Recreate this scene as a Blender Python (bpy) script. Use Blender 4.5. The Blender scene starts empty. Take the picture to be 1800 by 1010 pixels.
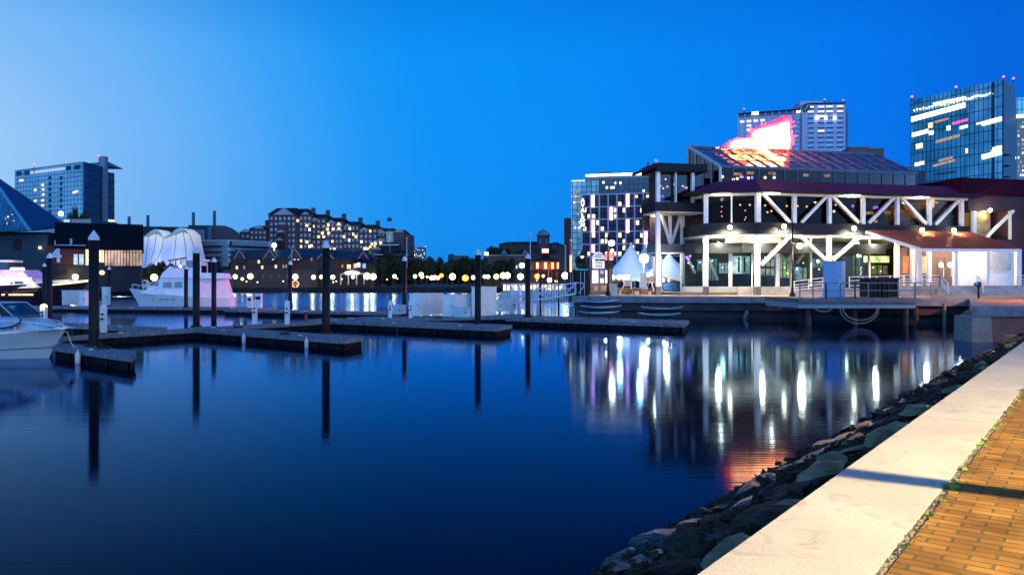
import bpy, math, random
from mathutils import Vector, Matrix, noise
random.seed(7)
S = bpy.context.scene
COL = S.collection
F, CZ, HY = 1400.0, 3.7, 495.0          # focal length in photo pixels, eye height above water, horizon row
# ---------------------------------------------------------------- camera
cam = bpy.data.cameras.new('camera'); co = bpy.data.objects.new('camera', cam); COL.objects.link(co)
co.location = (0, 0, CZ); co.rotation_euler = (math.radians(90), 0, 0)
cam.sensor_width = 36; cam.lens = 36*F/1800; cam.shift_y = -(505-HY)/1800
cam.clip_start = 0.1; cam.clip_end = 3000
S.camera = co
# ---------------------------------------------------------------- world: dusk sky, brighter to the left where the sun has set
W = bpy.data.worlds.new('World'); S.world = W; W.use_nodes = True
nt = W.node_tree; nt.nodes.clear()
def N(t, **k):
    n = nt.nodes.new(t)
    for a, b in k.items(): setattr(n, a, b)
    return n
L_ = nt.links.new
tc = N('ShaderNodeTexCoord'); sep = N('ShaderNodeSeparateXYZ'); L_(tc.outputs['Generated'], sep.inputs[0])
def math_(op, a, b=None):
    m = N('ShaderNodeMath', operation=op)
    for i, v in enumerate((a, b)):
        if v is None: continue
        if isinstance(v, (int, float)): m.inputs[i].default_value = v
        else: L_(v, m.inputs[i])
    return m.outputs[0]
# azimuth coordinate: x along the horizon, distance from the afterglow direction
dot = N('ShaderNodeVectorMath', operation='DOT_PRODUCT'); L_(tc.outputs['Generated'], dot.inputs[0])
az = math.radians(-40)
dot.inputs[1].default_value = (math.sin(az)*.9986, math.cos(az)*.9986, .052)
ramp = N('ShaderNodeValToRGB'); L_(math_('MULTIPLY_ADD', dot.outputs['Value'], .5), ramp.inputs[0])
ramp.inputs[0].links[0].from_node.inputs[2].default_value = .5
cr = ramp.color_ramp
def lin(c): return tuple(((v/255)/12.92 if v/255 <= .04045 else ((v/255+.055)/1.055)**2.4) for v in c)+(1,)
stops = [(0.0, (168, 206, 236)), (.32, (118, 180, 228)), (.55, (10, 112, 212)), (.66, (0, 102, 222)), (.72, (0, 117, 236)), (.877, (0, 142, 246)), (.91, (4, 145, 247)),
         (.932, (24, 151, 247)), (.952, (56, 161, 247)), (.968, (88, 172, 247)), (.985, (122, 185, 247)), (1.0, (168, 210, 246))]
cr.elements[0].position, cr.elements[0].color = 0, (.20, .52, 1.15, 1)
cr.elements[1].position, cr.elements[1].color = 1, lin(stops[-1][1])
for p, c in stops[1:-1]:
    e = cr.elements.new(p); e.color = lin(c) if p != .32 else (.16, .46, 1.1, 1)
# near the horizon the blue gets a touch duller, at the zenith deeper
zr = N('ShaderNodeValToRGB'); L_(sep.outputs[2], zr.inputs[0])
zr.color_ramp.elements[0].position = 0; zr.color_ramp.elements[0].color = (.80, .88, .86, 1)
zr.color_ramp.elements[1].position = 1; zr.color_ramp.elements[1].color = (.5, .6, .72, 1)
for p, c in ((.07, (.9, .94, .95)), (.16, (1, 1, 1)), (.27, (1, 1, 1)), (.36, (.62, .74, .82)), (.55, (.58, .7, .8))):
    e = zr.color_ramp.elements.new(p); e.color = c+(1,)
mul = N('ShaderNodeMixRGB', blend_type='MULTIPLY'); mul.inputs[0].default_value = 1
L_(ramp.outputs[0], mul.inputs[1]); L_(zr.outputs[0], mul.inputs[2])
sky = N('ShaderNodeTexSky'); sky.sky_type = 'NISHITA'; sky.sun_disc = False
sky.sun_elevation = math.radians(-3); sky.sun_rotation = math.radians(-40)
bg1 = N('ShaderNodeBackground'); bg1.inputs[1].default_value = 1.0; L_(mul.outputs[0], bg1.inputs[0])
bg2 = N('ShaderNodeBackground'); bg2.inputs[1].default_value = 0.02; L_(sky.outputs[0], bg2.inputs[0])
# added fill: broad blue glow low behind the camera, lights faces turned to it
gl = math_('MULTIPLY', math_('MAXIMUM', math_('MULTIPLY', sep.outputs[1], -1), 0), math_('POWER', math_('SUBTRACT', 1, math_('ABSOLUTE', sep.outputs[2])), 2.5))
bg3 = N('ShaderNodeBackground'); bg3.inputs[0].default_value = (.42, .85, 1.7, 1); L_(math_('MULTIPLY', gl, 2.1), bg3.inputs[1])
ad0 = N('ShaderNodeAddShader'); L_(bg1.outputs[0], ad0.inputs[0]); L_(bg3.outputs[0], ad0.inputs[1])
ad = N('ShaderNodeAddShader'); L_(ad0.outputs[0], ad.inputs[0]); L_(bg2.outputs[0], ad.inputs[1])
wo = N('ShaderNodeOutputWorld'); L_(ad.outputs[0], wo.inputs[0])
S.view_settings.view_transform = 'Standard'; S.view_settings.look = 'None'
S.view_settings.exposure = 0; S.view_settings.gamma = 1
S.render.engine = 'CYCLES'
S.cycles.use_denoising = True; S.cycles.max_bounces = 6; S.cycles.transparent_max_bounces = 12
S.cycles.sample_clamp_indirect = 8; S.cycles.caustics_reflective = False; S.cycles.caustics_refractive = False
# ---------------------------------------------------------------- helpers
def X(px, Y): return (px-900)/F*Y
def Z(py, Y): return CZ-(py-HY)/F*Y
def V(px, py, Y): return Vector((X(px, Y), Y, Z(py, Y)))
def G(px, py, z=0.0):
    Y = (CZ-z)*F/(py-HY); return Vector((X(px, Y), Y, z))
_m = {}
def bsdf(name):
    m = bpy.data.materials.new(name); m.use_nodes = True
    return m, m.node_tree.nodes, m.node_tree.links, m.node_tree.nodes['Principled BSDF']
def pm(name, col, rough=.7, var=.25, scale=1.5, bump=.15, metal=0., coord='Object', streak=False, spec=.5):
    """painted / stone / wood surface with uneven tone and fine relief"""
    if name in _m: return _m[name]
    m, n, l, b = bsdf(name)
    tc = n.new('ShaderNodeTexCoord'); mp = n.new('ShaderNodeMapping'); l.new(tc.outputs[coord], mp.inputs[0])
    if streak: mp.inputs['Scale'].default_value = (1, 1, .15)
    no = n.new('ShaderNodeTexNoise'); no.inputs['Scale'].default_value = scale; no.inputs['Detail'].default_value = 6
    l.new(mp.outputs[0], no.inputs['Vector'])
    r = n.new('ShaderNodeMapRange'); r.inputs[1].default_value = .3; r.inputs[2].default_value = .7
    r.inputs[3].default_value = 1-var; r.inputs[4].default_value = 1+var*.6; l.new(no.outputs[0], r.inputs[0])
    mx = n.new('ShaderNodeVectorMath'); mx.operation = 'SCALE'; mx.inputs[0].default_value = col[:3]; l.new(r.outputs[0], mx.inputs['Scale'])
    l.new(mx.outputs[0], b.inputs['Base Color'])
    b.inputs['Roughness'].default_value = rough; b.inputs['Metallic'].default_value = metal
    b.inputs['Specular IOR Level'].default_value = spec
    if bump:
        n2 = n.new('ShaderNodeTexNoise'); n2.inputs['Scale'].default_value = scale*12; l.new(tc.outputs[coord], n2.inputs['Vector'])
        bp = n.new('ShaderNodeBump'); bp.inputs['Strength'].default_value = bump; bp.inputs['Distance'].default_value = .02
        l.new(n2.outputs[0], bp.inputs['Height']); l.new(bp.outputs[0], b.inputs['Normal'])
    _m[name] = m; return m
def em(name, col, st, var=0., scale=2.):
    if name in _m: return _m[name]
    m, n, l, b = bsdf(name)
    b.inputs['Base Color'].default_value = (.05, .05, .05, 1)
    b.inputs['Emission Color'].default_value = col[:3]+(1,); b.inputs['Emission Strength'].default_value = st
    if var:
        oi = n.new('ShaderNodeObjectInfo'); tc = n.new('ShaderNodeTexCoord')
        ad = n.new('ShaderNodeVectorMath'); ad.operation = 'ADD'; l.new(tc.outputs['Object'], ad.inputs[0]); l.new(oi.outputs['Location'], ad.inputs[1])
        no = n.new('ShaderNodeTexNoise'); no.inputs['Scale'].default_value = scale; l.new(ad.outputs[0], no.inputs['Vector'])
        r = n.new('ShaderNodeMapRange'); r.inputs[1].default_value = .3; r.inputs[2].default_value = .7
        r.inputs[3].default_value = st*(1-var); r.inputs[4].default_value = st*(1+var); l.new(no.outputs[0], r.inputs[0])
        l.new(r.outputs[0], b.inputs['Emission Strength'])
    _m[name] = m; return m
def glassy(name, col=(.02, .03, .04), fac=.25, rough=.03, tint=(.75, .8, .8)):
    """see-through pane: transparent with a sharp reflection"""
    if name in _m: return _m[name]
    m = bpy.data.materials.new(name); m.use_nodes = True; n = m.node_tree.nodes; l = m.node_tree.links; n.clear()
    t = n.new('ShaderNodeBsdfTransparent'); t.inputs[0].default_value = tint+(1,)
    g = n.new('ShaderNodeBsdfGlossy'); g.inputs[0].default_value = (.9, .95, 1, 1); g.inputs[1].default_value = rough
    fr = n.new('ShaderNodeFresnel'); fr.inputs[0].default_value = 1.5
    a = n.new('ShaderNodeMath'); a.operation = 'ADD'; a.inputs[1].default_value = fac*.3; a.use_clamp = True; l.new(fr.outputs[0], a.inputs[0])
    x = n.new('ShaderNodeMixShader'); l.new(a.outputs[0], x.inputs[0]); l.new(t.outputs[0], x.inputs[1]); l.new(g.outputs[0], x.inputs[2])
    o = n.new('ShaderNodeOutputMaterial'); l.new(x.outputs[0], o.inputs[0]); _m[name] = m; return m
def tiled(name, c1, c2, mortar, bw, bh, ms, rough=.6, metal=0., off=.5, bump=.4, var=.3, coord='UV', spec=.5, nscale=.6, rot=0):
    """brickwork / curtain-wall grid laid out in metres"""
    if name in _m: return _m[name]
    m, n, l, b = bsdf(name)
    tc = n.new('ShaderNodeTexCoord'); br = n.new('ShaderNodeTexBrick'); br.offset = off
    mp = n.new('ShaderNodeMapping'); l.new(tc.outputs[coord], mp.inputs[0]); mp.inputs['Rotation'].default_value = (0, 0, rot)
    l.new(mp.outputs[0], br.inputs['Vector'])
    br.inputs['Color1'].default_value = c1+(1,); br.inputs['Color2'].default_value = c2+(1,); br.inputs['Mortar'].default_value = mortar+(1,)
    br.inputs['Scale'].default_value = 1; br.inputs['Brick Width'].default_value = bw; br.inputs['Row Height'].default_value = bh
    br.inputs['Mortar Size'].default_value = ms; br.inputs['Mortar Smooth'].default_value = .2; br.inputs['Bias'].default_value = 0
    no = n.new('ShaderNodeTexNoise'); no.inputs['Scale'].default_value = nscale; no.inputs['Detail'].default_value = 5; l.new(tc.outputs[coord], no.inputs['Vector'])
    r = n.new('ShaderNodeMapRange'); r.inputs[1].default_value = .3; r.inputs[2].default_value = .7; r.inputs[3].default_value = 1-var; r.inputs[4].default_value = 1+var*.7
    l.new(no.outputs[0], r.inputs[0])
    mx = n.new('ShaderNodeVectorMath'); mx.operation = 'SCALE'; l.new(br.outputs[0], mx.inputs[0]); l.new(r.outputs[0], mx.inputs['Scale'])
    l.new(mx.outputs[0], b.inputs['Base Color'])
    b.inputs['Roughness'].default_value = rough; b.inputs['Metallic'].default_value = metal; b.inputs['Specular IOR Level'].default_value = spec
    if bump:
        iv = n.new('ShaderNodeMath'); iv.operation = 'SUBTRACT'; iv.inputs[0].default_value = 1; l.new(br.outputs['Fac'], iv.inputs[1])
        n2 = n.new('ShaderNodeTexNoise'); n2.inputs['Scale'].default_value = nscale*60; l.new(tc.outputs[coord], n2.inputs['Vector'])
        ma = n.new('ShaderNodeMath'); ma.operation = 'MULTIPLY_ADD'; ma.inputs[1].default_value = .4; l.new(n2.outputs[0], ma.inputs[0]); l.new(iv.outputs[0], ma.inputs[2])
        bp = n.new('ShaderNodeBump'); bp.inputs['Strength'].default_value = bump; bp.inputs['Distance'].default_value = .01
        l.new(ma.outputs[0], bp.inputs['Height']); l.new(bp.outputs[0], b.inputs['Normal'])
    _m[name] = m; return m
WL = {}     # world location of every root, by object
def wloc(o): return WL.get(o.name, Vector((0, 0, 0)))
def link(o, parent=None, world=None):
    COL.objects.link(o); w = Vector(world) if world is not None else (wloc(parent) if parent else Vector((0, 0, 0)))
    WL[o.name] = w
    if parent: o.parent = parent; o.location = w-wloc(parent)
    else: o.location = w
    return o
def tag(o, label=None, cat=None, group=None, kind=None, category=None):
    cat = cat or category
    for k, v in (('label', label), ('category', cat), ('group', group), ('kind', kind)):
        if v: o[k] = v
    return o
def thing(name, label, cat, loc, group=None):
    o = bpy.data.objects.new(name, None); o.empty_display_size = .3; link(o, None, loc); return tag(o, label, cat, group)
class MB:
    def __init__(s, M=None): s.v = []; s.f = []; s.uv = []; s.mi = []; s.M = M; s.m = 0
    def add(s, vs, fs, uvs=None):
        o = len(s.v)
        s.v += [(s.M @ Vector(p)) if s.M else Vector(p) for p in vs]
        for i, f in enumerate(fs):
            s.f.append([o+k for k in f]); s.uv.append(uvs[i] if uvs else None); s.mi.append(s.m)
        return s
    def quad(s, a, b, c, d, uv=None): return s.add([a, b, c, d], [(0, 1, 2, 3)], [uv] if uv else None)
    def hexa(s, b, t, fuv=None):     # bottom ring 4, top ring 4 (counter-clockwise from above)
        fs = [(3, 2, 1, 0), (4, 5, 6, 7), (0, 1, 5, 4), (1, 2, 6, 5), (2, 3, 7, 6), (3, 0, 4, 7)]
        vs = [Vector(p) for p in list(b)+list(t)]; uvs = []
        for f in fs:
            p = [vs[i] for i in f]
            if f == fs[0] or f == fs[1]: uvs.append([(q.x, q.y) for q in p])
            else:
                e = (p[1]-p[0]); e.z = 0; ln = e.length or 1; e /= ln
                o = e.dot(p[0])
                uvs.append([((e.dot(q)), q.z) for q in p])
        return s.add(vs, fs, uvs)
    def box(s, x0, x1, y0, y1, z0, z1):
        return s.hexa([(x0, y0, z0), (x1, y0, z0), (x1, y1, z0), (x0, y1, z0)], [(x0, y0, z1), (x1, y0, z1), (x1, y1, z1), (x0, y1, z1)])
    def fbox(s, fp, s0, s1, o0, o1, z0, z1):    # o0 = outer (towards camera) offset, o1 = inner; o0 > o1
        P = fp.P; b = [P(s0, o0, z0), P(s1, o0, z0), P(s1, o1, z0), P(s0, o1, z0)]; t = [P(s0, o0, z1), P(s1, o0, z1), P(s1, o1, z1), P(s0, o1, z1)]
        return s.hexa(b, t)
    def prism(s, poly, z0, z1):      # poly counter-clockwise from above
        n = len(poly); vs = [(p[0], p[1], z0) for p in poly]+[(p[0], p[1], z1) for p in poly]
        fs = [tuple(range(n-1, -1, -1)), tuple(range(n, 2*n))]; uvs = [[(poly[i][0], poly[i][1]) for i in range(n-1, -1, -1)], [(p[0], p[1]) for p in poly]]
        d = 0
        for i in range(n):
            j = (i+1) % n; ln = math.hypot(poly[j][0]-poly[i][0], poly[j][1]-poly[i][1])
            fs.append((i, j, n+j, n+i)); uvs.append([(d, z0), (d+ln, z0), (d+ln, z1), (d, z1)]); d += ln
        return s.add(vs, fs, uvs)
    def tube(s, a, b, r0, r1=None, n=10, cap=True):
        r1 = r0 if r1 is None else r1; a = Vector(a); b = Vector(b); d = (b-a).normalized()
        e = d.orthogonal().normalized(); g = d.cross(e); vs = []; fs = []
        for c, r in ((a, r0), (b, r1)):
            for k in range(n):
                t = 2*math.pi*k/n; vs.append(c+e*math.cos(t)*r+g*math.sin(t)*r)
        for k in range(n): fs.append((k, (k+1) % n, n+(k+1) % n, n+k))
        if cap: fs += [tuple(range(n-1, -1, -1)), tuple(range(n, 2*n))]
        return s.add(vs, fs)
    def beam(s, a, b, w, h=None):    # square bar
        h = h or w; a = Vector(a); b = Vector(b); d = (b-a).normalized()
        e = d.cross(Vector((0, 0, 1)));
        if e.length < 1e-3: e = Vector((1, 0, 0))
        e.normalize(); g = e.cross(d).normalized(); vs = []
        for c in (a, b):
            for i, j in ((-1, -1), (1, -1), (1, 1), (-1, 1)): vs.append(c+e*i*w/2+g*j*h/2)
        return s.add(vs, [(3, 2, 1, 0), (4, 5, 6, 7), (0, 1, 5, 4), (1, 2, 6, 5), (2, 3, 7, 6), (3, 0, 4, 7)])
    def lathe(s, c, prof, n=16):     # prof = [(r, z)]
        c = Vector(c); vs = []; fs = []
        for r, z in prof:
            for k in range(n):
                t = 2*math.pi*k/n; vs.append(c+Vector((math.cos(t)*r, math.sin(t)*r, z)))
        for i in range(len(prof)-1):
            for k in range(n): fs.append((i*n+k, i*n+(k+1) % n, (i+1)*n+(k+1) % n, (i+1)*n+k))
        fs.append(tuple(range(n-1, -1, -1))); fs.append(tuple(range((len(prof)-1)*n, len(prof)*n)))
        return s.add(vs, fs)
    def ball(s, c, r, n=10): return s.lathe(c, [(r*math.sin(math.pi*i/(n//2+1))*1.0+1e-4, -r*math.cos(math.pi*i/(n//2+1))) for i in range(n//2+2)], n)
    def build(s, name, mat, parent=None, world=None, smooth=False, **tg):
        me = bpy.data.meshes.new(name); o = bpy.data.objects.new(name, me); link(o, parent, world); w = wloc(o)
        me.from_pydata([tuple(p-w) for p in s.v], [], s.f)
        for m in (mat if isinstance(mat, (list, tuple)) else [mat]): me.materials.append(m)
        if any(s.uv):
            ul = me.uv_layers.new(name='uv')
            for p, u in zip(me.polygons, s.uv):
                if u:
                    for li, c in zip(p.loop_indices, u): ul.data[li].uv = c
        if any(s.mi): me.polygons.foreach_set('material_index', s.mi)
        if smooth: me.polygons.foreach_set('use_smooth', [True]*len(me.polygons))
        me.update()
        return tag(o, **tg)
class FP:
    """a vertical facade plane through two points seen at photo columns pa, pb at depths Ya, Yb"""
    def __init__(s, pa, Ya, pb, Yb, A=None, u=None):
        s.A = A or Vector((X(pa, Ya), Ya, 0))
        if u is None: B = Vector((X(pb, Yb), Yb, 0)); u = (B-s.A).normalized()
        s.u = u; s.n = Vector((u.y, -u.x, 0)); s.rz = math.atan2(u.y, u.x)
    def off(s, d): return FP(0, 0, 0, 0, s.A-s.n*d, s.u)
    def s(s_, px):
        k = (px-900)/F; return (k*s_.A.y-s_.A.x)/(s_.u.x-k*s_.u.y)
    def Y(s, px): return s.A.y+s.s(px)*s.u.y
    def z(s, px, py): return Z(py, s.Y(px))
    def P(s, a, o, z): p = s.A+s.u*a+s.n*o; return Vector((p.x, p.y, z))
    def pt(s, px, py, o=0): return s.P(s.s(px), o, s.z(px, py))
    def R(s, px0, py0, px1, py1):
        m = (px0+px1)/2; return s.s(px0), s.s(px1), s.z(m, py1), s.z(m, py0)
_bm = {}
def cached_box(w, h, d, mat, name):
    k = (round(w, 2), round(h, 2), d, mat.name, name)
    if k not in _bm:
        me = bpy.data.meshes.new(name); x, z = w/2, h/2
        me.from_pydata([(-x, -d, -z), (x, -d, -z), (x, 0.04, -z), (-x, .04, -z), (-x, -d, z), (x, -d, z), (x, .04, z), (-x, .04, z)], [],
                       [(3, 2, 1, 0), (4, 5, 6, 7), (0, 1, 5, 4), (1, 2, 6, 5), (2, 3, 7, 6), (3, 0, 4, 7)])
        me.materials.append(mat); _bm[k] = me
    return _bm[k]
def windows(root, lst, name='window', cap=96, d=.05):
    """lst: (fp, s0, s1, z0, z1, mat). first `cap` as parts of their own, the rest as one part"""
    for fp, a, b, z0, z1, m in lst[:cap]:
        o = bpy.data.objects.new(name, cached_box(b-a, z1-z0, d, m, name)); link(o, root, fp.P((a+b)/2, 0, (z0+z1)/2)); o.rotation_euler.z = fp.rz
    rest = lst[cap:]
    if rest:
        ms = []; mb = MB()
        for fp, a, b, z0, z1, m in rest:
            if m not in ms: ms.append(m)
            mb.m = ms.index(m); mb.fbox(fp, a, b, d, -.04, z0, z1)
        mb.build(name, ms, root, kind='stuff')
def grid(fp, s0, s1, z0, z1, nc, nr, fw, fh, pick):
    out = []; cw = (s1-s0)/nc; ch = (z1-z0)/nr
    for r in range(nr):
        for c in range(nc):
            m = pick(c, r)
            if m is None: continue
            a = s0+c*cw+cw*(1-fw)/2; z = z0+r*ch+ch*(1-fh)/2
            out.append((fp, a, a+cw*fw, z, z+ch*fh, m))
    return out
def light(name, loc, energy, col=(1, .85, .6), r=.2, parent=None, spot=None, aim=None):
    d = bpy.data.lights.new(name, 'SPOT' if spot else 'POINT'); d.energy = energy; d.color = col; d.shadow_soft_size = r
    o = bpy.data.objects.new(name, d); link(o, parent, loc)
    if spot:
        d.spot_size = math.radians(spot); d.spot_blend = .6
        o.rotation_euler = (Vector(aim)-Vector(loc)).to_track_quat('-Z', 'Y').to_euler()
    return o
def text(s, size, mat, parent, M, name='lettering', ext=.02, sp=1., vertical=False, align='CENTER'):
    cu = bpy.data.curves.new('t', 'FONT'); cu.body = s; cu.size = size; cu.extrude = ext; cu.align_x = align; cu.align_y = 'CENTER'; cu.space_character = sp
    cu.space_line = .85 if vertical else 1; cu.offset = size*.015
    t = bpy.data.objects.new('t', cu); COL.objects.link(t); bpy.context.view_layer.update()
    me = bpy.data.meshes.new_from_object(t.evaluated_get(bpy.context.evaluated_depsgraph_get())); bpy.data.objects.remove(t)
    me.name = name; me.materials.clear(); me.materials.append(mat)
    o = bpy.data.objects.new(name, me); w = wloc(parent); me.transform(Matrix.Translation(-w) @ M); link(o, parent); return o
def faceM(p, u):     # text standing upright at p, reading along u
    u = Vector(u).normalized(); z = Vector((0, 0, 1)); return Matrix.Translation(p) @ Matrix((u, z, u.cross(z))).transposed().to_4x4()
# ---------------------------------------------------------------- shared materials
M_white = pm('white_paint', (.72, .72, .70), .45, .12, 2, .05)
M_steel = pm('white_steel', (.78, .77, .72), .4, .1, 1.5, .03)
M_dark = pm('dark_metal', (.014, .016, .02), .6, .3, 2, .05, spec=.15)
M_black = pm('black_pile', (.008, .007, .009), .5, .4, 2.5, .3, streak=True, spec=.2)
M_wood = pm('dock_wood', (.17, .20, .23), .85, .4, 3, .5, spec=.2)
M_wood2 = pm('dock_fascia', (.012, .011, .013), .9, .5, 3, .4, spec=.1)
M_conc = pm('concrete', (.34, .34, .34), .8, .3, .8, .3)
M_brick = tiled('dark_brick', (.20, .08, .06), (.15, .06, .05), (.14, .12, .11), .24, .09, .012, .85, var=.3)
M_fbrick = pm('far_brick', (.13, .06, .055), .9, .35, .12, .0)
M_slate = pm('slate_roof', (.016, .022, .032), .9, .3, .5, .0, spec=.1)
M_trim = pm('stone_trim', (.42, .33, .30), .7, .15, .5, 0)
M_gl_dark = pm('dark_glass', (.012, .018, .028), .08, .3, .3, 0, metal=0, spec=1)
M_gl_sky = pm('sky_glass', (.30, .42, .46), .15, .3, .2, 0, metal=.8)
M_w_blue = pm('pale_window', (.42, .50, .58), .4, .5, .4, 0)
def foot(mb, pts, z0, z1): return mb.prism([(X(px, Y), Y) for px, Y in pts], z0, z1)
E_warm = em('lit_warm', (1, .72, .38), 1.6, .5); E_white = em('lit_white', (1, .95, .85), 2.2, .4)
E_yel = em('lit_yellow', (1, .8, .3), 1.5, .4); E_dim = em('lit_dim', (.9, .6, .35), .5, .5); E_cool = em('lit_cool', (.55, .8, 1), .9, .4)
E_lampW = em('lamp_white', (1, .93, .75), 9); E_lampY = em('lamp_yellow', (1, .72, .26), 6.5); E_lampO = em('lamp_orange', (1, .32, .02), 3.2)
E_lampB = em('lamp_cool', (.85, .95, 1), 14); E_red = em('aviation_light', (1, .15, .2), 2.2)
E_bulb = em('warm_bulb', (1, .62, .25), 9)
M_alu = pm('aluminium', (.45, .52, .58), .4, .15, 2, .05, metal=.4)
# ================================================================ SETTING
def water_mat():
    m = bpy.data.materials.new('harbour_water'); m.use_nodes = True; n = m.node_tree.nodes; l = m.node_tree.links; n.clear()
    tc = n.new('ShaderNodeTexCoord'); mp = n.new('ShaderNodeMapping'); l.new(tc.outputs['Object'], mp.inputs[0]); mp.inputs['Scale'].default_value = (.12, 5, 1)
    no = n.new('ShaderNodeTexNoise'); no.inputs['Scale'].default_value = 1.1; no.inputs['Detail'].default_value = 3; l.new(mp.outputs[0], no.inputs['Vector'])
    bp = n.new('ShaderNodeBump'); bp.inputs['Strength'].default_value = 1; bp.inputs['Distance'].default_value = .0022; l.new(no.outputs[0], bp.inputs['Height'])
    n2 = n.new('ShaderNodeTexNoise'); n2.inputs['Scale'].default_value = .05; l.new(tc.outputs['Object'], n2.inputs['Vector'])
    r = n.new('ShaderNodeMapRange'); r.inputs[3].default_value = .05; r.inputs[4].default_value = .078; l.new(n2.outputs[0], r.inputs[0])
    sx = n.new('ShaderNodeSeparateXYZ'); l.new(tc.outputs['Object'], sx.inputs[0]); ry = n.new('ShaderNodeMapRange'); ry.inputs[1].default_value = 72; ry.inputs[2].default_value = 130; ry.inputs[3].default_value = 0; ry.inputs[4].default_value = .13; l.new(sx.outputs[1], ry.inputs[0])
    ra = n.new('ShaderNodeMath'); ra.operation = 'ADD'; l.new(r.outputs[0], ra.inputs[0]); l.new(ry.outputs[0], ra.inputs[1])
    g = n.new('ShaderNodeBsdfGlossy'); g.inputs[0].default_value = (.42, .66, .98, 1); l.new(ra.outputs[0], g.inputs['Roughness']); l.new(bp.outputs[0], g.inputs['Normal'])
    d = n.new('ShaderNodeBsdfDiffuse'); d.inputs[0].default_value = (.0002, .002, .009, 1)
    fr0 = n.new('ShaderNodeFresnel'); fr0.inputs[0].default_value = 1.33; pw = n.new('ShaderNodeMath'); pw.operation = 'POWER'; pw.inputs[1].default_value = 1.85; l.new(fr0.outputs[0], pw.inputs[0])
    fr = n.new('ShaderNodeMath'); fr.operation = 'MULTIPLY'; fr.inputs[1].default_value = 1.8; fr.use_clamp = True; l.new(pw.outputs[0], fr.inputs[0])
    x = n.new('ShaderNodeMixShader'); l.new(fr.outputs[0], x.inputs[0]); l.new(d.outputs[0], x.inputs[1]); l.new(g.outputs[0], x.inputs[2])
    o = n.new('ShaderNodeOutputMaterial'); l.new(x.outputs[0], o.inputs[0]); return m
MB().quad((-700, -60, 0), (700, -60, 0), (700, 330, 0), (-700, 330, 0)).build('water', water_mat(), kind='structure')
M_ground = pm('far_ground', (.05, .055, .05), .9, .4, .1, .0)
MB().prism([(-900, 272), (20, 272), (20, 1500), (-900, 1500)], -2, 1.6).build('ground', M_ground, kind='structure')
M_quaywall = pm('quay_wall', (.05, .052, .058), .85, .5, .5, .3)
lawn = pm('lawn_green', (.10, .16, .03), .9, .3, 2, .2)
MB().prism([(-260, 150), (X(104, 207), 150+0), (X(104, 207), 206), (X(330, 207), 206), (X(392, 262), 271.99), (-260, 271.99)], -2, 1.602).build('pier_deck', M_quaywall, kind='structure')
MB().quad((X(198, 209), 207.5, 1.61), (X(236, 209), 207.5, 1.61), (X(236, 214), 214, 1.61), (X(205, 214), 214, 1.61)).build('lawn', lawn, kind='structure')
# restaurant quay (brick deck on a concrete edge)
M_deck = tiled('deck_brick', (.42, .20, .10), (.34, .16, .08), (.2, .16, .12), .3, .15, .01, .7, coord='Object')
q = [(6.2, 82.3), (28.6, 80.5), (35.5, 70.6), (40.2, 70), (28.3, 49), (36.5, 49), (60, 80), (400, 80), (400, 1400), (20, 1400), (12, 272), (11, 130)]
MB().prism(q, 1.55, 2.2).build('quay', pm('quay_edge', (.17, .19, .22), .75, .35, 1.2, .4), kind='structure')
def inset(p): return [(6.6, 82.9), (28.9, 81.1), (35.9, 71.2), (41.4, 70.9), (29.3, 49.55), (37.2, 49.55), (60, 80.4), (400, 80.4), (400, 1400), (20.5, 1400), (12.5, 272), (11.5, 130)]
MB().prism(inset(q), 2.2, 2.206).build('quay_paving', M_deck, kind='structure')
MB().prism([(6.5, 82.8), (28.8, 81), (35.8, 71.1), (40.9, 70.5), (60, 81), (400, 81), (400, 1400), (20.5, 1400), (12.5, 272), (11.5, 130)], .75, 1.55).build('quay_bulkhead', pm('bulkhead', (.055, .035, .045), .8, .4, .6, .3), kind='structure')
MB().prism([(6.9, 83.6), (28.9, 81.9), (36, 72), (41.3, 71.4), (60, 82), (400, 82), (400, 1400), (20.5, 1400), (12.5, 272), (11.5, 130)], -3, .75).build('quay_footing', M_quaywall, kind='structure')
# seawall of the return corner: granite cap and pilaster, brick face battered outwards
sw = thing('seawall', 'battered brick seawall with granite corner pilaster and granite cap', 'seawall', (28.3, 49, 0))
M_gran = pm('granite_grey', (.27, .25, .21), .7, .2, 3, .2)
def batter(mb, x0, x1, y0, z0, z1, d, back): mb.hexa([(x0, y0-d, z0), (x1, y0-d, z0), (x1, back, z0), (x0, back, z0)], [(x0, y0, z1), (x1, y0, z1), (x1, back, z1), (x0, back, z1)])
mb = MB(); batter(mb, 29.5, 37.5, 49.25, -2, 1.54, .45, 51.5); mb.build('wall', tiled('seawall_brick', (.26, .12, .09), (.2, .08, .06), (.2, .17, .15), .22, .075, .01, .85), sw)
mb = MB(); mb.hexa([(28.0, 48.55, -2), (29.498, 48.55, -2), (29.498, 51.5, -2), (28.5, 51.5, -2)], [(28.35, 49.06, 1.54), (29.498, 49.06, 1.54), (29.498, 51.5, 1.54), (28.6, 51.5, 1.54)]); mb.build('pilaster', M_gran, sw)
mb = MB(); mb.prism([(29.6, 51.5), (41.6, 70.5), (41.2, 71.3), (29, 51.6)], -2, 1.54); mb.build('wall', M_quaywall, sw)
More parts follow.
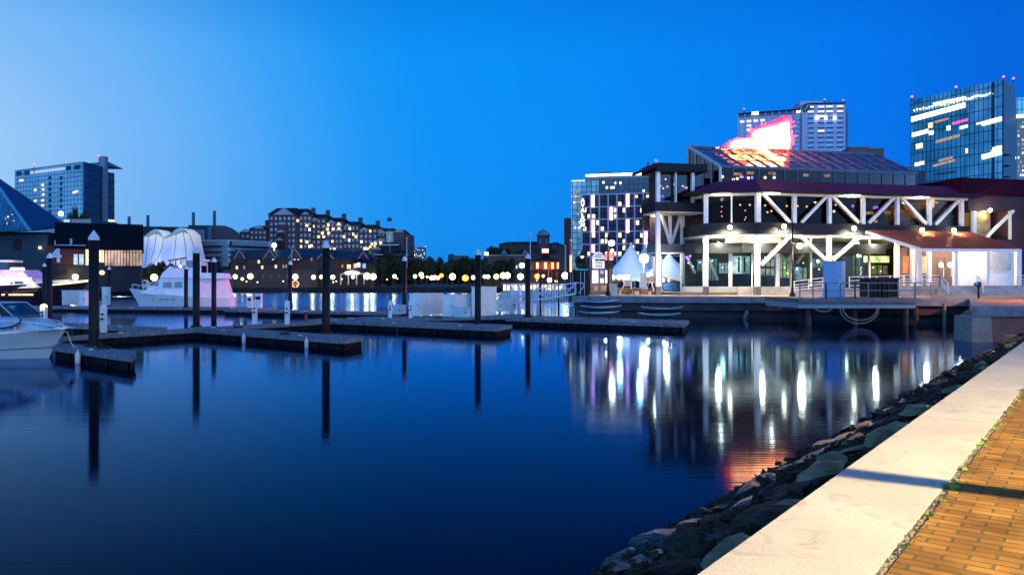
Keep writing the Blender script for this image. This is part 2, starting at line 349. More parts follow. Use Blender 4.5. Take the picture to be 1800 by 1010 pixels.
# ---- near promenade, laid out along its own axis
PM = Matrix.Translation((.947, 4.08, 2.2)) @ Matrix.Rotation(math.atan2(.801, .599), 4, 'Z')      # local x along the kerb, local y = to the left; right is -y
def along(s, t, z=0.): return PM @ Vector((s, -t, z))
def loc_obj(name, mb, mat, **tg):
    o = mb.build(name, mat, **tg); o.matrix_world = PM; return o
M_curb = pm('granite_kerb', (.50, .46, .41), .75, .10, 6, .25)
def granite():
    m, n, l, b = bsdf('granite_kerb_speckled')
    tc = n.new('ShaderNodeTexCoord'); v = n.new('ShaderNodeTexNoise'); v.inputs['Scale'].default_value = 60; v.inputs['Detail'].default_value = 8; v.inputs['Roughness'].default_value = .8
    l.new(tc.outputs['Object'], v.inputs['Vector'])
    cr = n.new('ShaderNodeValToRGB'); e = cr.color_ramp.elements; e[0].position = .33; e[0].color = (.30, .27, .25, 1); e[1].position = .52; e[1].color = (.54, .50, .36, 1)
    x = cr.color_ramp.elements.new(.7); x.color = (.60, .57, .43, 1); l.new(v.outputs[0], cr.inputs[0])
    big = n.new('ShaderNodeTexNoise'); big.inputs['Scale'].default_value = .9; big.inputs['Detail'].default_value = 6; l.new(tc.outputs['Object'], big.inputs['Vector'])
    r = n.new('ShaderNodeMapRange'); r.inputs[1].default_value = .35; r.inputs[2].default_value = .7; r.inputs[3].default_value = .82; r.inputs[4].default_value = 1.05; l.new(big.outputs[0], r.inputs[0])
    s = n.new('ShaderNodeVectorMath'); s.operation = 'SCALE'; l.new(cr.outputs[0], s.inputs[0]); l.new(r.outputs[0], s.inputs['Scale'])
    vo = n.new('ShaderNodeTexNoise'); vo.inputs['Scale'].default_value = 3.2; vo.inputs['Detail'].default_value = 9; vo.inputs['Distortion'].default_value = 1.4; l.new(tc.outputs['Object'], vo.inputs['Vector'])
    st = n.new('ShaderNodeMapRange'); st.inputs[1].default_value = .57; st.inputs[2].default_value = .68; st.inputs[3].default_value = 0; st.inputs[4].default_value = .5; l.new(vo.outputs[0], st.inputs[0])
    mx = n.new('ShaderNodeMixRGB'); l.new(st.outputs[0], mx.inputs[0]); l.new(s.outputs[0], mx.inputs[1]); mx.inputs[2].default_value = (.30, .25, .19, 1); l.new(mx.outputs[0], b.inputs['Base Color'])
    b.inputs['Roughness'].default_value = .7
    bp = n.new('ShaderNodeBump'); bp.inputs['Strength'].default_value = .35; bp.inputs['Distance'].default_value = .004; l.new(v.outputs[0], bp.inputs['Height']); l.new(bp.outputs[0], b.inputs['Normal'])
    return m
mb = MB(); s0 = -6.8
while s0 < 56:
    a, b_ = s0+.012, s0+3.2-.012
    mb.hexa([(a, -.72, -.9), (b_, -.72, -.9), (b_, .03, -.9), (a, .03, -.9)], [(a, -.72, .0), (b_, -.72, .0), (b_, 0, .0), (a, 0, .0)]); s0 += 3.2
loc_obj('kerb', mb, granite(), kind='structure')
mb = MB(); mb.box(-7, 58, -.712, -.01, -2, -.03); loc_obj('kerb_bedding', mb, M_quaywall, kind='structure')
gravel = pm('joint_gravel', (.46, .38, .22), .95, .6, 40, .9)
mb = MB(); nseg = 300; rr = random.Random(3)
def wob(i): return .035*noise.noise(Vector((i*.37, 1, 0)))
for i in range(nseg):
    a = -6+i*.2; mb.quad((a, -.80-wob(i), -.012), (a+.2, -.80-wob(i+1), -.012), (a+.2, -.715, -.012), (a, -.715, -.012))
for i in range(1500):      # loose pebbles
    a, t_, q_ = rr.uniform(-3, 14), rr.uniform(.72, .80), rr.uniform(.005, .015); z_ = -.012; c = Vector((a, -t_, z_))
    mb.add([c+Vector((-q_, -q_*.7, 0)), c+Vector((q_, -q_, 0)), c+Vector((q_*.8, q_, 0)), c+Vector((-q_, q_*.8, 0)), c+Vector((-q_*.3, -q_*.4, q_*1.1)), c+Vector((q_*.5, q_*.2, q_))], [(0, 1, 5, 4), (1, 2, 5), (2, 3, 4, 5), (3, 0, 4)])
loc_obj('joint_gravel', mb, gravel, kind='structure')
def paver():
    m = tiled('brick_paving', (.33, .165, .028), (.19, .088, .015), (.10, .085, .035), .24, .092, .009, .85, coord='Object', bump=.9, var=.5, nscale=2.2, rot=math.pi/2, spec=.12)
    return m
mb = MB(); mb.quad((-8, -40, -.004), (60, -40, -.004), (60, -.77, -.004), (-8, -.77, -.004)); loc_obj('brick_promenade', mb, paver(), kind='structure')
mb = MB(); mb.box(-8, 57, -40, -.72, -2.5, -.03); loc_obj('promenade_fill', mb, M_quaywall, kind='structure')
# ---- riprap: rough bank plus individual rocks
def bank_z(s, t):      # t <= 0 is towards the water
    return max(-3.2, -.30+t*.545+.16*noise.noise(Vector((s*.7, t*.9, 3)))+.07*noise.noise(Vector((s*2.3, t*2.1, 9))))
mb = MB(); nt_, ns_ = 14, 190
for i in range(ns_+1):
    for j in range(nt_+1):
        s_ = -8+i*.35; t_ = .02-j*.34
        mb.v.append(Vector((s_, -t_, bank_z(s_, t_))))
for i in range(ns_):
    for j in range(nt_):
        a = i*(nt_+1)+j; mb.f.append([a, a+nt_+1, a+nt_+2, a+1]); mb.uv.append(None); mb.mi.append(0)
loc_obj('riprap_bank', mb, pm('bank_rubble', (.04, .036, .03), .9, .5, 2, .8), kind='structure')
def rockmat(name, c1, c2):
    m, n, l, b = bsdf(name); tc = n.new('ShaderNodeTexCoord')
    v = n.new('ShaderNodeTexNoise'); v.inputs['Scale'].default_value = 2.2; v.inputs['Detail'].default_value = 10; v.inputs['Roughness'].default_value = .7; l.new(tc.outputs['Object'], v.inputs['Vector'])
    cr = n.new('ShaderNodeValToRGB'); e = cr.color_ramp.elements; e[0].position = .35; e[0].color = c1+(1,); e[1].position = .65; e[1].color = c2+(1,); l.new(v.outputs[0], cr.inputs[0]); l.new(cr.outputs[0], b.inputs['Base Color'])
    b.inputs['Roughness'].default_value = .9; b.inputs['Specular IOR Level'].default_value = .15
    w = n.new('ShaderNodeTexNoise'); w.inputs['Scale'].default_value = 14; w.inputs['Detail'].default_value = 8; l.new(tc.outputs['Object'], w.inputs['Vector'])
    bp = n.new('ShaderNodeBump'); bp.inputs['Strength'].default_value = .7; bp.inputs['Distance'].default_value = .06; l.new(w.outputs[0], bp.inputs['Height']); l.new(bp.outputs[0], b.inputs['Normal'])
    return m
R_pale = rockmat('rock_pale', (.09, .062, .028), (.40, .31, .15)); R_dark = rockmat('rock_dark', (.014, .010, .006), (.09, .065, .035)); R_wet = rockmat('rock_wet', (.012, .012, .010), (.035, .03, .022)); R_wet.node_tree.nodes['Principled BSDF'].inputs['Roughness'].default_value = .35
import bmesh
def rock_mesh(seed, sx, sy, sz):
    bm = bmesh.new(); r = random.Random(seed)
    for _ in range(16):
        v = Vector((r.uniform(-1, 1), r.uniform(-1, 1), r.uniform(-1, 1)));
        v = v.normalized()*r.uniform(.8, 1.05); bm.verts.new((v.x*sx, v.y*sy, v.z*sz))
    h = bmesh.ops.convex_hull(bm, input=bm.verts)
    for v in [g for g in h['geom_interior'] if isinstance(g, bmesh.types.BMVert)]: bm.verts.remove(v)
    bmesh.ops.bevel(bm, geom=bm.edges[:], offset=.02*min(sx, sy), segments=1, affect='EDGES')
    bmesh.ops.triangulate(bm, faces=bm.faces[:]); bmesh.ops.subdivide_edges(bm, edges=bm.edges[:], cuts=1, use_grid_fill=True)
    for v in bm.verts: v.co += Vector((noise.noise(v.co*2.2+Vector((seed, 0, 0))), noise.noise(v.co*2.2+Vector((0, seed, 0))), noise.noise(v.co*2.2+Vector((0, 0, seed)))))*.13*min(sx, sz*2)
    me = bpy.data.meshes.new('rock'); bm.to_mesh(me); bm.free(); return me
rr = random.Random(11); kinds = []
for i in range(12):
    for m, tagn in ((R_pale, 'p'), (R_dark, 'd'), (R_wet, 'w')):
        me = rock_mesh(i, rr.uniform(.32, .66), rr.uniform(.20, .34), rr.uniform(.07, .13)); me.materials.append(m); kinds.append((tagn, me))
GR = 'riprap rocks along the water edge'
LB = {'p': 'pale grey riprap rock below the granite kerb', 'd': 'dark weathered riprap rock on the bank beside the kerb', 'w': 'wet black riprap rock at the water line of the bank'}
def rock(s, t, z, sc, kind, rz, tx, ty, lab=None, i=None):
    ms = [m for k, m in kinds if k == kind]; o = bpy.data.objects.new('rock', ms[i if i is not None else rr.randrange(12)])
    p = along(s, t, z); COL.objects.link(o); o.location = p; o.scale = (sc, sc, sc*rr.uniform(.85, 1.1)); o.rotation_euler = (tx, ty, math.atan2(.801, .599)+rz)
    return tag(o, lab or LB[kind], 'rock', GR)
# large rocks near the camera, then smaller ones scattered along the bank
rock(4.6, -.62, -.42, 1.05, 'p', .1, -.25, .05, 'large pale blue grey boulder beside the kerb at the bottom of the photo', 2)
rock(6.9, -.50, -.40, 1.0, 'p', -.1, -.2, -.05, 'long pale slab lying along the kerb, next along from the large boulder', 4)
rock(9.2, -.55, -.42, 1.0, 'p', .05, -.3, .05, 'yellow lit flat slab along the kerb below the pole shadow', 5)
rock(11.9, -.5, -.38, 1.0, 'p', 0, -.25, 0, 'angular yellowish rock against the kerb above the red reflection', 7)
s_ = 1.5
while s_ < 50:
    big = 1.15 if s_ < 16 else 1.0
    if s_ > 13.2 or s_ < 3.4: rock(s_+rr.uniform(-.2, .2), -.45, -.42, big*rr.uniform(.6, .9), rr.choice('pdd'), rr.uniform(-.3, .3), rr.uniform(-.4, 0), rr.uniform(-.15, .15))
    rock(s_+rr.uniform(-.3, .3), -1.1, bank_z(s_, -1.1)+.02, big*rr.uniform(.8, 1.15), rr.choice('ddp'), rr.uniform(-.5, .5), rr.uniform(-.6, -.25), rr.uniform(-.12, .12))
    rock(s_+rr.uniform(-.3, .3), -1.8, bank_z(s_, -1.8)+.0, big*rr.uniform(.8, 1.2), rr.choice('ddw'), rr.uniform(-.6, .6), rr.uniform(-.6, 0), rr.uniform(-.2, .2))
    rock(s_+rr.uniform(-.3, .3), -2.5, bank_z(s_, -2.5)+.0, big*rr.uniform(.8, 1.25), 'w', rr.uniform(-.6, .6), rr.uniform(-.5, 0), rr.uniform(-.2, .2))
    if s_ < 40: rock(s_+rr.uniform(-.3, .3), -3.15, bank_z(s_, -3.15)+.0, big*rr.uniform(.7, 1.1), 'w', rr.uniform(-.6, .6), rr.uniform(-.6, -.2), rr.uniform(-.15, .15))
    s_ += .88 if s_ < 25 else 1.4
mb = MB()
for i in range(4200):      # small broken stone between the rocks
    s_ = 1+rr.random()**1.6*38; t_ = -rr.uniform(.08, 3.6); z_ = bank_z(s_, t_)+rr.uniform(0, .06); q_ = rr.uniform(.03, .10); c = Vector((s_, -t_, z_)); a = rr.uniform(0, 3); ca, sa = math.cos(a)*q_, math.sin(a)*q_; h = q_*rr.uniform(.4, .9)
    vs = [(ca, sa, -h*.5), (-sa*.7, ca*.7, -h*.5), (-ca, -sa, -h*.5), (sa*.8, -ca*.8, -h*.5), (ca*.6, sa*.7, h), (-sa*.5, ca*.4, h*.8), (-ca*.6, -sa*.5, h*1.1), (sa*.5, -ca*.5, h*.7)]
    mb.add([c+Vector(v) for v in vs], [(3, 2, 1, 0), (4, 5, 6, 7), (0, 1, 5, 4), (1, 2, 6, 5), (2, 3, 7, 6), (3, 0, 4, 7)]); 
loc_obj('rubble', mb, R_dark, label='small broken stone packed between the riprap rocks', category='rubble', kind='stuff')
# weeds growing in the joint and on the bank
M_weed = pm('weed_green', (.20, .30, .03), .7, .4, 20, 0)
def weed(s, t, z, r_, n, lab, seed):
    r = random.Random(seed); mb = MB(); c = along(s, t, z)
    for _ in range(n):
        a = r.uniform(0, 6.28); d = r.uniform(0, r_); h = r.uniform(.2, 1)*r_*.9
        p = c+Vector((math.cos(a)*d, math.sin(a)*d, h*.6)); l_ = r.uniform(.012, .028)*(1+r_*2); u = Vector((r.uniform(-1, 1), r.uniform(-1, 1), r.uniform(-.3, .6))).normalized(); w_ = u.orthogonal().normalized()
        mb.quad(p-u*l_, p+w_*l_*.5, p+u*l_, p-w_*l_*.5)
        if _ % 6 == 0: mb.tube(c+Vector((math.cos(a)*d*.3, math.sin(a)*d*.3, 0)), p, .002, .001, 4, False)
    mb.build('weed', M_weed, world=c, label=lab, category='weed', group='weeds in the paving joint')
for s, t, r_, n, lab in ((2.75, .77, .045, 60, 'bright green weed tuft in the joint beside the pole shadow'),
        (3.45, .76, .03, 30, 'small green weed in the joint just past the pole shadow'),
        (4.6, .76, .03, 30, 'sparse weed patch midway along the granite joint'),
        (6.9, .76, .04, 40, 'thin weed patch in the joint between the midway patch and the far clump'),
        (9.2, .78, .06, 80, 'leafy weed clump in the joint near the right edge of the photo'),
        (10.2, .8, .06, 70, 'farthest leafy weed clump in the brick joint')): weed(s, t, -.005, r_, n, lab, int(s*10))
for i in range(16):
    s = 1.2+i*.62+rr.uniform(-.2, .2)
    if all(abs(s-q_) > .25 for q_ in (2.75, 3.45, 4.6, 6.9, 9.2)): weed(s, .765+rr.uniform(-.02, .02), -.008, rr.uniform(.015, .028), 16, 'tiny weed sprig in the granite joint', 900+i)
for s, t, r_, n, lab in ((7.4, -.08, .1, 90, 'small green plant between a pale slab and the kerb'), (13, -.1, .08, 60, 'green weed sprouting beyond the rocks at the kerb'),
        (19.5, -.3, .09, 90, 'low green bush on the far riprap beside the kerb'), (23.5, -.6, .14, 120, 'scrubby bush overhanging the far end of the riprap')): weed(s, t, -.12, r_, n, lab, int(s*10))
# ---- the lamp whose light falls on the promenade, and the post that throws the shadow
def promenade_lamp(x, y, lab, lit, k_=1, at=None, e=0, col=None):
    r = thing('street_lamp', lab, 'street lamp', (x, y, 2.2), 'promenade lamps beside the camera')
    MB().lathe((x, y, 2.2), [(.3, 0), (.3, .12), (.2, .3), (.13, .6), (.11, 3.6), (.09, 5.2)], 14).build('pole', M_dark, r, smooth=True)
    MB().lathe((x, y, 7.4), [(.1, 0), (.3, .1), (.34, .5), (.2, .62)], 14).build('lantern', E_lampY if lit else pm('lamp_frost', (.6, .6, .55), .4, .1), r, smooth=True)
    MB().lathe((x, y, 8.03), [(.4, 0), (.32, .15), (.05, .4)], 14).build('cap', M_dark, r, smooth=True)
    if at: light('lamp_light', at, e, col, .3, r)
    elif lit: light('lamp_light', (x-.5, y+.3, 7.3), 22000, (1, .74, .40), .22, r, 158, (x-1.6, y+1.6, 2.2))
promenade_lamp(11.2, .75, 'lit promenade lamp beyond the right edge of the frame', True)
p_ = along(38, 4.2); promenade_lamp(p_.x, p_.y, 'far promenade lamp beyond the right edge of the frame', False); light('lamp_light', p_+Vector((-.4, .2, 5.0)), 5200, (1, .58, .42), .22, None, 165, p_)
promenade_lamp(4.75, 4.9, 'unlit promenade lamp post whose shadow crosses the kerb', False)
# ================================================================ DOCKS (floating, top 0.6 m above water)
def dock(name, a, b, w, lab, grp='floating docks of the marina', side=1, dv=(.28, .96, 0)):
    """a, b = near top edge ends; deck of width w behind it"""
    a = Vector(a); b = Vector(b); u = (b-a).normalized(); n = Vector((-u.y, u.x, 0)); L = (b-a).length
    n = Vector(dv).normalized()
    r = thing(name, lab, 'dock', (a+b)/2, grp)
    P = lambda s, t, z: a+u*s+n*t+Vector((0, 0, z-.6))
    def bx(mb, s0, s1, t0, t1, z0, z1): mb.hexa([P(s0, t0, z0), P(s1, t0, z0), P(s1, t1, z0), P(s0, t1, z0)], [P(s0, t0, z1), P(s1, t0, z1), P(s1, t1, z1), P(s0, t1, z1)])
    mb = MB(); k = 0; pw = .3
    while k*pw < L: bx(mb, k*pw+.01, min(L, k*pw+pw), .12, w-.12, .54, .6+.004*((k*7) % 3)); k += 1
    mb.build('deck', M_wood, r)
    mb = MB(); bx(mb, 0, L, 0, .115, .36, .63); bx(mb, 0, L, w-.115, w, .36, .63); bx(mb, -.1, 0, 0, w, .36, .63); bx(mb, L, L+.1, 0, w, .36, .63); mb.build('edge_beam', M_wood, r)
    mb = MB(); k = 0
    while k < L: bx(mb, k+.04, min(L-.02, k+1.9), .06, w-.06, -.3, .355); k += 2
    mb.build('float', M_wood2, r)
    for k in range(max(1, int(L/6))):
        mb = MB(); c = P((k+.5)*L/max(1, int(L/6)), .22, .65); mb.beam(c-u*.14, c+u*.14, .05); mb.beam(c-u*.06+Vector((0, 0, -.08)), c-u*.06, .04); mb.beam(c+u*.06+Vector((0, 0, -.08)), c+u*.06, .04); mb.build('cleat', M_white, r)
    return r
Dk = lambda px, py: G(px, py, .6)
dock('finger_dock', Dk(96, 608), Dk(230, 626), 2.3, 'short finger dock beside the bow of the cropped cruiser', dv=(-.36, .93, 0))
dock('finger_dock', Dk(330, 577), Dk(604, 596.5), 2.2, 'finger dock ending at the pile right of the two pedestals')
dock('main_dock', Dk(110, 592), Dk(560, 565), 3.0, 'long main walkway dock the finger docks branch from', side=1)
dock('finger_dock', Dk(540, 562), Dk(872, 576), 3.6, 'finger dock in front of the white dock boxes')
dock('main_dock', Dk(585, 562), Dk(905, 556), 5.5, 'wide walkway dock carrying the tall white dock boxes')
dock('kayak_dock', Dk(890, 559), Dk(1200, 569.5), 5.5, 'long dock along the quay carrying the stacked kayaks')
dock('finger_dock', Dk(60, 568), Dk(262, 578), 1.6, 'finger dock in front of the lamp topped pedestal')
dock('finger_dock', Dk(395, 544), Dk(690, 550), 2.6, 'far finger dock behind the white power pedestals')
dock('main_dock', Dk(-60, 538.5), Dk(450, 542), 4.0, 'farthest dock in front of the big lit yacht and the white cruiser')
# ---- mooring piles
def pile(px, ytop, Y, lab, w=.46):
    x = X(px, Y); zt = Z(ytop, Y); r = thing('mooring_pile', lab, 'pile', (x, Y, 0), 'black mooring piles with white caps')
    MB().lathe((x, Y, -3), [(w/2, 0), (w/2, zt+3-.35)], 18).build('post', M_black, r, smooth=True)
    MB().lathe((x, Y, zt-.35), [(w/2+.015, -.12), (w/2+.02, .02), (.02, .36)], 18).build('cap', pm('pile_cap', (.60, .62, .64), .5, .1), r)
    MB().lathe((x, Y, -.2), [(w/2+.012, 0), (w/2+.03, .5), (w/2+.008, .85)], 18).build('tide_growth', pm('tide_growth', (.02, .026, .012), .95, .6, 8, .8, spec=.1), r)
    mb = MB(); mb.lathe((x, Y, .6), [(w/2+.14, 0), (w/2+.14, .12), (w/2+.03, .13), (w/2+.03, .02)], 14); mb.build('pile_guide', M_dark, r)
for a in ((165, 405, 38.2, 'nearest thick black pile standing in the short finger dock'), (573, 422, 47.4, 'black pile at the end of the finger dock right of the pedestals'),
        (345, 433, 54.5, 'black pile standing before the white cruiser amidships'), (840, 437, 58.6, 'black pile standing before the tallest white dock box'),
        (376, 452, 77.5, 'thinner black pile just right of the pile before the cruiser'), (711, 450, 77, 'black pile left of the white dock boxes'),
        (928, 445, 69.5, 'black pile standing before the gangway'), (510, 458, 93, 'far slim black pile left of the pile on the finger dock end'),
        (87, 444, 68, 'black pile standing before the dark yacht hull'), (78, 462, 102, 'farthest slim pile tucked left of the pile before the yacht'),
        (192, 468, 118, 'small far pile right of the nearest thick pile'), (327, 466, 96, 'slim pile directly before the white cruiser cabin')): pile(*a)
# ---- small dock clutter
def coil(px, py, lab, n_=5, R_=.32, m=None):
    c = Dk(px, py)+Vector((0, 0, .05)); mb = MB()
    for t in range(n_*14): a, b = t/14*2*math.pi, (t+1)/14*2*math.pi; q_ = R_-.0016*t*1.4; mb.tube(c+Vector((math.cos(a)*q_, math.sin(a)*q_, .012*(t % 28)/4)), c+Vector((math.cos(b)*q_, math.sin(b)*q_, .012*((t+1) % 28)/4)), .025, n=5, cap=False)
    mb.build('coiled_hose', m or M_dark, None, c, label=lab, category='hose', group='coiled hoses and lines on the docks')
coil(418, 577, 'dark coiled line behind the left white pedestal'); coil(616, 561, 'pale coiled line beyond the pile on the finger dock end', m=M_alu); coil(770, 560, 'dark coiled line in front of the white lockers'); coil(500, 588, 'dark coiled line near the end of the finger dock'); coil(1000, 562, 'pale coiled line on the kayak dock left of the kayaks', m=M_alu); coil(182, 613, 'dark coiled line beside the nearest thick pile')
p = Dk(538, 566); r = thing('fire_extinguisher', 'small red fire extinguisher on the walkway left of the big pile', 'fire extinguisher', p); MB().lathe(p, [(.11, 0), (.12, .05), (.12, .5), (.05, .6), (.04, .68)], 12).build('cylinder', pm('extinguisher_red', (.35, .02, .02), .4), r); MB().beam(p+Vector((-.1, 0, .68)), p+Vector((.12, 0, .74)), .05).build('handle', M_dark, r)
def fender(px, py, lab):
    p = Dk(px, py)+Vector((0, -.16, -.75)); MB().lathe(p, [(.02, 0), (.11, .06), (.12, .55), (.05, .68), (.02, .78)], 12).build('fender', M_gelf, None, p, smooth=True, label=lab, category='fender', group='white fenders on dock edges')
M_gelf = pm('fender_white', (.55, .57, .6), .5, .15)
for px, py, lab in ((140, 614.5, 'white fender on the short finger dock left of the thick pile'), (430, 584.5, 'white fender on the long finger dock below the left pedestal'), (540, 592, 'white fender on the finger dock left of the big pile'), (700, 568, 'white fender below the left locker'), (1080, 563.5, 'white fender below the three kayak stack')): fender(px, py, lab)
# ---- power pedestals
def pedestal(px, yb, lab, h=1.45, lit=False):
    p = Dk(px, yb); r = thing('power_pedestal', lab, 'power pedestal', p, 'white power pedestals on the docks')
    w = .3 if not lit else .34; x, y, z = p
    MB().box(x-w/2, x+w/2, y-w/2, y+w/2, z, z+h-.18).build('body', M_white, r)
    MB().lathe((x, y, z+h-.18), [(w*.62, 0), (w*.62, .06), (w*.5, .14), (.03, .2)], 12).build('light_cap', E_lampY if lit else M_white, r)
    mb = MB(); [mb.box(x-.07, x+.07, y-w/2-.04, y-w/2-.001, z+k, z+k+.13) for k in (h*.45, h*.62)]; mb.build('socket_panel', M_dark, r)
    mb = MB(); pts = [Vector((x-.1-.18*math.sin(t*.6), y-w/2-.05, z+h*.5-t*.2)) for t in range(0, 5)]
    for a, b in zip(pts, pts[1:]): mb.tube(a, b, .022, n=6)
    mb.build('power_cable', M_dark, r)
    if lit: light('cap_light', (x, y-.3, z+h+.15), 60, (1, .8, .5), .1, r)
for a in ((448, 569, 'white pedestal left of its pair on the main walkway', 1.75), (505, 570, 'white pedestal right of its pair on the main walkway', 1.75), (686, 558, 'white pedestal at the left of the light blue dock box', 1.45),
        (722, 559, 'white pedestal between the light blue and the first tall dock box', 1.5), (182, 584, 'white pedestal half hidden behind the nearest thick pile', 1.7)): pedestal(*a)
pedestal(77, 574, 'white pedestal with glowing yellow lamp behind the cropped cruiser', 1.55, True)
def fuel(px0, px1, y0, yb, lab):
    p = Dk((px0+px1)/2, yb); w = (px1-px0)/F*p.y; h = (yb-y0)/F*p.y; r = thing('fuel_pump', lab, 'fuel pump', p, 'fuel pumps on the far dock'); x, y, z = p
    MB().box(x-w/2, x+w/2, y-.3, y+.3, z, z+h).build('cabinet', M_white, r)
    MB().box(x-w/2+.05, x+w/2-.05, y-.34, y-.301, z+h*.62, z+h*.85).build('display', M_dark, r)
    MB().box(x-w/2-.04, x+w/2+.04, y-.36, y+.34, z+h, z+h+.08).build('top_panel', M_white, r)
fuel(436, 443, 521, 540.5, 'slim white fuel pump behind the left white pedestal'); fuel(450, 460, 517, 541, 'pink lit taller fuel pump on the far dock')
# ---- dock boxes and lockers
def locker(px0, px1, pxs, y0, yb, lab, lid=False, cat='dock box', name='dock_box', dep=None, mat=None):
    """front face px0..pxs, lit side face pxs..px1 (box turned a little)"""
    p0 = Dk(px0, yb); z0 = .61; h = (yb-y0)/F*p0.y; fpx = FP(px0, p0.y, pxs, p0.y*1.0-.0) ; w = (pxs-px0)/F*p0.y
    ang = .5; u = Vector((math.cos(-.12), math.sin(-.12), 0)); w2 = (px1-pxs)/F*p0.y; n = Vector((.55, .83, 0))
    m = mat or M_white; r = thing(name, lab, cat, (p0.x, p0.y, z0), 'white lockers and boxes on the docks')
    a = Vector((p0.x, p0.y, z0)); b = a+u*w; c = b+n*(w2/.42); d = a+n*(w2/.42)
    up = Vector((0, 0, h)); mb = MB(); mb.hexa([a, b, c, d], [a+up, b+up, c+up, d+up]); mb.build('body', m, r)
    mb = MB(); e = .05; q_ = [a-u*e-n*e, b+u*e-n*e, c+u*e+n*e, d-u*e+n*e]; mb.hexa([p+up for p in q_], [p+up+Vector((0, 0, .07)) for p in q_]); mb.build('lid', m, r)
    o = Vector((0, -.012, 0)); mb = MB()
    i0, i1 = a+u*w*.08, b-u*w*.08; mb.hexa([i0+o+Vector((0, 0, h*.08)), i1+o+Vector((0, 0, h*.08)), i1+Vector((0, .02, h*.08)), i0+Vector((0, .02, h*.08))], [i0+o+Vector((0, 0, h*.92)), i1+o+Vector((0, 0, h*.92)), i1+Vector((0, .02, h*.92)), i0+Vector((0, .02, h*.92))]); mb.build('door', m, r)
    k = i1-u*w*.1+Vector((0, -.03, h*.5)); MB().box(k.x-.04, k.x+.04, k.y-.03, k.y+.01, k.z-.08, k.z+.08).build('latch', M_dark, r)
M_bluebox = pm('pale_blue_plastic', (.42, .55, .62), .5, .1)
locker(690, 711, 705, 537, 552, 'low light blue dock box beside the white pedestal', mat=M_bluebox)
locker(720, 765, 738, 517, 554, 'tall white locker with wide pink lit side, first from the left')
locker(778, 826, 799, 519, 556, 'white locker with blue grey side panel, next right of the pink lit one')
locker(800, 826, 822, 541, 557.5, 'low pale blue box set against the blue grey locker', mat=M_bluebox)
locker(829, 866, 846, 505, 555, 'tallest white locker, partly behind a black pile')
locker(867, 886, 882, 528, 547, 'low white locker beside the tallest locker'); locker(887, 904, 894, 528, 546, 'low white locker nearest the gangway foot')
locker(109, 131, 112, 511, 536, 'blue faced locker before the dark yacht hull'); locker(139, 157, 150, 513, 537.5, 'two tone locker left of the nearest thick pile'); locker(179, 191, 188, 505, 536, 'narrow blue locker right of the nearest thick pile')
# ---- kayaks stacked on racks
M_kay = pm('kayak_blue', (.10, .34, .46), .35, .2); M_kay2 = pm('kayak_hull', (.02, .05, .09), .4, .2)
def kayak(px0, px1, py, Y, lab, tilt=0.):
    x0, x1 = X(px0, Y), X(px1, Y); z = Z(py, Y); c = Vector(((x0+x1)/2, Y, z)); L = x1-x0; r = thing('kayak', lab, 'kayak', c, 'blue kayaks stacked on the dock racks')
    def ring(t, sc=1.):
        w = .38*sc*(1-abs(t)**2.4)**.8+.005; return w
    n = 22; mb = MB(); mb2 = MB(); mb3 = MB(); top = []
    for i in range(n+1):
        t = -1+2*i/n; w = ring(t); x = c.x+t*L/2; zz = c.z+.16*abs(t)**2.5+tilt*t
        mb.v += [Vector((x, c.y-w, zz)), Vector((x, c.y-w*.6, zz-.22*(1-abs(t)**3))), Vector((x, c.y+w*.6, zz-.22*(1-abs(t)**3))), Vector((x, c.y+w, zz))]
        mb2.v += [Vector((x, c.y-w, zz)), Vector((x, c.y, zz+.13*(1-abs(t)**2))), Vector((x, c.y+w, zz))]
        top.append(Vector((x, c.y-w-.01, zz)))
    for i in range(n):
        for j in range(3): mb.f.append([i*4+j, i*4+j+1, i*4+j+5, i*4+j+4]); mb.uv.append(None); mb.mi.append(0)
        for j in range(2): mb2.f.append([i*3+j, i*3+3+j, i*3+j+4, i*3+j+1]); mb2.uv.append(None); mb2.mi.append(0)
        mb3.beam(top[i], top[i+1], .06, .09)
    mb.build('hull', M_kay2, r, smooth=True); mb2.build('deck', M_kay2, r, smooth=True); mb3.build('gunwale', M_kay, r)
for a in ((1018, 1088, 530, 66, 'topmost blue kayak of the three high stack'), (1020, 1092, 540, 66, 'middle blue kayak of the three high stack'), (1018, 1088, 550, 66, 'lowest blue kayak of the three high stack'),
        (1127, 1200, 542, 65, 'upper blue kayak of the two high stack'), (1122, 1196, 553, 65, 'lower blue kayak of the two high stack')): kayak(*a)
def rack(px0, px1, ytop, Y, lab):
    r = thing('kayak_rack', lab, 'kayak rack', (X((px0+px1)/2, Y), Y, .6), 'kayak racks'); zt = Z(ytop, Y)
    for px in (px0, px1):
        mb = MB(); x = X(px, Y); mb.beam((x, Y+.45, .6), (x, Y+.45, zt), .07); mb.beam((x, Y-.45, .6), (x, Y+.45, .64), .07)
        z = Z(553.5, Y)
        while z < zt: mb.beam((x, Y-.45, z-.26+.35), (x, Y+.45, z-.26+.35), .05); z += .47
        mb.build('upright', M_dark, r)
rack(1036, 1072, 522, 66, 'dark rack under the three high kayak stack'); rack(1145, 1180, 534, 65, 'dark rack under the two high kayak stack')
# ---- gangway from the quay down to the docks
ga = V(1012, 521, 84.5); gb = V(872, 547, 86); ga.z = 2.35; gb.z = .95
r = thing('gangway', 'aluminium truss gangway sloping from the quay down to the docks', 'gangway', gb)

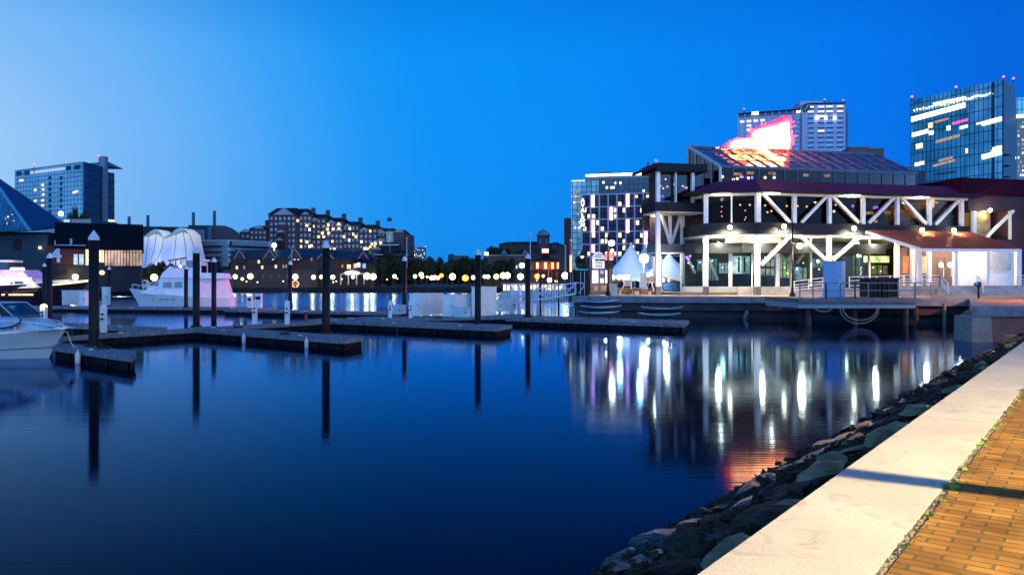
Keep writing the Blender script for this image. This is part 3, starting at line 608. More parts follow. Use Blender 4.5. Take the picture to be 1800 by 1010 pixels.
gn = Vector((0, 1, 0))
mb = MB(); mb.hexa([gb-gn*.1, ga-gn*.1, ga+gn*1.5, gb+gn*1.5], [p+Vector((0, 0, .15)) for p in (gb-gn*.1, ga-gn*.1, ga+gn*1.5, gb+gn*1.5)]); mb.build('walkway', M_alu, r)
for off in (0, 1.4):
    mb = MB(); A_ = gb+gn*off; B_ = ga+gn*off; up = Vector((0, 0, 1.25)); K = 8
    mb.beam(A_+Vector((0, 0, .1)), B_+Vector((0, 0, .1)), .12); mb.beam(A_+up, B_+up, .1); mb.beam(A_+up*.6, B_+up*.6, .06)
    for k in range(K+1):
        p = A_.lerp(B_, k/K); mb.beam(p, p+up, .08)
        if k < K: q_ = A_.lerp(B_, (k+1)/K); mb.beam(p+Vector((0, 0, .1)), q_+up, .06)
    e = B_+Vector((.9, 0, .9)); mb.tube(B_+up, B_+Vector((.75, 0, 1.22)), .05); mb.tube(B_+Vector((.75, 0, 1.22)), e, .05); mb.tube(e, B_+Vector((.3, 0, .1)), .05)
    mb.build('truss_railing', M_alu, r)
r = thing('railing', 'thin dark mesh railing on the quay behind the gangway', 'railing', (6.5, 84.5, 2.2))
mb = MB(); 
for k in range(16):
    x = X(948+k*4.3, 88); mb.beam((x, 88, 1.4), (x, 88, 4.3), .05)
for z in (2, 2.8, 3.5, 4.3): mb.beam((X(948, 88), 88, z), (X(1013, 88), 88, z), .05)
mb.build('mesh_panel', M_dark, r)
for px in (950, 982, 1012):
    x = X(px, 88); MB().tube((x, 88, -2), (x, 88, 4.5), .09).build('post', M_dark, r)
# ================================================================ FAR SHORE
rg = random.Random(21)
def pick_lit(p, dark, lit=(E_warm, E_warm, E_white, E_yel, E_dim)):
    return lambda c, r: (rg.choice(lit) if rg.random() < p else dark)
GBK = 'buildings round the harbour'
# ---- glass pyramid
r = thing('glass_pyramid', 'blue glass pyramid roof rising at the left edge', 'pyramid', (X(0, 185), 185, 1.6))
A = V(-26, 296, 185); c1 = V(52, 405, 166); c2 = V(120, 397, 188); c3 = V(-150, 410, 166); c4 = V(-120, 397, 215)
def facet(a, b, c, name, m, bars=0, mb_mat=None):
    nrm = (b-a).cross(c-a).normalized()*.3; mb = MB(); mb.add([a, b, c, a-nrm, b-nrm, c-nrm], [(0, 1, 2), (5, 4, 3), (0, 3, 4, 1), (1, 4, 5, 2), (2, 5, 3, 0)]); return mb.build(name, m, r)
facet(c1, c2, A, 'roof_face', pm('pyramid_blue', (.006, .035, .13), .6, .1, .1, 0, spec=.3)); 
f_ = facet(c3, c1, A, 'glass_face', pm('pyramid_glass', (.10, .25, .30), .2, .5, .15, 0, metal=.6))
mb = MB(); mb.tube(c1, A, .35, n=6)
for k in range(1, 10):
    t = k/10; mb.tube(c3.lerp(c1, t)+Vector((0, -.2, .1)), A.lerp(c1, max(0, (t-.45)/.55)) if t > .45 else c3.lerp(A, t/.45*.99), .1, n=4)
mb.build('ridge_beam', pm('pyramid_bar', (.10, .30, .42), .4), r)
for k in range(14):
    t, s_ = rg.uniform(.45, .95), rg.uniform(.1, .6); p = c3.lerp(c1, t).lerp(A, s_*.5)+Vector((0, -.6, 0)); MB().ball(p, .16, 6).build('interior_light', E_cool if k % 2 else E_white, r)
# ---- pier building (concrete, red brick panel, lit glass band)
r = thing('pier_building', 'long grey pier building with lit glass band and big number four', 'building', (X(120, 170), 168, 1.6), GBK)
f1 = FP(-200, 169, 84, 170.4); a0, a1 = f1.s(-260), f1.s(84)
M_pb = pm('pier_concrete', (.04, .065, .085), .9, .2, .15, 0, spec=.1); M_pbd = pm('pier_dark_cladding', (.006, .009, .016), .9, .2, .2, 0, spec=.05)
mb = MB(); mb.fbox(f1, a0, a1, 0, -30, 1.5, f1.z(50, 411)); mb.build('wall', M_pb, r)
mb = MB(); mb.fbox(f1, a0, a1+.1, .3, -30.2, f1.z(50, 411), f1.z(50, 408)); mb.build('roof_edge', M_pbd, r)
f2 = FP(84, 170.5, 248, 178); b0, b1 = f2.s(84)+.02, f2.s(248)
mb = MB(); mb.fbox(f2, b0, b1, 0, -26, 1.5, f2.z(170, 437)); mb.build('wall', pm('pier_grey', (.035, .036, .045), .9, .25, .15, 0, spec=.1), r)
mb = MB(); z0, z1 = f2.z(170, 437.5), f2.z(170, 393); mb.fbox(f2, f2.s(97), b1+.4, 1.2, -27, z0, z1); mb.build('overhang', M_pbd, r)
mb = MB(); mb.fbox(f2, f2.s(84), f2.s(150.5), .6, .02, f2.z(120, 464), f2.z(120, 431.5)); mb.build('brick_panel', pm('pier_red', (.12, .022, .016), .8, .25, .4, 0), r)
mb = MB(); mb.fbox(f2, f2.s(97), f2.s(152), 1.6, 1.22, f2.z(120, 432), f2.z(120, 430.5)); mb.fbox(f2, f2.s(97), f2.s(99), 1.6, 1.22, f2.z(97, 430), f2.z(97, 423)); mb.fbox(f2, f2.s(124), f2.s(128), 1.6, 1.22, f2.z(126, 430), f2.z(126, 420)); mb.build('roof_rail', pm('rail_pale', (.3, .38, .5), .5), r)
text('4', 4.6, pm('number_white', (.55, .6, .7), .5), r, faceM(f2.pt(99, 449, .8), f2.u), 'number', .1)
lst = []
for px0, px1, y0, y1, m in ((130, 137, 447, 465, E_cool), (139.5, 147.5, 447, 465, E_cool), (151, 157, 438.5, 466, E_warm), (174.5, 183, 440, 461, E_warm)):
    a, b, z0, z1 = f2.R(px0, y0, px1, y1); lst.append((f2.off(-.65), a, b, z0, z1, m))
x = 184.5
E_lob = em('lobby_glow', (.95, .62, .42), .62, .8, .35)
while x < 246:
    w = 4.2; a, b, z0, z1 = f2.R(x, 440, x+w, 467); lst.append((f2.off(-.1), a, b, z0, z1, E_lob if x < 226 else E_dim)); x += w+1.3
windows(r, lst, 'window')
for px in (101.5, 115, 186): pass
for px, m in ((101.5, M_dark), (115.5, M_dark), (179.5, E_warm), (34, M_dark)):
    p = f2.pt(px, 479, .05) if px > 90 else f1.pt(px, 430, .05); rr_ = .55 if px > 90 else 1.3
    MB().tube(p, p+f2.n*.15, rr_, n=20).build('porthole', m, r)
p = f1.pt(73, 435.5, .6); MB().ball(p, .28).build('wall_lamp', E_bulb, r)
# ---- glass office tower
r = thing('office_tower', 'glass office block with pylon and winged roof at far left', 'tower', (X(100, 310), 310, 1.6), GBK)
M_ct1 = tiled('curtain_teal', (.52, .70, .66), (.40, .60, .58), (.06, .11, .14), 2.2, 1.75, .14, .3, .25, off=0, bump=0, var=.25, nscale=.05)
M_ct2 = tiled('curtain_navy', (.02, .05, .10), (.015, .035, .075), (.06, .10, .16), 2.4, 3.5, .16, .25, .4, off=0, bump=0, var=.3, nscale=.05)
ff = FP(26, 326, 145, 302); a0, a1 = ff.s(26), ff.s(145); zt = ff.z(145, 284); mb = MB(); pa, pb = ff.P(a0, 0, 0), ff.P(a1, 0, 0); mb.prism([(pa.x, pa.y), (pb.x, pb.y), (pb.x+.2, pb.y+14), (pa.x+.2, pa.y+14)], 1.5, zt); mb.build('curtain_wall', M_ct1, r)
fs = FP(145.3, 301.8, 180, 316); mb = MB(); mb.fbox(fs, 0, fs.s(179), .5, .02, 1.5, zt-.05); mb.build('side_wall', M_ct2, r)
mb = MB(); mb.fbox(fs, fs.s(178), fs.s(184), 1.4, -1, 1.5, Z(275, fs.Y(180))); mb.build('pylon', pm('pylon_grey', (.16, .20, .27), .6, .1, .1, 0), r)
fr_ = FP(185, 318, 200.5, 322); mb = MB(); mb.fbox(fr_, 0, fr_.s(200.5), .2, -8, 1.5, fr_.z(192, 303)); mb.build('rear_wing', M_ct2, r)
for k in range(9): MB().fbox(fr_, 0, fr_.s(200.7), .5, .21, fr_.z(192, 303)-3.6-k*3.3, fr_.z(192, 303)-3.3-k*3.3).build('floor_band', M_pb, r)
mb = MB(); z = Z(292, 318); mb.add([fr_.P(-.3, 2, z+1.6), fr_.P(fr_.s(212), 1, z), fr_.P(fr_.s(200), -14, z+.4), fr_.P(-.3, -14, z+1.6), fr_.P(-.3, 2, z), fr_.P(fr_.s(212), 1, z-.3), fr_.P(fr_.s(200), -14, z), fr_.P(-.3, -14, z)], [(0, 1, 2, 3), (7, 6, 5, 4), (0, 4, 5, 1), (1, 5, 6, 2), (2, 6, 7, 3), (3, 7, 4, 0)]); mb.build('winged_roof', pm('wing_roof', (.05, .12, .18), .5), r)
mb = MB(); mb.tube(fr_.pt(194, 303, -3), fr_.pt(194, 293, -3), .5); mb.build('roof_strut', M_pb, r)
lst = []
for px in (88, 107.5):
    for k in range(7): a, b, z0, z1 = ff.R(px-2.4, 309.5+k*9.9, px+2.4, 316+k*9.9); lst.append((ff, a, b, z0, z1, M_gl_dark))
for px0, px1 in ((29, 38), (43, 52), (115.5, 125), (131, 141)):
    y = 303-(px0-29)*.11; a, b, z0, z1 = ff.R(px0, y-2, px1, y+6); lst.append((ff, a, b, z0, z1, M_gl_dark))
a, b, z0, z1 = ff.R(53, 297.5, 115, 302); lst.append((ff, a, b, z0, z1, em('clerestory', (.55, .75, .95), .75)))
for px, py in ((75, 325), (76, 333), (62, 334), (76, 342), (75, 352), (75, 361), (62, 353), (135, 336.5), (36, 317), (39, 317), (130, 338)):
    a, b, z0, z1 = ff.R(px-2.2, py-1.8, px+2.2, py+1.8); lst.append((ff, a, b, z0, z1, E_warm))
for px, py, w in ((152, 308, 1.3), (170, 308.5, 1.6), (162, 319, 2.5), (164, 329, 1.2), (151, 338, 1), (161, 357, 3.5), (149.5, 372.5, 1)):
    a, b, z0, z1 = fs.R(px-w, py-1.5, px+w, py+1.5); lst.append((fs.off(-.3), a, b, z0, z1, E_warm))
a, b, z0, z1 = fr_.R(189, 386, 200, 391.5); lst.append((fr_.off(-.3), a, b, z0, z1, E_warm)); windows(r, lst, 'window')
for px, py, Y_ in ((60, 289.5, 315), (174, 274, 314)):
    p = V(px, py, Y_); MB().ball(p, .42, 8).build('aviation_light', E_red, r); MB().tube(p-Vector((0, 0, 3.5)), p, .12, n=6).build('mast', M_dark, r)
# ---- power plant with four chimneys
r = thing('power_plant', 'low dark power plant with four slim chimneys', 'power plant', (X(310, 400), 400, 1.6), GBK)
fp = FP(190, 385, 425, 400); mb = MB(); mb.fbox(fp, fp.s(190), fp.s(332), 0, -30, 1.5, fp.z(270, 398)); mb.build('boiler_hall', pm('plant_navy', (.018, .032, .042), .8, .2, .1, 0), r)
mb = MB(); mb.fbox(fp, fp.s(332), fp.s(363), 2, -30, 1.5, fp.z(340, 396)); mb.build('turbine_hall', pm('plant_teal', (.018, .035, .045), .8, .2, .1, 0), r)
mb = MB(); pts = [(363, 396), (396, 397), (408, 401), (416, 409), (421, 417)]
for (pa, ya), (pb, yb) in zip(pts, pts[1:]): mb.hexa([fp.P(fp.s(pa), 2, 1.5), fp.P(fp.s(pb), 2, 1.5), fp.P(fp.s(pb), -30, 1.5), fp.P(fp.s(pa), -30, 1.5)], [fp.P(fp.s(pa), 2, fp.z(pa, ya)), fp.P(fp.s(pb), 2, fp.z(pb, yb)), fp.P(fp.s(pb), -30, fp.z(pb, yb)), fp.P(fp.s(pa), -30, fp.z(pa, ya))])
mb.build('rear_wing', pm('plant_grey', (.07, .06, .075), .8, .2, .1, 0), r)
MB().fbox(fp, fp.s(336), fp.s(361), 2.4, 2.02, fp.z(350, 434), fp.z(350, 404)).build('glass_panel', pm('plant_panel', (.06, .15, .20), .4, .2, .1, 0), r)
MB().tube(fp.pt(371, 455, 5), fp.pt(371, 399, 5), 1.1).build('riser_pipe', pm('plant_pipe', (.07, .11, .15), .5), r)
for px, y0, y1 in ((227, 380.5, 398), (260, 378, 398), (340, 373, 397), (377, 370.5, 397)):
    b = V(px, y1+6, 402); MB().tube(b, V(px, y0, 402), .8, .72, 14).build('chimney', pm('stack_grey', (.06, .11, .15), .6), r)
# ---- white shell pavilion
r = thing('shell_pavilion', 'white fabric shell roof with two scalloped hoods behind the white cruiser', 'pavilion', (X(295, 250), 250, 1.6), GBK)
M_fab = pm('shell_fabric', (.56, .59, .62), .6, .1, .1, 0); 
fb = M_fab.node_tree.nodes['Principled BSDF']      # lamplight put into the fabric's emission: warm under the hoods, cool lower down
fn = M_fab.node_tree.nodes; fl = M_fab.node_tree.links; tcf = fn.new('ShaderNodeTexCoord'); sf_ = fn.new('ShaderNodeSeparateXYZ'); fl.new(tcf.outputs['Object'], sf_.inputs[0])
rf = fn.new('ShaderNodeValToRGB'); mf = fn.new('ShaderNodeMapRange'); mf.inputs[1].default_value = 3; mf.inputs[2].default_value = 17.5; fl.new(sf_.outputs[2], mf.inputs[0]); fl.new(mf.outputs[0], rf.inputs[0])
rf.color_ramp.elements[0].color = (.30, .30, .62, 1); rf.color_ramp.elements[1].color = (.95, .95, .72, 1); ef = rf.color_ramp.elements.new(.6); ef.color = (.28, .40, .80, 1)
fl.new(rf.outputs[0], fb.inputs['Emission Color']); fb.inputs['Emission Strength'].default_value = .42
def lobe(px0, py0, px1, py1, pxb0, pxb1, yb, bulge):
    """rim arc from (px0,py0) to (px1,py1), skirt down to row yb between pxb0..pxb1"""
    nu, nv = 16, 10; mb = MB(); pts = []
    for j in range(nv+1):
        v = j/nv
        for i in range(nu+1):
            u = i/nu; t = v**1.25
            rx = px0+(px1-px0)*u; ry = py0+(py1-py0)*u-math.sin(u**1.5*math.pi)*14
            bx_ = pxb0+(pxb1-pxb0)*u; flare = (1-math.sin(u*math.pi)*.0)
            x = rx*(1-t)+bx_*t; y = ry*(1-v)+yb*v; Y = 250-bulge*math.sin(u*math.pi)*(.35+.65*math.sin(v*1.5))
            pts.append(V(x, y, Y))
    n0 = len(pts); back = [p+Vector((0, 9-(250-p.y)*.9, 0)) for p in pts]; mb.v = pts+back
    for j in range(nv):
        for i in range(nu):
            a = j*(nu+1)+i; mb.f.append([a, a+nu+1, a+nu+2, a+1]); b = a+n0; mb.f.append([b, b+1, b+nu+2, b+nu+1])
    for i in range(nu): mb.f.append([i, i+1, i+1+n0, i+n0])
    for j in range(nv):
        a = j*(nu+1); mb.f.append([a, a+n0, a+nu+1+n0, a+nu+1]); a += nu; mb.f.append([a, a+nu+1, a+nu+1+n0, a+n0])
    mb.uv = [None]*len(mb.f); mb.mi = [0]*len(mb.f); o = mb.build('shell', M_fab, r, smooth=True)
    mb = MB(); pr = None
    for i in range(nu+1):
        u = i/nu; rx = px0+(px1-px0)*u; ry = py0+(py1-py0)*u-math.sin(u**1.5*math.pi)*14; d = math.sin(u**1.5*math.pi)*8
        cur = [V(rx, ry, 249.3-bulge*math.sin(u*math.pi)*.36), V(rx+1.0, ry+d, 248.6-bulge*math.sin(u*math.pi)*.5)]
        if pr: mb.quad(pr[0], pr[1], cur[1], cur[0])
        pr = cur
    mb.build('rim_band', pm('rim_cream', (.75, .72, .58), .6), o)
lobe(249, 416, 287.5, 417, 249, 292, 470, 3.5); lobe(287, 418, 333, 412, 268, 345, 466, 4.5)
for pts in (((249, 417), (262, 414), (275, 409), (286, 417)), ((287, 419), (300, 415), (315, 409), (333, 403)), ((287, 418), (286, 432), (279, 450), (268, 466)), ((333, 412), (338, 425), (342, 440), (345, 464)), ((262, 412), (258, 440), (255, 468)), ((310, 410), (308, 435), (304, 462)), ((322, 407), (326, 435), (328, 462)), ((275, 409), (272, 435), (266, 455))):
    q_ = [V(x, y, 244.2) for x, y in pts]; mb = MB()
    for a, b in zip(q_, q_[1:]): mb.tube(a, b, .09, n=6)
    mb.build('seam', pm('seam_grey', (.12, .13, .16), .8), r)
light('shell_lamp', (X(285, 241), 240, 3.2), 2600, (.8, .75, 1), 1, r); light('shell_lamp', (X(322, 240), 239, 3.6), 2200, (1, .8, .6), .6, r)
mb = MB()
for px in (300, 309, 318): mb.beam(V(px, 474, 238), V(px, 458, 238), .3)
mb.beam(V(296, 458, 238), V(328, 453, 238), .5); mb.build('stage_frame', pm('stage_grey', (.25, .25, .28), .6), r)
MB().ball(V(317, 468.5, 236), .45).build('stage_light', E_lampY, r)
# ---- banded office building
r = thing('banded_office', 'white and black striped low office building behind the white cruiser', 'building', (X(405, 340), 340, 1.6), GBK)
fp = FP(374, 338, 402, 330); fq = FP(402, 330, 435, 342)
for k, (y0, y1) in enumerate(((422, 431.5), (436, 441.5), (445.5, 451), (454.5, 461))):
    e = 0 if k == 0 else 3; z0, z1 = Z(y1, 334), Z(y0, 334)
    mb = MB(); mb.fbox(fp, fp.s(374-e), fp.s(402), .3, -20, z0, z1); mb.fbox(fq, fq.s(402), fq.s(423.5 if k else 423.5)+.01, .3, -20, z0, z1-.01); mb.build('white_band', pm('band_white', (.50, .53, .58), .6, .1, .1, 0), r)
mb = MB(); mb.fbox(fp, fp.s(375), fp.s(402), 0, -19, 1.5, Z(423, 334)); mb.fbox(fq, fq.s(402), fq.s(423), 0, -19, 1.5, Z(423.2, 334)); mb.build('wall', M_gl_dark, r)
mb = MB(); mb.fbox(fq, fq.s(423.5), fq.s(435), -.5, -20, Z(438.5, 336), Z(427, 336)); mb.build('rear_block', pm('band_white', (.5, .5, .5)), r)
mb = MB(); p = fq.pt(406, 427, .5); mb.tube(p-fq.u*.9-fq.n*.1, p-fq.u*.9+fq.n*.15, .7); mb.tube(p+fq.u*.9-fq.n*.1, p+fq.u*.9+fq.n*.15, .7); mb.beam(p-fq.u*2-Vector((0, 0, .9)), p+fq.u*2-Vector((0, 0, .9)), .3); mb.build('emblem', M_dark, r)
# ---- stepped brick condominium
r = thing('condominium', 'large stepped brick condominium with gabled roofs and chimneys', 'apartment block', (X(570, 430), 430, 1.6), GBK)
def gable_roof(mb, fp, s0, s1, o0, o1, z0, zr):     # ridge along the facade
    P = fp.P; m = (o0+o1)/2; ins = min(2.5, (s1-s0)*.2)
    mb.add([P(s0, o0, z0), P(s1, o0, z0), P(s1, o1, z0), P(s0, o1, z0), P(s0+ins, m, zr), P(s1-ins, m, zr)], [(0, 1, 5, 4), (2, 3, 4, 5), (1, 2, 5), (3, 0, 4), (3, 2, 1, 0)])
def front_gable(mb, fp, s0, s1, o, dep, z0, zr):    # little triangular gable facing the viewer
    P = fp.P; m = (s0+s1)/2
    mb.add([P(s0, o, z0), P(s1, o, z0), P(m, o, zr), P(s0, o-dep, z0), P(s1, o-dep, z0), P(m, o-dep, zr)], [(0, 1, 2), (5, 4, 3), (0, 2, 5, 3), (1, 4, 5, 2), (0, 3, 4, 1)])
lst = []
blocks = [(421, 441, 408, 403), (438, 470, 402, 395.5), (466, 476, 388, 384), (472, 521, 378, 365), (486, 541, 370, 362.5), (517, 549, 377, 371), (545, 575, 382, 375), (572, 604, 389, 381.5), (602, 633, 394, 388), (630, 664, 400, 394), (662, 693, 405, 400), (690, 712, 410, 403.5)]
rows_y = 9.4
for k, (p0, p1, ye, yr) in enumerate(blocks):
    o = {3: 5, 4: -8, 2: 0}.get(k, (k % 2)*1.5); fp = FP(400, 432, 720, 428).off(-o); s0, s1 = fp.s(p0), fp.s(p1); ze = Z(ye, 430)
    mb = MB(); mb.fbox(fp, s0, s1, 0, -16, 1.5, ze); mb.build('wall', M_fbrick, r)
    mb = MB(); gable_roof(mb, fp, s0-.5, s1+.5, .8, -16.8, ze, Z(yr, 432)); mb.build('roof', M_slate, r)
    if k in (6, 7, 8, 9, 5): 
        q_ = fp.P(fp.s(p1-4), -6, Z(yr, 430)); MB().box(q_.x-1, q_.x+1, q_.y-1, q_.y+1, q_.z-3, q_.z+2.2).build('chimney', M_fbrick, r)
    nc = max(2, int((p1-p0)/7.6)); nr = int((445-ye)/8.6)
    if k not in (4, 2): lst += grid(fp, s0+.4, s1-.4, Z(448, 430), ze-.6, nc, nr, .5, .5, pick_lit(.16 if k > 3 else .06, M_w_blue))
    if k in (0, 1, 3, 5, 6, 7, 8, 9, 10):
        gp0, gp1, gy = {0: (422, 440, 408), 1: (447, 465, 402), 3: (481, 518, 379), 5: (530, 545, 377.5), 6: (546, 562, 388), 7: (574, 592, 393), 8: (603, 620, 399), 9: (632, 650, 406), 10: (656, 682, 411)}[k]
        mb = MB(); front_gable(mb, fp, fp.s(gp0), fp.s(gp1), 1.2, 3, Z(gy, 430), Z(gy-(gp1-gp0)*.33, 430)); mb.build('gable', M_trim, r)
fp = FP(400, 424, 720, 420)
for p0, p1, y in ((487, 505, 395), (485, 503, 409), (484, 500, 423), (660, 680, 425), (652, 672, 439), (690, 712, 409)):
    mb = MB(); front_gable(mb, fp, fp.s(p0), fp.s(p1), 1, 3, Z(y, 424), Z(y-5.5, 424)); mb.build('gable', M_trim, r)
    mb = MB(); mb.fbox(fp, fp.s(p0+1), fp.s(p1-1), .6, -4, 1.5, Z(y, 424)); mb.build('bay', M_fbrick, r)
lst.sort(key=lambda w: w[5] is M_w_blue)
for px, py in ((525, 388), (541, 396.5), (577, 403), (587, 402.5), (597, 402), (568, 410), (579, 410), (606, 416), (627, 416), (616, 402), (541, 425.5), (549, 432), (581, 437.5), (589, 438), (642, 437), (647, 437), (655, 429), (661, 428), (670, 427), (597, 394)):
    a, b, z0, z1 = fp.R(px-2.3, py-2.4, px+2.3, py+2.4); lst.insert(0, (fp.off(-1.5), a, b, z0, z1, E_warm))
mb = MB(); mb.fbox(fp.off(1), fp.s(711), fp.s(719), 0, -16, 1.5, Z(412, 424)); mb.build('wall', M_fbrick, r)
windows(r, lst, 'window')
# ---- distant apartment block and far low building
r = thing('distant_block', 'small distant apartment block with specks of light', 'apartment block', (X(733, 520), 520, 1.6), GBK)
fp = FP(717, 520, 748.5, 525); mb = MB(); mb.fbox(fp, 0, fp.s(748.5), 0, -20, 1.5, Z(434, 520)); mb.build('wall', pm('distant_blue', (.05, .11, .17), .7, .2, .1, 0), r)
lst = grid(fp, .5, fp.s(748)-.3, Z(456, 520), Z(435, 520), 10, 8, .5, .5, lambda c, q_: (rg.choice((E_warm, E_white)) if rg.random() < .2 else pm('distant_win', (.10, .2, .3), .3))); windows(r, lst)
for px in (720, 725, 748): MB().ball(V(px, 433, 518), .42, 8).build('aviation_light', E_red, r)
r = thing('low_hall', 'low distant hall roof between the trees near centre', 'building', (X(810, 460), 460, 1.6), GBK)
fp = FP(793, 460, 824, 462); mb = MB(); mb.fbox(fp, 0, fp.s(824), 0, -15, 1.5, Z(449, 460)); mb.build('wall', pm('hall_grey', (.10, .09, .10), .8, .2, .1, 0), r)
mb = MB(); gable_roof(mb, fp, -.5, fp.s(800), .5, -15, Z(449, 460), Z(445.5, 460)); mb.build('roof', M_slate, r)
# ---- gabled brick promenade building
r = thing('gabled_inn', 'long low brick building with dark roof and pale edged gables', 'building', (X(510, 300), 300, 1.6), GBK)
fp = FP(403, 300, 650, 300); M_inn = pm('inn_brick', (.08, .045, .038), .9, .3, .2, 0); M_inn2 = pm('inn_brick_red', (.11, .04, .027), .9, .3, .2, 0)
mb = MB(); mb.fbox(fp, fp.s(405), fp.s(586), 0, -14, 1.5, Z(453, 300)); mb.build('wall', M_inn, r)
mb = MB(); mb.fbox(fp, fp.s(586), fp.s(640), 0, -14, 1.5, Z(455, 300)); mb.build('wall', M_inn2, r)
mb = MB(); mb.fbox(fp, fp.s(400), fp.s(563), 5, .02, 1.5, Z(474, 296)); mb.build('lower_wall', pm('inn_stone', (.10, .065, .055), .9, .3, .2, 0), r)
mb = MB(); P = fp.P
for a, b, e, y in ((404, 586, 453, 438), (586, 640, 455, 440)):
    s0, s1 = fp.s(a), fp.s(b); mb.add([P(s0, 1, Z(e, 300)), P(s1, 1, Z(e, 300)), P(s1, -14, Z(e, 300)), P(s0, -14, Z(e, 300)), P(s0, -6, Z(y, 303)), P(s1, -6, Z(y, 303))], [(0, 1, 5, 4), (2, 3, 4, 5), (1, 2, 5), (3, 0, 4), (3, 2, 1, 0)])
mb.build('roof', pm('inn_roof', (.018, .022, .04), .6, .3, .3, 0), r)
for c, hw, yt, yb in ((423.5, 10, 440, 455), (476, 11, 440, 455), (520.5, 12, 438, 455), (574, 15, 441, 455), (640, 9, 443, 455)):
    mb = MB(); front_gable(mb, fp, fp.s(c-hw), fp.s(c+hw), 1.3, 8, Z(yb, 299), Z(yt, 299)); g = mb.build('gable', M_inn, r)
    mb = MB(); mb.beam(fp.pt(c-hw, yb, 1.6), fp.pt(c, yt-.5, 1.6), .35); mb.beam(fp.pt(c+hw, yb, 1.6), fp.pt(c, yt-.5, 1.6), .35); mb.build('trim', pm('inn_trim', (.30, .26, .30), .7), g)
    if c < 560:
        mb = MB(); mb.fbox(fp, fp.s(c-hw*.75), fp.s(c+hw*.75), 2.2, 1.35, Z(yb+5.5, 300), Z(yb+2, 300)); mb.build('awning', pm('awning_navy', (.02, .03, .10), .8), r)
lst = []
for px, py, w in ((416.5, 470.5, 1.8), (429.5, 470, 1.2), (461, 470, 1.8), (485, 468.5, 1.8), (498, 468.5, 1.1), (503, 468.5, 1.1), (455, 460, 1.8), (480, 457.5, 1.3), (518, 455, 1.5), (524.5, 455, 1.3), (548, 456, 1.0), (602, 468, 1.2)):
    a, b, z0, z1 = fp.R(px-w, py-3, px+w, py+2.4); lst.append((fp.off(-.1), a, b, z0, z1, E_yel if w > 1.2 else E_dim))
for px in range(428, 560, 14): a, b, z0, z1 = fp.R(px-2, 483, px+2, 489); lst.append((fp.off(-5.1), a, b, z0, z1, pm('inn_win', (.03, .05, .09), .3)))
windows(r, lst)
p = V(482, 431, 305); MB().ball(p, 1.0).build('roof_globe', em('roof_globe', (.85, 1, .9), 3), r); mb = MB(); mb.beam(p-Vector((0, 0, 4.2)), p, .5); mb.build('globe_post', em('globe_post_glow', (.9, .9, .7), 1.1), r)
mb = MB(); p = V(519, 499, 290); mb.lathe(p, [(0.6, -.05), (1.1, -.05)], 18)
pr = []
for k in range(21):
    t = 2*math.pi*k/20; pr.append(p+Vector((math.cos(t)*1.25, 0, math.sin(t)*1.1)))
mb = MB()
for a, b in zip(pr, pr[1:]): mb.tube(a, b, .2, n=6)
for t in (-.6, 0, .6): mb.ball(p+Vector((t, -.1, .1-abs(t)*.5)), .22, 6)
mb.build('lit_emblem', em('orange_neon', (1, .45, .15), 2.2), None, p, label='round orange lit sign on the far promenade behind a slim pile', category='sign')
# ---- pavilion with tiered roofs
r = thing('tiered_pavilion', 'dark tiered roof pavilion with glowing rooms behind the trees', 'pavilion', (X(660, 300), 300, 1.6), GBK)
def hip(mb, px0, px1, yb, yt, Y, d, ph): 
    a = Vector((X(px0, Y), Y, Z(yb, Y))); b = Vector((X(px1, Y), Y, Z(yb, Y))); c = b+Vector((0, d, 0)); e = a+Vector((0, d, 0)); w = (b-a).x; t0 = a+Vector((w*ph, d/2, 0)); t1 = b+Vector((-w*ph, d/2, 0)); t0.z = t1.z = Z(yt, Y)
    mb.add([a, b, c, e, t0, t1], [(0, 1, 5, 4), (1, 2, 5), (2, 3, 4, 5), (3, 0, 4), (3, 2, 1, 0)])
mb = MB(); hip(mb, 613, 664, 461.5, 447, 296, 14, .42); mb.build('roof', M_slate, r)
mb = MB(); mb.box(X(618, 298), X(660, 298), 298, 308, 1.6, Z(461, 298)); mb.build('wall', M_inn2, r)
mb = MB(); hip(mb, 655, 720, 450, 438, 300, 16, .2); mb.build('roof', M_slate, r)
mb = MB(); hip(mb, 668, 701, 431, 425.5, 304, 10, .2); mb.build('upper_roof', M_slate, r)
mb = MB(); mb.box(X(669, 305), X(700, 305), 305, 313, Z(442, 305), Z(430.5, 305)); mb.build('upper_wall', M_dark, r)
for a, b, y0, y1, Y in ((668, 701, 429, 431.3, 303.5), (657, 718, 446.5, 448, 299.5)): MB().box(X(a, Y), X(b, Y), Y, Y+.3, Z(y1, Y), Z(y0, Y)).build('roof_band', pm('band_pale', (.35, .45, .55), .6), r)
MB().box(X(679, 306), X(690, 306), 306, 309, Z(426, 306), Z(406.5, 306)).build('vent_tower', pm('vent_cream', (.45, .42, .25), .8), r)
MB().box(X(682, 305), X(686.5, 305), 305.7, 305.99, Z(425, 306), Z(414, 306)).build('vent_panel', pm('vent_white', (.5, .6, .7), .6), r)
for px, py, w, m in ((613, 468.5, 3, E_yel), (624, 467, 2, em('lit_pink', (1, .5, .5), 1.5)), (630, 465.5, 2.5, E_white), (640, 467, 2.5, em('lit_blue', (.1, .2, 1), 3))):
    p = V(px, py, 297.5); MB().box(p.x-w*.22, p.x+w*.22, p.y, p.y+.4, p.z-.8, p.z+.8).build('window', m, r)
# flag above it
r = thing('flagpole', 'slim flagpole with small dark flag above the tiered pavilion', 'flagpole', (X(686, 300), 299, 8))
MB().tube((X(685.5, 299), 299, 8), V(685.5, 385, 299), .08, .05, 6).build('pole', pm('pole_pale', (.4, .5, .6), .5), r)
p = V(686, 385.5, 299); MB().box(p.x-1.1, p.x+.5, p.y-.05, p.y+.05, p.z-.7, p.z+.6).build('flag', M_dark, r)
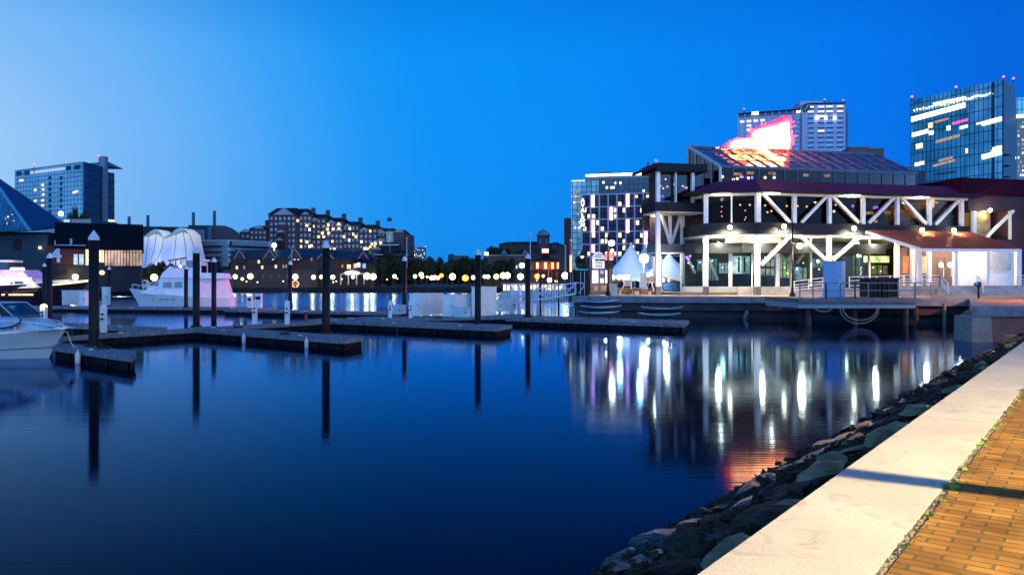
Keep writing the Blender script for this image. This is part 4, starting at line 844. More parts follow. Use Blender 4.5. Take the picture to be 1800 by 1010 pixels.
# ---- white gazebo with lit sign
r = thing('gazebo', 'white gabled gazebo with bright sign on the far promenade', 'gazebo', (X(620, 285), 285, 1.6))
fp = FP(598, 284, 640, 284); mb = MB(); front_gable(mb, fp, fp.s(598), fp.s(640), 0, 6, Z(482, 284), Z(473.5, 284)); mb.build('roof', pm('gazebo_roof', (.25, .27, .3), .6), r)
mb = MB(); mb.beam(fp.pt(598, 482.5, .3), fp.pt(619, 474, .3), .3); mb.beam(fp.pt(640, 482.5, .3), fp.pt(619, 474, .3), .3); mb.build('trim', M_white, r)
MB().fbox(fp, fp.s(607.5), fp.s(631), .6, .35, fp.z(619, 482), fp.z(619, 477.5)).build('sign', em('gazebo_sign', (.95, 1, .85), 6), r)
for px in (598.5, 612, 626.5, 639.5): MB().beam(fp.pt(px, 500, -.5), fp.pt(px, 482, -.5), .35).build('column', M_white, r)
# ---- far seawall
MB().prism([(X(392, 262), 270.5), (20, 270.5), (20, 271.99), (X(392, 262), 271.99)], -1, 1.75).build('harbour_wall', pm('harbour_wall', (.02, .018, .022), .9, .4, .1, 0), label='long dark harbour wall below the far promenade', category='seawall')
# ---- domed building and its terrace
r = thing('domed_museum', 'dark domed brick building on the rise right of centre', 'building', (X(930, 330), 330, 1.6), GBK)
M_dm = pm('museum_brick', (.075, .045, .04), .9, .3, .2, 0)
fp = FP(877, 335, 985, 328); mb = MB(); mb.fbox(fp, 0, fp.s(944), 0, -14, 1.5, Z(428, 333)); mb.build('wall', M_dm, r); mb = MB(); mb.fbox(fp, fp.s(944), fp.s(982), 0, -14, 1.5, Z(430, 330)); mb.build('wall', M_dm, r)
mb = MB(); P = fp.P
for a, b, e, y in ((876, 948, 428, 423.5), (960, 983, 430, 425)):
    s0, s1 = fp.s(a), fp.s(b); mb.add([P(s0, .6, Z(e, 331)), P(s1, .6, Z(e, 331)), P(s1, -14, Z(e, 331)), P(s0, -14, Z(e, 331)), P(s0+2.5, -6, Z(y, 333)), P(s1-2.5, -6, Z(y, 333))], [(0, 1, 5, 4), (2, 3, 4, 5), (1, 2, 5), (3, 0, 4), (3, 2, 1, 0)])
mb.build('roof', M_slate, r)
c = Vector((X(955, 326), 326, 0)); zt, zb, zd = Z(402, 326), Z(414, 326), Z(442, 326)
MB().lathe(c, [(2.55, zd), (2.5, zb-.5), (2.9, zb-.4), (2.9, zb)], 8).build('tower', M_dm, r)
MB().lathe(c, [(2.75, zb)]+[(2.7*math.cos(t*math.pi/16), zb+(zt-zb-.4)*math.sin(t*math.pi/16)) for t in range(1, 8)]+[(.25, zt-.35), (.2, zt+.3), (.02, zt+.6)], 20).build('dome', pm('dome_copper', (.13, .20, .22), .5, .2, .4, 0), r, smooth=True)
for k in (-1, 1): p = c+Vector((k*1.2, -2.5, Z(425, 326))); MB().box(p.x-.35, p.x+.35, p.y-.1, p.y+.1, p.z-1, p.z+1).build('window', pm('museum_win', (.05, .12, .16), .3), r)
for px in range(960, 980, 4): a, b, z0, z1 = fp.R(px-1, 431, px+1, 435); windows(r, [(fp, a, b, z0, z1, pm('museum_win', (0, 0, 0)))])
r = thing('terrace_building', 'low brown terrace building below the dome', 'building', (X(900, 312), 312, 1.6), GBK)
fp = FP(850, 312, 990, 306); mb = MB(); mb.fbox(fp, 0, fp.s(932), 0, -10, 1.5, Z(448, 311)); mb.build('wall', pm('terrace_brown', (.17, .08, .055), .9, .3, .2, 0), r)
mb = MB(); mb.fbox(fp, fp.s(926), fp.s(994), 1, -10, 1.5, Z(446, 309)); mb.build('rear_wing', M_dm, r)
mb = MB(); mb.fbox(fp, -.3, fp.s(932), .4, .02, Z(449.5, 311), Z(447.6, 311)); mb.build('parapet', M_trim, r)
lst = []
for px, py, m in ((853.5, 445.5, E_white), (857.5, 446, E_white), (908.5, 469, E_cool)):
    a, b, z0, z1 = fp.R(px-1.6, py-3, px+1.6, py+3); lst.append((fp.off(-.5), a, b, z0, z1, m))
windows(r, lst)
for px in (886, 923): mb = MB(); hip(mb, px-6, px+6, 446, 438, 308, 5, .45); mb.build('dormer', pm('dome_copper', (0, 0, 0)), r)
# ---- red round lighthouse
r = thing('lighthouse', 'round red screw pile lighthouse with glowing lantern', 'lighthouse', (X(959, 255), 255, 1.6))
c = Vector((X(958.5, 255), 255, 0)); z = lambda y: Z(y, 255); R0 = 27/F*255
M_lr = pm('lighthouse_red', (.42, .035, .02), .5, .1, .4, 0)
MB().lathe(c, [(R0*.97, z(475)), (R0*.97, z(459.5))], 28).build('drum', M_lr, r)
MB().lathe(c, [(R0*1.1, z(476.5)), (R0*1.1, z(475))], 28).build('gallery', M_dark, r)
MB().lathe(c, [(R0*1.12, z(459.5)), (R0*1.1, z(458.6)), (1.5, z(453)), (1.4, z(447))], 24).build('roof', M_slate, r)
MB().lathe(c, [(1.5, z(447)), (1.55, z(445.5)), (1.0, z(445.4)), (1.0, z(437)), (1.3, z(436.8)), (.1, z(431))], 12).build('lantern_room', M_lr, r)
MB().lathe(c, [(1.03, z(444)), (1.03, z(437.6))], 12).build('lantern', em('lantern_glow', (1, .65, .35), 3.5), r)
for k, a in enumerate((-2.0, -1.45, -.98, -.5)):
    a2 = a-.15; p = c+Vector((math.cos(a2)*R0*.985, math.sin(a2)*R0*.985, z(467))); u = Vector((-math.sin(a2), math.cos(a2), 0))
    mb = MB(); n_ = Vector((math.cos(a2), math.sin(a2), 0)); q_ = [p-u*.42, p+u*.42, p+u*.42-n_*.1, p-u*.42-n_*.1]; q_ = [x+n_*.07 for x in q_]; mb.hexa([x-Vector((0, 0, 1)) for x in q_], [x+Vector((0, 0, 1)) for x in q_]); mb.build('window', E_yel, r)
mb = MB()
for k in range(8):
    t = k*math.pi/4+.2; p = c+Vector((math.cos(t)*R0*.85, math.sin(t)*R0*.85, 0)); MB().tube((p.x, p.y, -1), (p.x, p.y, z(476)), .16, n=8).build('leg', M_lr, r)
light('gallery_light', (c.x, c.y-R0-2.5, z(481)), 900, (1, .55, .2), .3, r); light('gallery_light', (c.x+4, c.y-R0-2.5, z(481)), 700, (1, .5, .2), .3, r)
# ---- brick chimney tower next to the hotel
MB().box(X(992.5, 236), X(1004, 236), 236, 239, 1.6, Z(383, 236)).build('brick_chimney', pm('chimney_brick', (.13, .05, .055), .9, .3, .2, 0), label='plain dark red brick tower beside the purple lit hotel', category='tower')
# ================================================================ HOTEL WITH PURPLE LIGHT BARS
r = thing('hotel', 'dark gridded hotel with purple light bars and vertical sign', 'hotel', (X(1085, 205), 205, 2.2), GBK)
hf = FP(1023, 205, 1160, 200); zt = hf.z(1080, 341)
M_frame = pm('hotel_frame', (.44, .36, .42), .6, .1, .2, 0)
s0, s1 = hf.s(1023), hf.s(1238)
mb = MB(); mb.fbox(hf, s0, s1, 0, -20, 2, zt); mb.build('wall', pm('hotel_wall', (.02, .022, .034), .7, .3, .2, 0, spec=.1), r)
E_hotel = em('hotel_lit', (1, .78, .5), 1.7, .5)
lst = []; cw = 7.72
nc = 18; rows = [342+k*10.95 for k in range(13)]
for k, y in enumerate(rows):
    for c in range(nc):
        px = 1024+c*cw
        if px > 1158: continue
        lit = rg.random() < .24 and k not in (0,)
        a, b, z0, z1 = hf.R(px+1.1, y+1.6, px+cw-1.1, y+8.5 if k % 2 else y+9.5); lst.append((hf, a, b, z0, z1, E_hotel if lit else pm('hotel_pane', (.03, .035, .065), .3, .3, .4, 0, spec=.15)))
lst.sort(key=lambda w: w[5] is not E_hotel); windows(r, lst)
mb = MB()
for c in range(0, 19, 2): a = hf.s(1023+c*cw); mb.fbox(hf, a-.16, a+.16, .4, .02, 2.2, zt+.1)
for k in range(0, 14, 2): z = hf.z(1090, 341+k*10.95); mb.fbox(hf, s0, s1, .38, .03, z-.14, z+.14)
mb.build('frame_grid', M_frame, r)
# glass wing and crown
gf = FP(1003.5, 207, 1055, 205.2).off(1.2); 
M_ct3 = tiled('curtain_hotel', (.26, .38, .34), (.10, .2, .22), (.02, .04, .05), 1.25, 1.5, .1, .25, .6, off=0, bump=0, var=.5, nscale=.12)
mb = MB(); mb.fbox(gf, gf.s(1004), gf.s(1055), 0, -14, 2, Z(315, 206)); mb.build('glass_wing', M_ct3, r)
mb = MB(); mb.fbox(hf.off(.8), hf.s(1052), hf.s(1165), 0, -18, zt-1, Z(313, 203)); mb.build('crown', tiled('curtain_crown', (.03, .07, .09), (.02, .04, .05), (.01, .02, .03), 1.25, 1.5, .1, .25, .5, off=0, bump=0), r)
lst = []
for px, py, w in ((1076, 329, 4), (1066, 329, 2), (1081, 321, 1.5), (1131, 335, 2), (1090, 321, 2), (1060, 320, 2), (1118, 345.5, 3), (1139, 345, 3)):
    a, b, z0, z1 = hf.R(px-w, py-2.2, px+w, py+2.2); lst.append((hf.off(.7 if py < 340 else -.1), a, b, z0, z1, E_hotel))
for k in range(26):
    px, py = rg.uniform(1006, 1020), rg.choice([337, 346, 356, 366, 376, 390, 400]); a, b, z0, z1 = gf.R(px-1.8, py-1.7, px+1.8, py+1.7); lst.append((gf.off(-.05), a, b, z0, z1, rg.choice((E_dim, E_warm, E_dim))))
windows(r, lst, 'lit_room')
mb = MB(); z = Z(310, 205); mb.fbox(hf.off(2.5), hf.s(1026), hf.s(1160), 0, -14, Z(314.5, 205), z); mb.build('penthouse', M_gl_dark, r)
E_strip = em('roof_strip', (1, .78, .45), 3.5, .6, .6)
mb = MB(); mb.fbox(hf.off(2.4), hf.s(1027), hf.s(1160), .3, .02, Z(309, 205), Z(305, 205)); mb.build('light_strip', E_strip, r)
mb = MB(); mb.fbox(gf, gf.s(1004.5), gf.s(1028), .05, -.3, Z(317, 206), Z(315.2, 206)); mb.build('light_strip', em('strip_white', (.8, .9, 1), 1.5), r)
MB().fbox(hf.off(4), hf.s(1050), hf.s(1068), 0, -6, Z(305, 205), Z(298, 205)).build('plant_room', M_gl_dark, r)
for i, (px, y0, y1) in enumerate(((1043, 343.5, 364.5), (1104, 341.5, 364), (1075, 364.5, 387), (1135, 363, 384), (1043.5, 387, 409), (1104, 386, 409), (1135.5, 407, 430), (1043.5, 430, 444))):
    a, b, z0, z1 = hf.R(px-2.5, y0, px+2.5, y1); mb = MB(); mb.fbox(hf, a, b, .75, .42, z0, z1); mb.build('light_bar', em('purple_led', (.95, .42, 1), 4.0), r)
for k, ch in enumerate('AVALON'): text(ch, 1.35, em('sign_white', (.85, .95, 1), 4), r, faceM(hf.pt(1025.5, 353+k*8.6, 1.1), hf.u), 'lettering', .1)
MB().fbox(hf, hf.s(1021.5), hf.s(1029.5), 1.0, .41, hf.z(1025, 402), hf.z(1025, 347)).build('sign_board', pm('sign_board', (.10, .12, .16), .6), r)
# ================================================================ WHITE TOWER BEHIND THE RESTAURANT
r = thing('white_tower', 'pale concrete hotel tower with gridded windows behind the neon sign', 'tower', (X(1395, 430), 430, 2.2), GBK)
M_mw = pm('tower_concrete', (.42, .38, .48), .75, .06, .1, 0); M_mwin = pm('tower_pane', (.16, .30, .42), .25, .5, .25, 0, metal=.5)
lw = FP(1297, 436, 1411, 424); mb = MB(); mb.fbox(lw, 0, lw.s(1411), 0, -22, 2, lw.z(1350, 204)); mb.build('wall', M_mw, r)
E_mw = em('tower_lit', (.9, .92, 1), 1.2, .4)
def pk(c, q_):
    if q_ >= 6 and 0 <= c <= 3 and rg.random() < .75: return E_mw
    return E_warm if rg.random() < .12 else (E_mw if rg.random() < .05 else M_mwin)
lst = grid(lw, .6, lw.s(1408)-.1, lw.z(1350, 268), lw.z(1350, 207), 9, 8, .68, .52, pk)
mb = MB(); mb.fbox(lw, 0, lw.s(1411), .5, -22.5, lw.z(1350, 197.5), lw.z(1350, 195.5)); mb.build('roof_slab', M_dark, r)
mb = MB()
for c in range(10): a = lw.s(1297)+.2+c*(lw.s(1408)-.5)/9; mb.fbox(lw, a-.25, a+.25, .35, 0.01, lw.z(1350, 268), lw.z(1350, 197.4))
mb.build('fin', M_mw, r)
MB().fbox(lw.off(1), .3, lw.s(1410), 0, -20, lw.z(1350, 204), lw.z(1350, 197.6)).build('attic', pm('attic_glass', (.10, .12, .22), .4), r)
rw = FP(1410, 420, 1486, 418); mb = MB(); mb.fbox(rw, 0, rw.s(1486), 0, -26, 2, rw.z(1450, 182.5)); mb.build('wall', M_mw, r)
mb = MB(); mb.fbox(rw, rw.s(1418.5), rw.s(1486.5), .5, .02, rw.z(1450, 183.5), rw.z(1450, 181)); mb.build('roof_slab', M_dark, r)
MB().fbox(rw.off(3), rw.s(1408), rw.s(1449), 0, -15, rw.z(1450, 186), rw.z(1430, 175.5)).build('plant_room', M_mw, r)
for p0, p1 in ((1420, 1430.5), (1437.5, 1449), (1452.5, 1464.5), (1471, 1482)):
    lst += grid(rw, rw.s(p0), rw.s(p1), rw.z(1450, 269), rw.z(1450, 184), 1, 10, 1, .55, lambda c, q_: E_mw if q_ > 7 and rg.random() < .8 else (E_warm if rg.random() < .12 else M_mwin))
    for k in range(10): z = rw.z(1450, 269)+(k+.08)*(rw.z(1450, 184)-rw.z(1450, 269))/10; MB().fbox(rw, rw.s(p0), rw.s(p1), .5, .01, z, z+.7).build('balcony', pm('balcony_blue', (.05, .09, .18), .7), r)
lst.sort(key=lambda w: w[5] is M_mwin); windows(r, lst, cap=96)
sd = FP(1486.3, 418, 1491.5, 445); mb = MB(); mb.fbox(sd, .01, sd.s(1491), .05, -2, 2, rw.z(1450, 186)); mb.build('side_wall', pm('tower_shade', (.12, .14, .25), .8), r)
p = rw.pt(1416, 190, 1.2); mb = MB(); mb.tube(p, p+rw.n*.5, 2.0, n=20); mb.build('emblem', pm('emblem_black', (.02, .02, .05), .5), r); mb = MB(); mb.beam(p+rw.n*.7+Vector((-.8, 0, -1.4)), p+rw.n*.7+Vector((1, 0, 1.5)), .5, .3); mb.build('emblem_stroke', M_white, r)
for px in (1436.5, 1451, 1466.5): MB().ball(rw.pt(px, 207.5, .8), .8, 8).build('facade_lamp', E_lampW, r)
for px, py in ((1308, 191.5), (1449.5, 175), (1482, 176)): MB().ball(V(px, py, 422), .42, 8).build('aviation_light', E_red, r); MB().tube(V(px, py, 422), V(px, py+9, 422), .2, n=6).build('mast', M_dark, r)
mb = MB(); mb.fbox(lw, lw.s(1322), lw.s(1333), .8, .51, lw.z(1327, 202), lw.z(1327, 197)); mb.fbox(lw, lw.s(1400), lw.s(1409), .8, .51, lw.z(1405, 198), lw.z(1405, 195)); mb.build('roof_floodlight', em('flood_warm', (1, .9, .7), 4), r)
MB().box(X(1492, 300), X(1554, 300), 300, 320, 2.2, Z(260, 300)).build('brown_block', pm('brown_block', (.16, .09, .07), .9, .3, .1, 0), label='plain brown block behind the right end of the glass roof', category='building', group=GBK)
MB().box(X(1492, 299), X(1528, 299), 299, 299.99, Z(272, 299), Z(258, 299)).build('brown_annex', pm('brown_block', (0, 0, 0)), label='slim brown annex between the pale tower and the brown block', category='building', group=GBK)
# ================================================================ GLASS TOWER AT THE RIGHT
r = thing('glass_tower', 'tall teal glass residential tower with lit balconies at the right', 'tower', (X(1690, 270), 270, 2.2), GBK)
tf = FP(1600, 292, 1763, 262)
M_ct4 = tiled('curtain_tower', (.20, .52, .52), (.10, .36, .40), (.015, .05, .07), 1.6, 3.6, .14, .2, .4, off=0, bump=0, var=.45, nscale=.08)
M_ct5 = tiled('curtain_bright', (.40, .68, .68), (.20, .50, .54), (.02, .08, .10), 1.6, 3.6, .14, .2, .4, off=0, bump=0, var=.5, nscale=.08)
H = tf.z(1763, 140); zb = 2
mb = MB(); foot(mb, [(1600, 292), (1763, 262), (1784.3, 272), (900+F*156/302, 302)], zb, H); mb.build('curtain_wall', M_ct4, r)
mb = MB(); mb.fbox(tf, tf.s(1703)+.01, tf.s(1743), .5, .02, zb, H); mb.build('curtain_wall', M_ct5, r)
mb = MB(); mb.fbox(tf, tf.s(1743)+.01, tf.s(1750), .1, .02, zb, H-.2); mb.build('dark_slot', M_gl_dark, r)
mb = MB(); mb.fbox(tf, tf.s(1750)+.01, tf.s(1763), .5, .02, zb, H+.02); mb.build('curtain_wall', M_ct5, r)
sf = FP(1763.2, 261.4, 1784.5, 272); mb = MB(); mb.fbox(sf, .02, sf.s(1784), .2, .02, zb, H); mb.build('side_wall', M_ct2, r)
fh = 3.62; nfl = int((H-zb)/fh)
for k in range(9, nfl-5):
    z = zb+k*fh
    mb = MB(); mb.fbox(tf, -1.6, tf.s(1601+ (k*37) % 9), 1.5, .02, z, z+.35)
    mb.build('balcony', pm('balcony_slab', (.10, .20, .26), .6), r)
    if k % 3: MB().fbox(tf, tf.s(1625)+(k % 4)*1.5, tf.s(1700)-(k % 3)*2, 1.4, .02, z, z+.4).build('balcony', pm('balcony_slab', (0, 0, 0)), r)
    mb = MB(); mb.fbox(sf, -.8, sf.s(1770), 1.5, .04, z, z+.35); mb.build('balcony', pm('balcony_slab', (0, 0, 0)), r)
lst = []
def tw(px0, px1, y0, y1, m, slope=True, o=.1):
    sl = -.27 if slope else 0; n_ = max(1, int((px1-px0)/6)); w = (px1-px0)/n_
    for k in range(n_):
        a = px0+k*w; m_ = a+w/2; dy = sl*(m_-px0); aa, b, z0, z1 = tf.R(a+.25, y0+dy, a+w-.25, y1+dy); lst.append((tf.off(-o), aa, b, z0, z1, m))
E_tw = em('tower_warm', (1, .80, .50), 1.9, .45, .4); E_tw2 = em('tower_white', (1, .93, .82), 2.8, .3)
tw(1602, 1697, 206, 214.5, E_tw2); tw(1603, 1632, 234, 241.5, E_tw); tw(1632, 1640, 217, 226, E_yel); tw(1643, 1668, 213, 217, E_dim); tw(1664, 1671, 222, 230, E_tw); tw(1687, 1702, 222.5, 228, E_tw)
tw(1633, 1641, 231, 238, E_tw2); tw(1610, 1622, 254, 263, E_tw); tw(1645, 1688, 247, 252, E_dim); tw(1608, 1625, 287, 293, E_tw); tw(1697, 1704, 262, 270, E_tw); tw(1650, 1675, 281, 285, E_dim); tw(1640, 1680, 290, 294, E_dim)
tw(1728, 1763, 214.5, 222, E_tw2, True, .7); tw(1718, 1732, 217, 220, E_tw, True, .7); tw(1745, 1763, 264, 268, E_tw, True, .7); tw(1728, 1763, 272.5, 281, E_tw2, True, .7); tw(1747, 1763, 260, 263, E_tw2, True, .7)
E_pk = em('tower_pink', (1, .05, .30), 2.5); tw(1674, 1703, 216, 219.5, E_pk)
windows(r, lst, 'lit_room')
lst = []
for p0, p1, y0, y1 in ((1764, 1783, 211, 216), (1764, 1780, 257, 261), (1764, 1785, 271, 276)):
    a, b, z0, z1 = sf.R(p0, y0, p1, y1); lst.append((sf.off(-.1), a, b, z0, z1, E_tw))
windows(r, lst, 'lit_room')
a, b, z0, z1 = tf.R(1644, 180, 1700, 183); mb = MB(); p0, p1 = tf.pt(1643, 183, .7), tf.pt(1699, 171.5, .7); mb.beam(p0, p1, .5); mb.build('sign_bar', em('sign_bar', (1, .75, .75), 3), r)
for k in range(26):
    t = k/25; px = 1610+t*133; MB().ball(tf.pt(px, 194-t*29+rg.uniform(-1, 1.5), .9), .28, 6).build('terrace_light', E_bulb if 6 < k < 17 else em('tiny_white', (1, .9, .85), 6), r)
for px, py in ((1603, 170), (1680.5, 153), (1764, 135), (1781.5, 138)): MB().ball(V(px, py, 270), .42, 8).build('aviation_light', E_red, r); MB().tube(V(px, py, 270), V(px, py+8, 270), .15, n=6).build('mast', M_dark, r)
r = thing('dark_tower', 'dark lit tower cut by the right edge of the photo', 'tower', (X(1800, 300), 300, 2.2), GBK)
df = FP(1786, 300, 1860, 296); mb = MB(); mb.fbox(df, 0, df.s(1860), 0, -20, 2, df.z(1790, 172)); mb.build('curtain_wall', M_ct4, r)
MB().fbox(df, .1, df.s(1860), .5, .02, df.z(1790, 207.5), df.z(1790, 202)).build('light_band', E_tw2, r); MB().fbox(df, .1, df.s(1860), .3, .01, 2, df.z(1790, 208)).build('lower_wall', M_gl_dark, r)
lst = grid(df.off(-.35), .4, df.s(1825), df.z(1790, 312), df.z(1790, 212), 10, 13, .7, .5, lambda c, q_: rg.choice((E_tw, E_yel, E_dim)) if rg.random() < .5 else None); windows(r, lst, 'lit_room')
# ================================================================ WATERFRONT RESTAURANT
RF = FP(1332, 88, 1690, 94); LF = FP(1241, 89.6, 1332, 88)
R = thing('restaurant', 'two storey waterfront restaurant with white truss columns, glass roof and maroon eaves', 'restaurant', (RF.A.x, RF.A.y, 2.2))
zF, zb0, zb1, ze, zr = 2.206, 8.98, 10.24, 13.63, 15.0
sL = LF.s(1241); LL = LF.s(1332); sR = RF.s(1700); PC = RF.P(0, 0, 0); PLf = LF.P(sL, 0, 0); PRr = RF.P(sR, 0, 0)
def plan(o, left=0., right=0., depth=20.):
    nm = (LF.n+RF.n).normalized()
    a = LF.P(sL-left, o, 0); b = PC+nm*o; c = RF.P(sR+right, o, 0); d = RF.P(sR+right, -depth, 0); e = RF.P(-3.6-left*.3, -depth, 0)
    return [(p.x, p.y) for p in (a, b, c, d, e)]
M_band = pm('band_dark', (.022, .026, .034), .8, .2, .6, .05, spec=.08); M_mar = pm('maroon_roof', (.11, .012, .045), .7, .2, .5, .05, spec=.2); M_soff = pm('soffit_cream', (.62, .58, .50), .6, .1, .6, 0)
MB().prism(plan(.35, .3), zb0, zb1).build('floor_band', M_band, R)
MB().prism(plan(.2, .2), zb0-.22, zb0-.003).build('soffit', M_soff, R)
def ring(mb, o0, z0, l0, o1, z1, l1):
    p, q_ = plan(o0, l0, 1), plan(o1, l1, 1); n = 5
    vs = [(a[0], a[1], z0) for a in p]+[(a[0], a[1], z1) for a in q_]; mb.add(vs, [(i, (i+1) % n, n+(i+1) % n, n+i) for i in range(n)]+[tuple(range(n-1, -1, -1)), tuple(range(n, 2*n))])
mb = MB(); ring(mb, 1.5, ze+.06, 1.6, -.8, zr, -1); mb.build('eave_roof', M_mar, R)
mb = MB(); ring(mb, 1.45, ze-.1, 1.55, 1.45, ze+.055, 1.55); mb.build('eave_edge', M_dark, R)
mb = MB(); mb.prism(plan(.15, .15), ze-.35, ze-.104); mb.build('top_beam', M_steel, R)
def col(fp, px, z0, z1, w=.48, o=.2, shoe=False, name='column', d=.4):
    a = fp.s(px); mb = MB(); mb.fbox(fp, a-w/2, a+w/2, o, o-d, z0, z1); c = mb.build(name, M_steel, R)
    if shoe: MB().fbox(fp, a-w/2-.07, a+w/2+.07, o+.07, o-d-.07, zF, zF+.95).build('shoe', pm('shoe_grey', (.10, .11, .12), .7), c)
    return c
def brace(fp, p0, y0, p1, y1, w=.34, o=.1):
    a = fp.pt(p0, y0, o); b = fp.pt(p1, y1, o); MB().beam(a, b, w, .3).build('brace', M_steel, R)
col(LF, 1241, zF, zb0, .52, shoe=True, o=.1); col(RF, 1332, zF, zb0, .52, shoe=True, o=.1)
col(LF, 1241, zb1, ze-.1, .5); col(RF, 1332, zb1, ze-.1, .55)
for px, w in ((1396, .42), (1457.5, .4), (1517, .38), (1577, .38), (1633.5, .4), (1690, .42)): col(RF, px, zb1, ze-.1, w)
col(LF, 1286, zb1, ze-.1, .16, name='mullion'); col(RF, 1457, Z(520, 89), zb0, .4); col(RF, 1577, 3.2, zb0, .45)
for a in ((1339, 340, 1388, 391), (1408, 391, 1453, 344), (1461, 344, 1508, 391), (1526, 392, 1571, 347), (1583, 347, 1627, 394), (1643, 395, 1686, 350)): brace(RF, *a)
for a in ((1337, 466, 1390, 412), (1405, 413, 1451, 457), (1463, 457, 1512, 414)): brace(RF, *a, w=.4)
# left pavilion: slender columns, two dark bands, V braces, terrace roof
TF = FP(1157, 91.3, 1238, 92.5)
tz = lambda y: TF.z(1195, y)
t0, t1 = TF.s(1150), TF.s(1238)
for y0, y1, nm, m, o, dp in ((289, 303, 'terrace_roof', M_band, .8, 4), (356, 372, 'terrace_band', M_band, .35, 4), (428, 442, 'terrace_band', pm('terrace_blue', (.05, .08, .11), .5), -1.2, 4)):
    MB().fbox(TF, t0 if y0 != 428 else TF.s(1160), t1, o, -dp, tz(y1), tz(y0)).build(nm, m, R)
MB().fbox(TF, t0+.2, t1, .2, -3.9, tz(374)-.02, tz(372)-.005).build('terrace_soffit', M_soff, R); MB().fbox(TF, TF.s(1161), t1, -1.3, -3.9, tz(444), tz(442)-.005).build('terrace_soffit', M_soff, R)
mb = MB()
for k in range(13): a = t0+k*(t1-t0)/12; mb.beam(TF.P(a, .9, tz(302)), TF.P(a, -.4, tz(288)), .12)
mb.build('roof_lattice', M_dark, R)
mb = MB(); p = [TF.P(TF.s(1122), -2, tz(303)), TF.P(t0, .6, tz(291)), TF.P(t0, -4, tz(291))]; mb.add(p+[x-Vector((0, 0, .35)) for x in p], [(0, 1, 2), (5, 4, 3), (0, 3, 4, 1), (1, 4, 5, 2), (2, 5, 3, 0)]); mb.build('roof_wing', M_mar, R)
col(TF, 1157, zF, tz(372), .5, .1, True); col(TF, 1157, tz(357), tz(303), .42, .1); col(TF, 1188, tz(357), tz(303), .14, .1, name='mullion'); col(TF, 1218, tz(357), tz(303), .34, .1)
col(TF.off(3.6), 1200, zF+.9, tz(374), .42, .1)
brace(TF.off(3), 1162, 377, 1177, 427, .25); brace(TF.off(3), 1196, 377, 1180, 427, .25); col(TF.off(3), 1178, tz(428), tz(374), .25)
TP = TF.off(.6); mb = MB(); mb.fbox(TP, t0+.6, t1, 0, -.04, tz(356), tz(303)); mb.build('glazing', glassy('terrace_glass', fac=0, tint=(.35, .35, .4)), R)
MB().fbox(TF.off(4.1), TF.s(1166), t1+3, 0, -.3, tz(428), tz(303)).build('back_wall', pm('terrace_back', (.05, .03, .04), .8), R)
E_pb = em('pendant_warm', (1, .55, .22), 12); E_pbl = em('pendant_violet', (.25, .12, 1), 9); E_pw = em('pendant_white', (1, .92, .8), 12)
def bulbs(fp, lst, m, r_=.11, nm='pendant_lamp'):
    for px, py in lst: MB().ball(fp.pt(px, py), r_, 8).build(nm, m, R)
bulbs(TF.off(3), ((1161, 327), (1166, 331), (1173, 328), (1185, 324), (1200, 327), (1207, 330), (1165, 356), (1170, 315)), E_pb); bulbs(TF.off(3), ((1204, 329), (1164.5, 345)), E_pbl, .16)
bulbs(TF.off(3.4), ((1236, 395), (1239, 410)), E_pb, .1)
MB().tube(TF.pt(1178, 288, -4), TF.pt(1178, 273, -4), .12).build('camera_pole', M_steel, R); p = TF.pt(1174, 271, -4); MB().beam(p, TF.pt(1180, 275, -4), .25).build('roof_camera', M_steel, R)
MB().tube(TF.pt(1157, 289, -3), TF.pt(1157, 279, -3), .14).build('vent_pipe', M_mar, R)
# upper storey glazing and room behind it
UG = glassy('upper_glass', fac=-.12, tint=(.42, .36, .3))
edges = [1332, 1396, 1457.5, 1517, 1577, 1633.5, 1696]
for a, b in zip(edges, edges[1:]):
    f = RF.off(.5); MB().fbox(f, f.s(a)+.2, f.s(b)-.02, 0, -.04, zb1, ze-.36).build('glazing', UG, R)
f = LF.off(.5); MB().fbox(f, 0, LL-.1, 0, -.04, zb1, ze-.36).build('glazing', UG, R)
mb = MB(); f = RF.off(11); mb.fbox(f, -9, RF.s(1628), 0, -.3, zb1, ze); mb.build('back_wall', pm('dining_wall', (.16, .07, .03), .8, .4, .4), R)
MB().fbox(RF.off(.8), 0, RF.s(1628), 0, -10, ze-.5, ze-.36).build('ceiling', pm('dining_ceiling', (.07, .04, .03), .8), R)
def tables(fp, pxs, z, m):
    for px in pxs:
        a = fp.s(px); mb = MB(); mb.fbox(fp, a-.5, a+.5, .4, -.4, z+.72, z+.78); mb.fbox(fp, a-.05, a+.05, .05, -.05, z, z+.72)
        for d in (-.85, .85): mb.fbox(fp, a+d-.22, a+d+.22, .2, -.2, z, z+.45); mb.fbox(fp, a+d*1.2-.04, a+d*1.2+.04, .2, -.2, z+.45, z+1)
        mb.build('dining_table', m, R)
M_tab = pm('table_dark', (.05, .03, .02), .5); tables(RF.off(2), (1350, 1372, 1416, 1438, 1480, 1500, 1535, 1558, 1595, 1615), zb1, M_tab)
bulbs(RF.off(4), ((1301, 360), (1318, 360), (1345, 361), (1356, 371), (1349, 373), (1383, 362), (1402, 362), (1418, 363), (1438, 363), (1422, 350), (1428, 347), (1469, 360)), E_pb)
bulbs(LF.off(3), ((1312, 346), (1319, 343), (1310, 370), (1311, 382), (1309, 386), (1269, 363), (1268, 372), (1269, 380)), E_pb, .07); bulbs(RF.off(4), ((1433, 355), (1466, 371.5)), E_pw, .15); bulbs(RF.off(5), ((1499, 362), (1537, 365), (1541, 364)), E_pbl, .2)
for px, py, w in ((1530, 374, 12), (1562, 373, 9), (1541, 388, 10)):
    f = RF.off(6); a, b, z0, z1 = f.R(px-w/2, py-2, px+w/2, py+2.5); MB().fbox(f, a, b, 0, -.3, z0, z1).build('bar_light', em('bar_glow', (1, .6, .15), 2.2, .5), R)
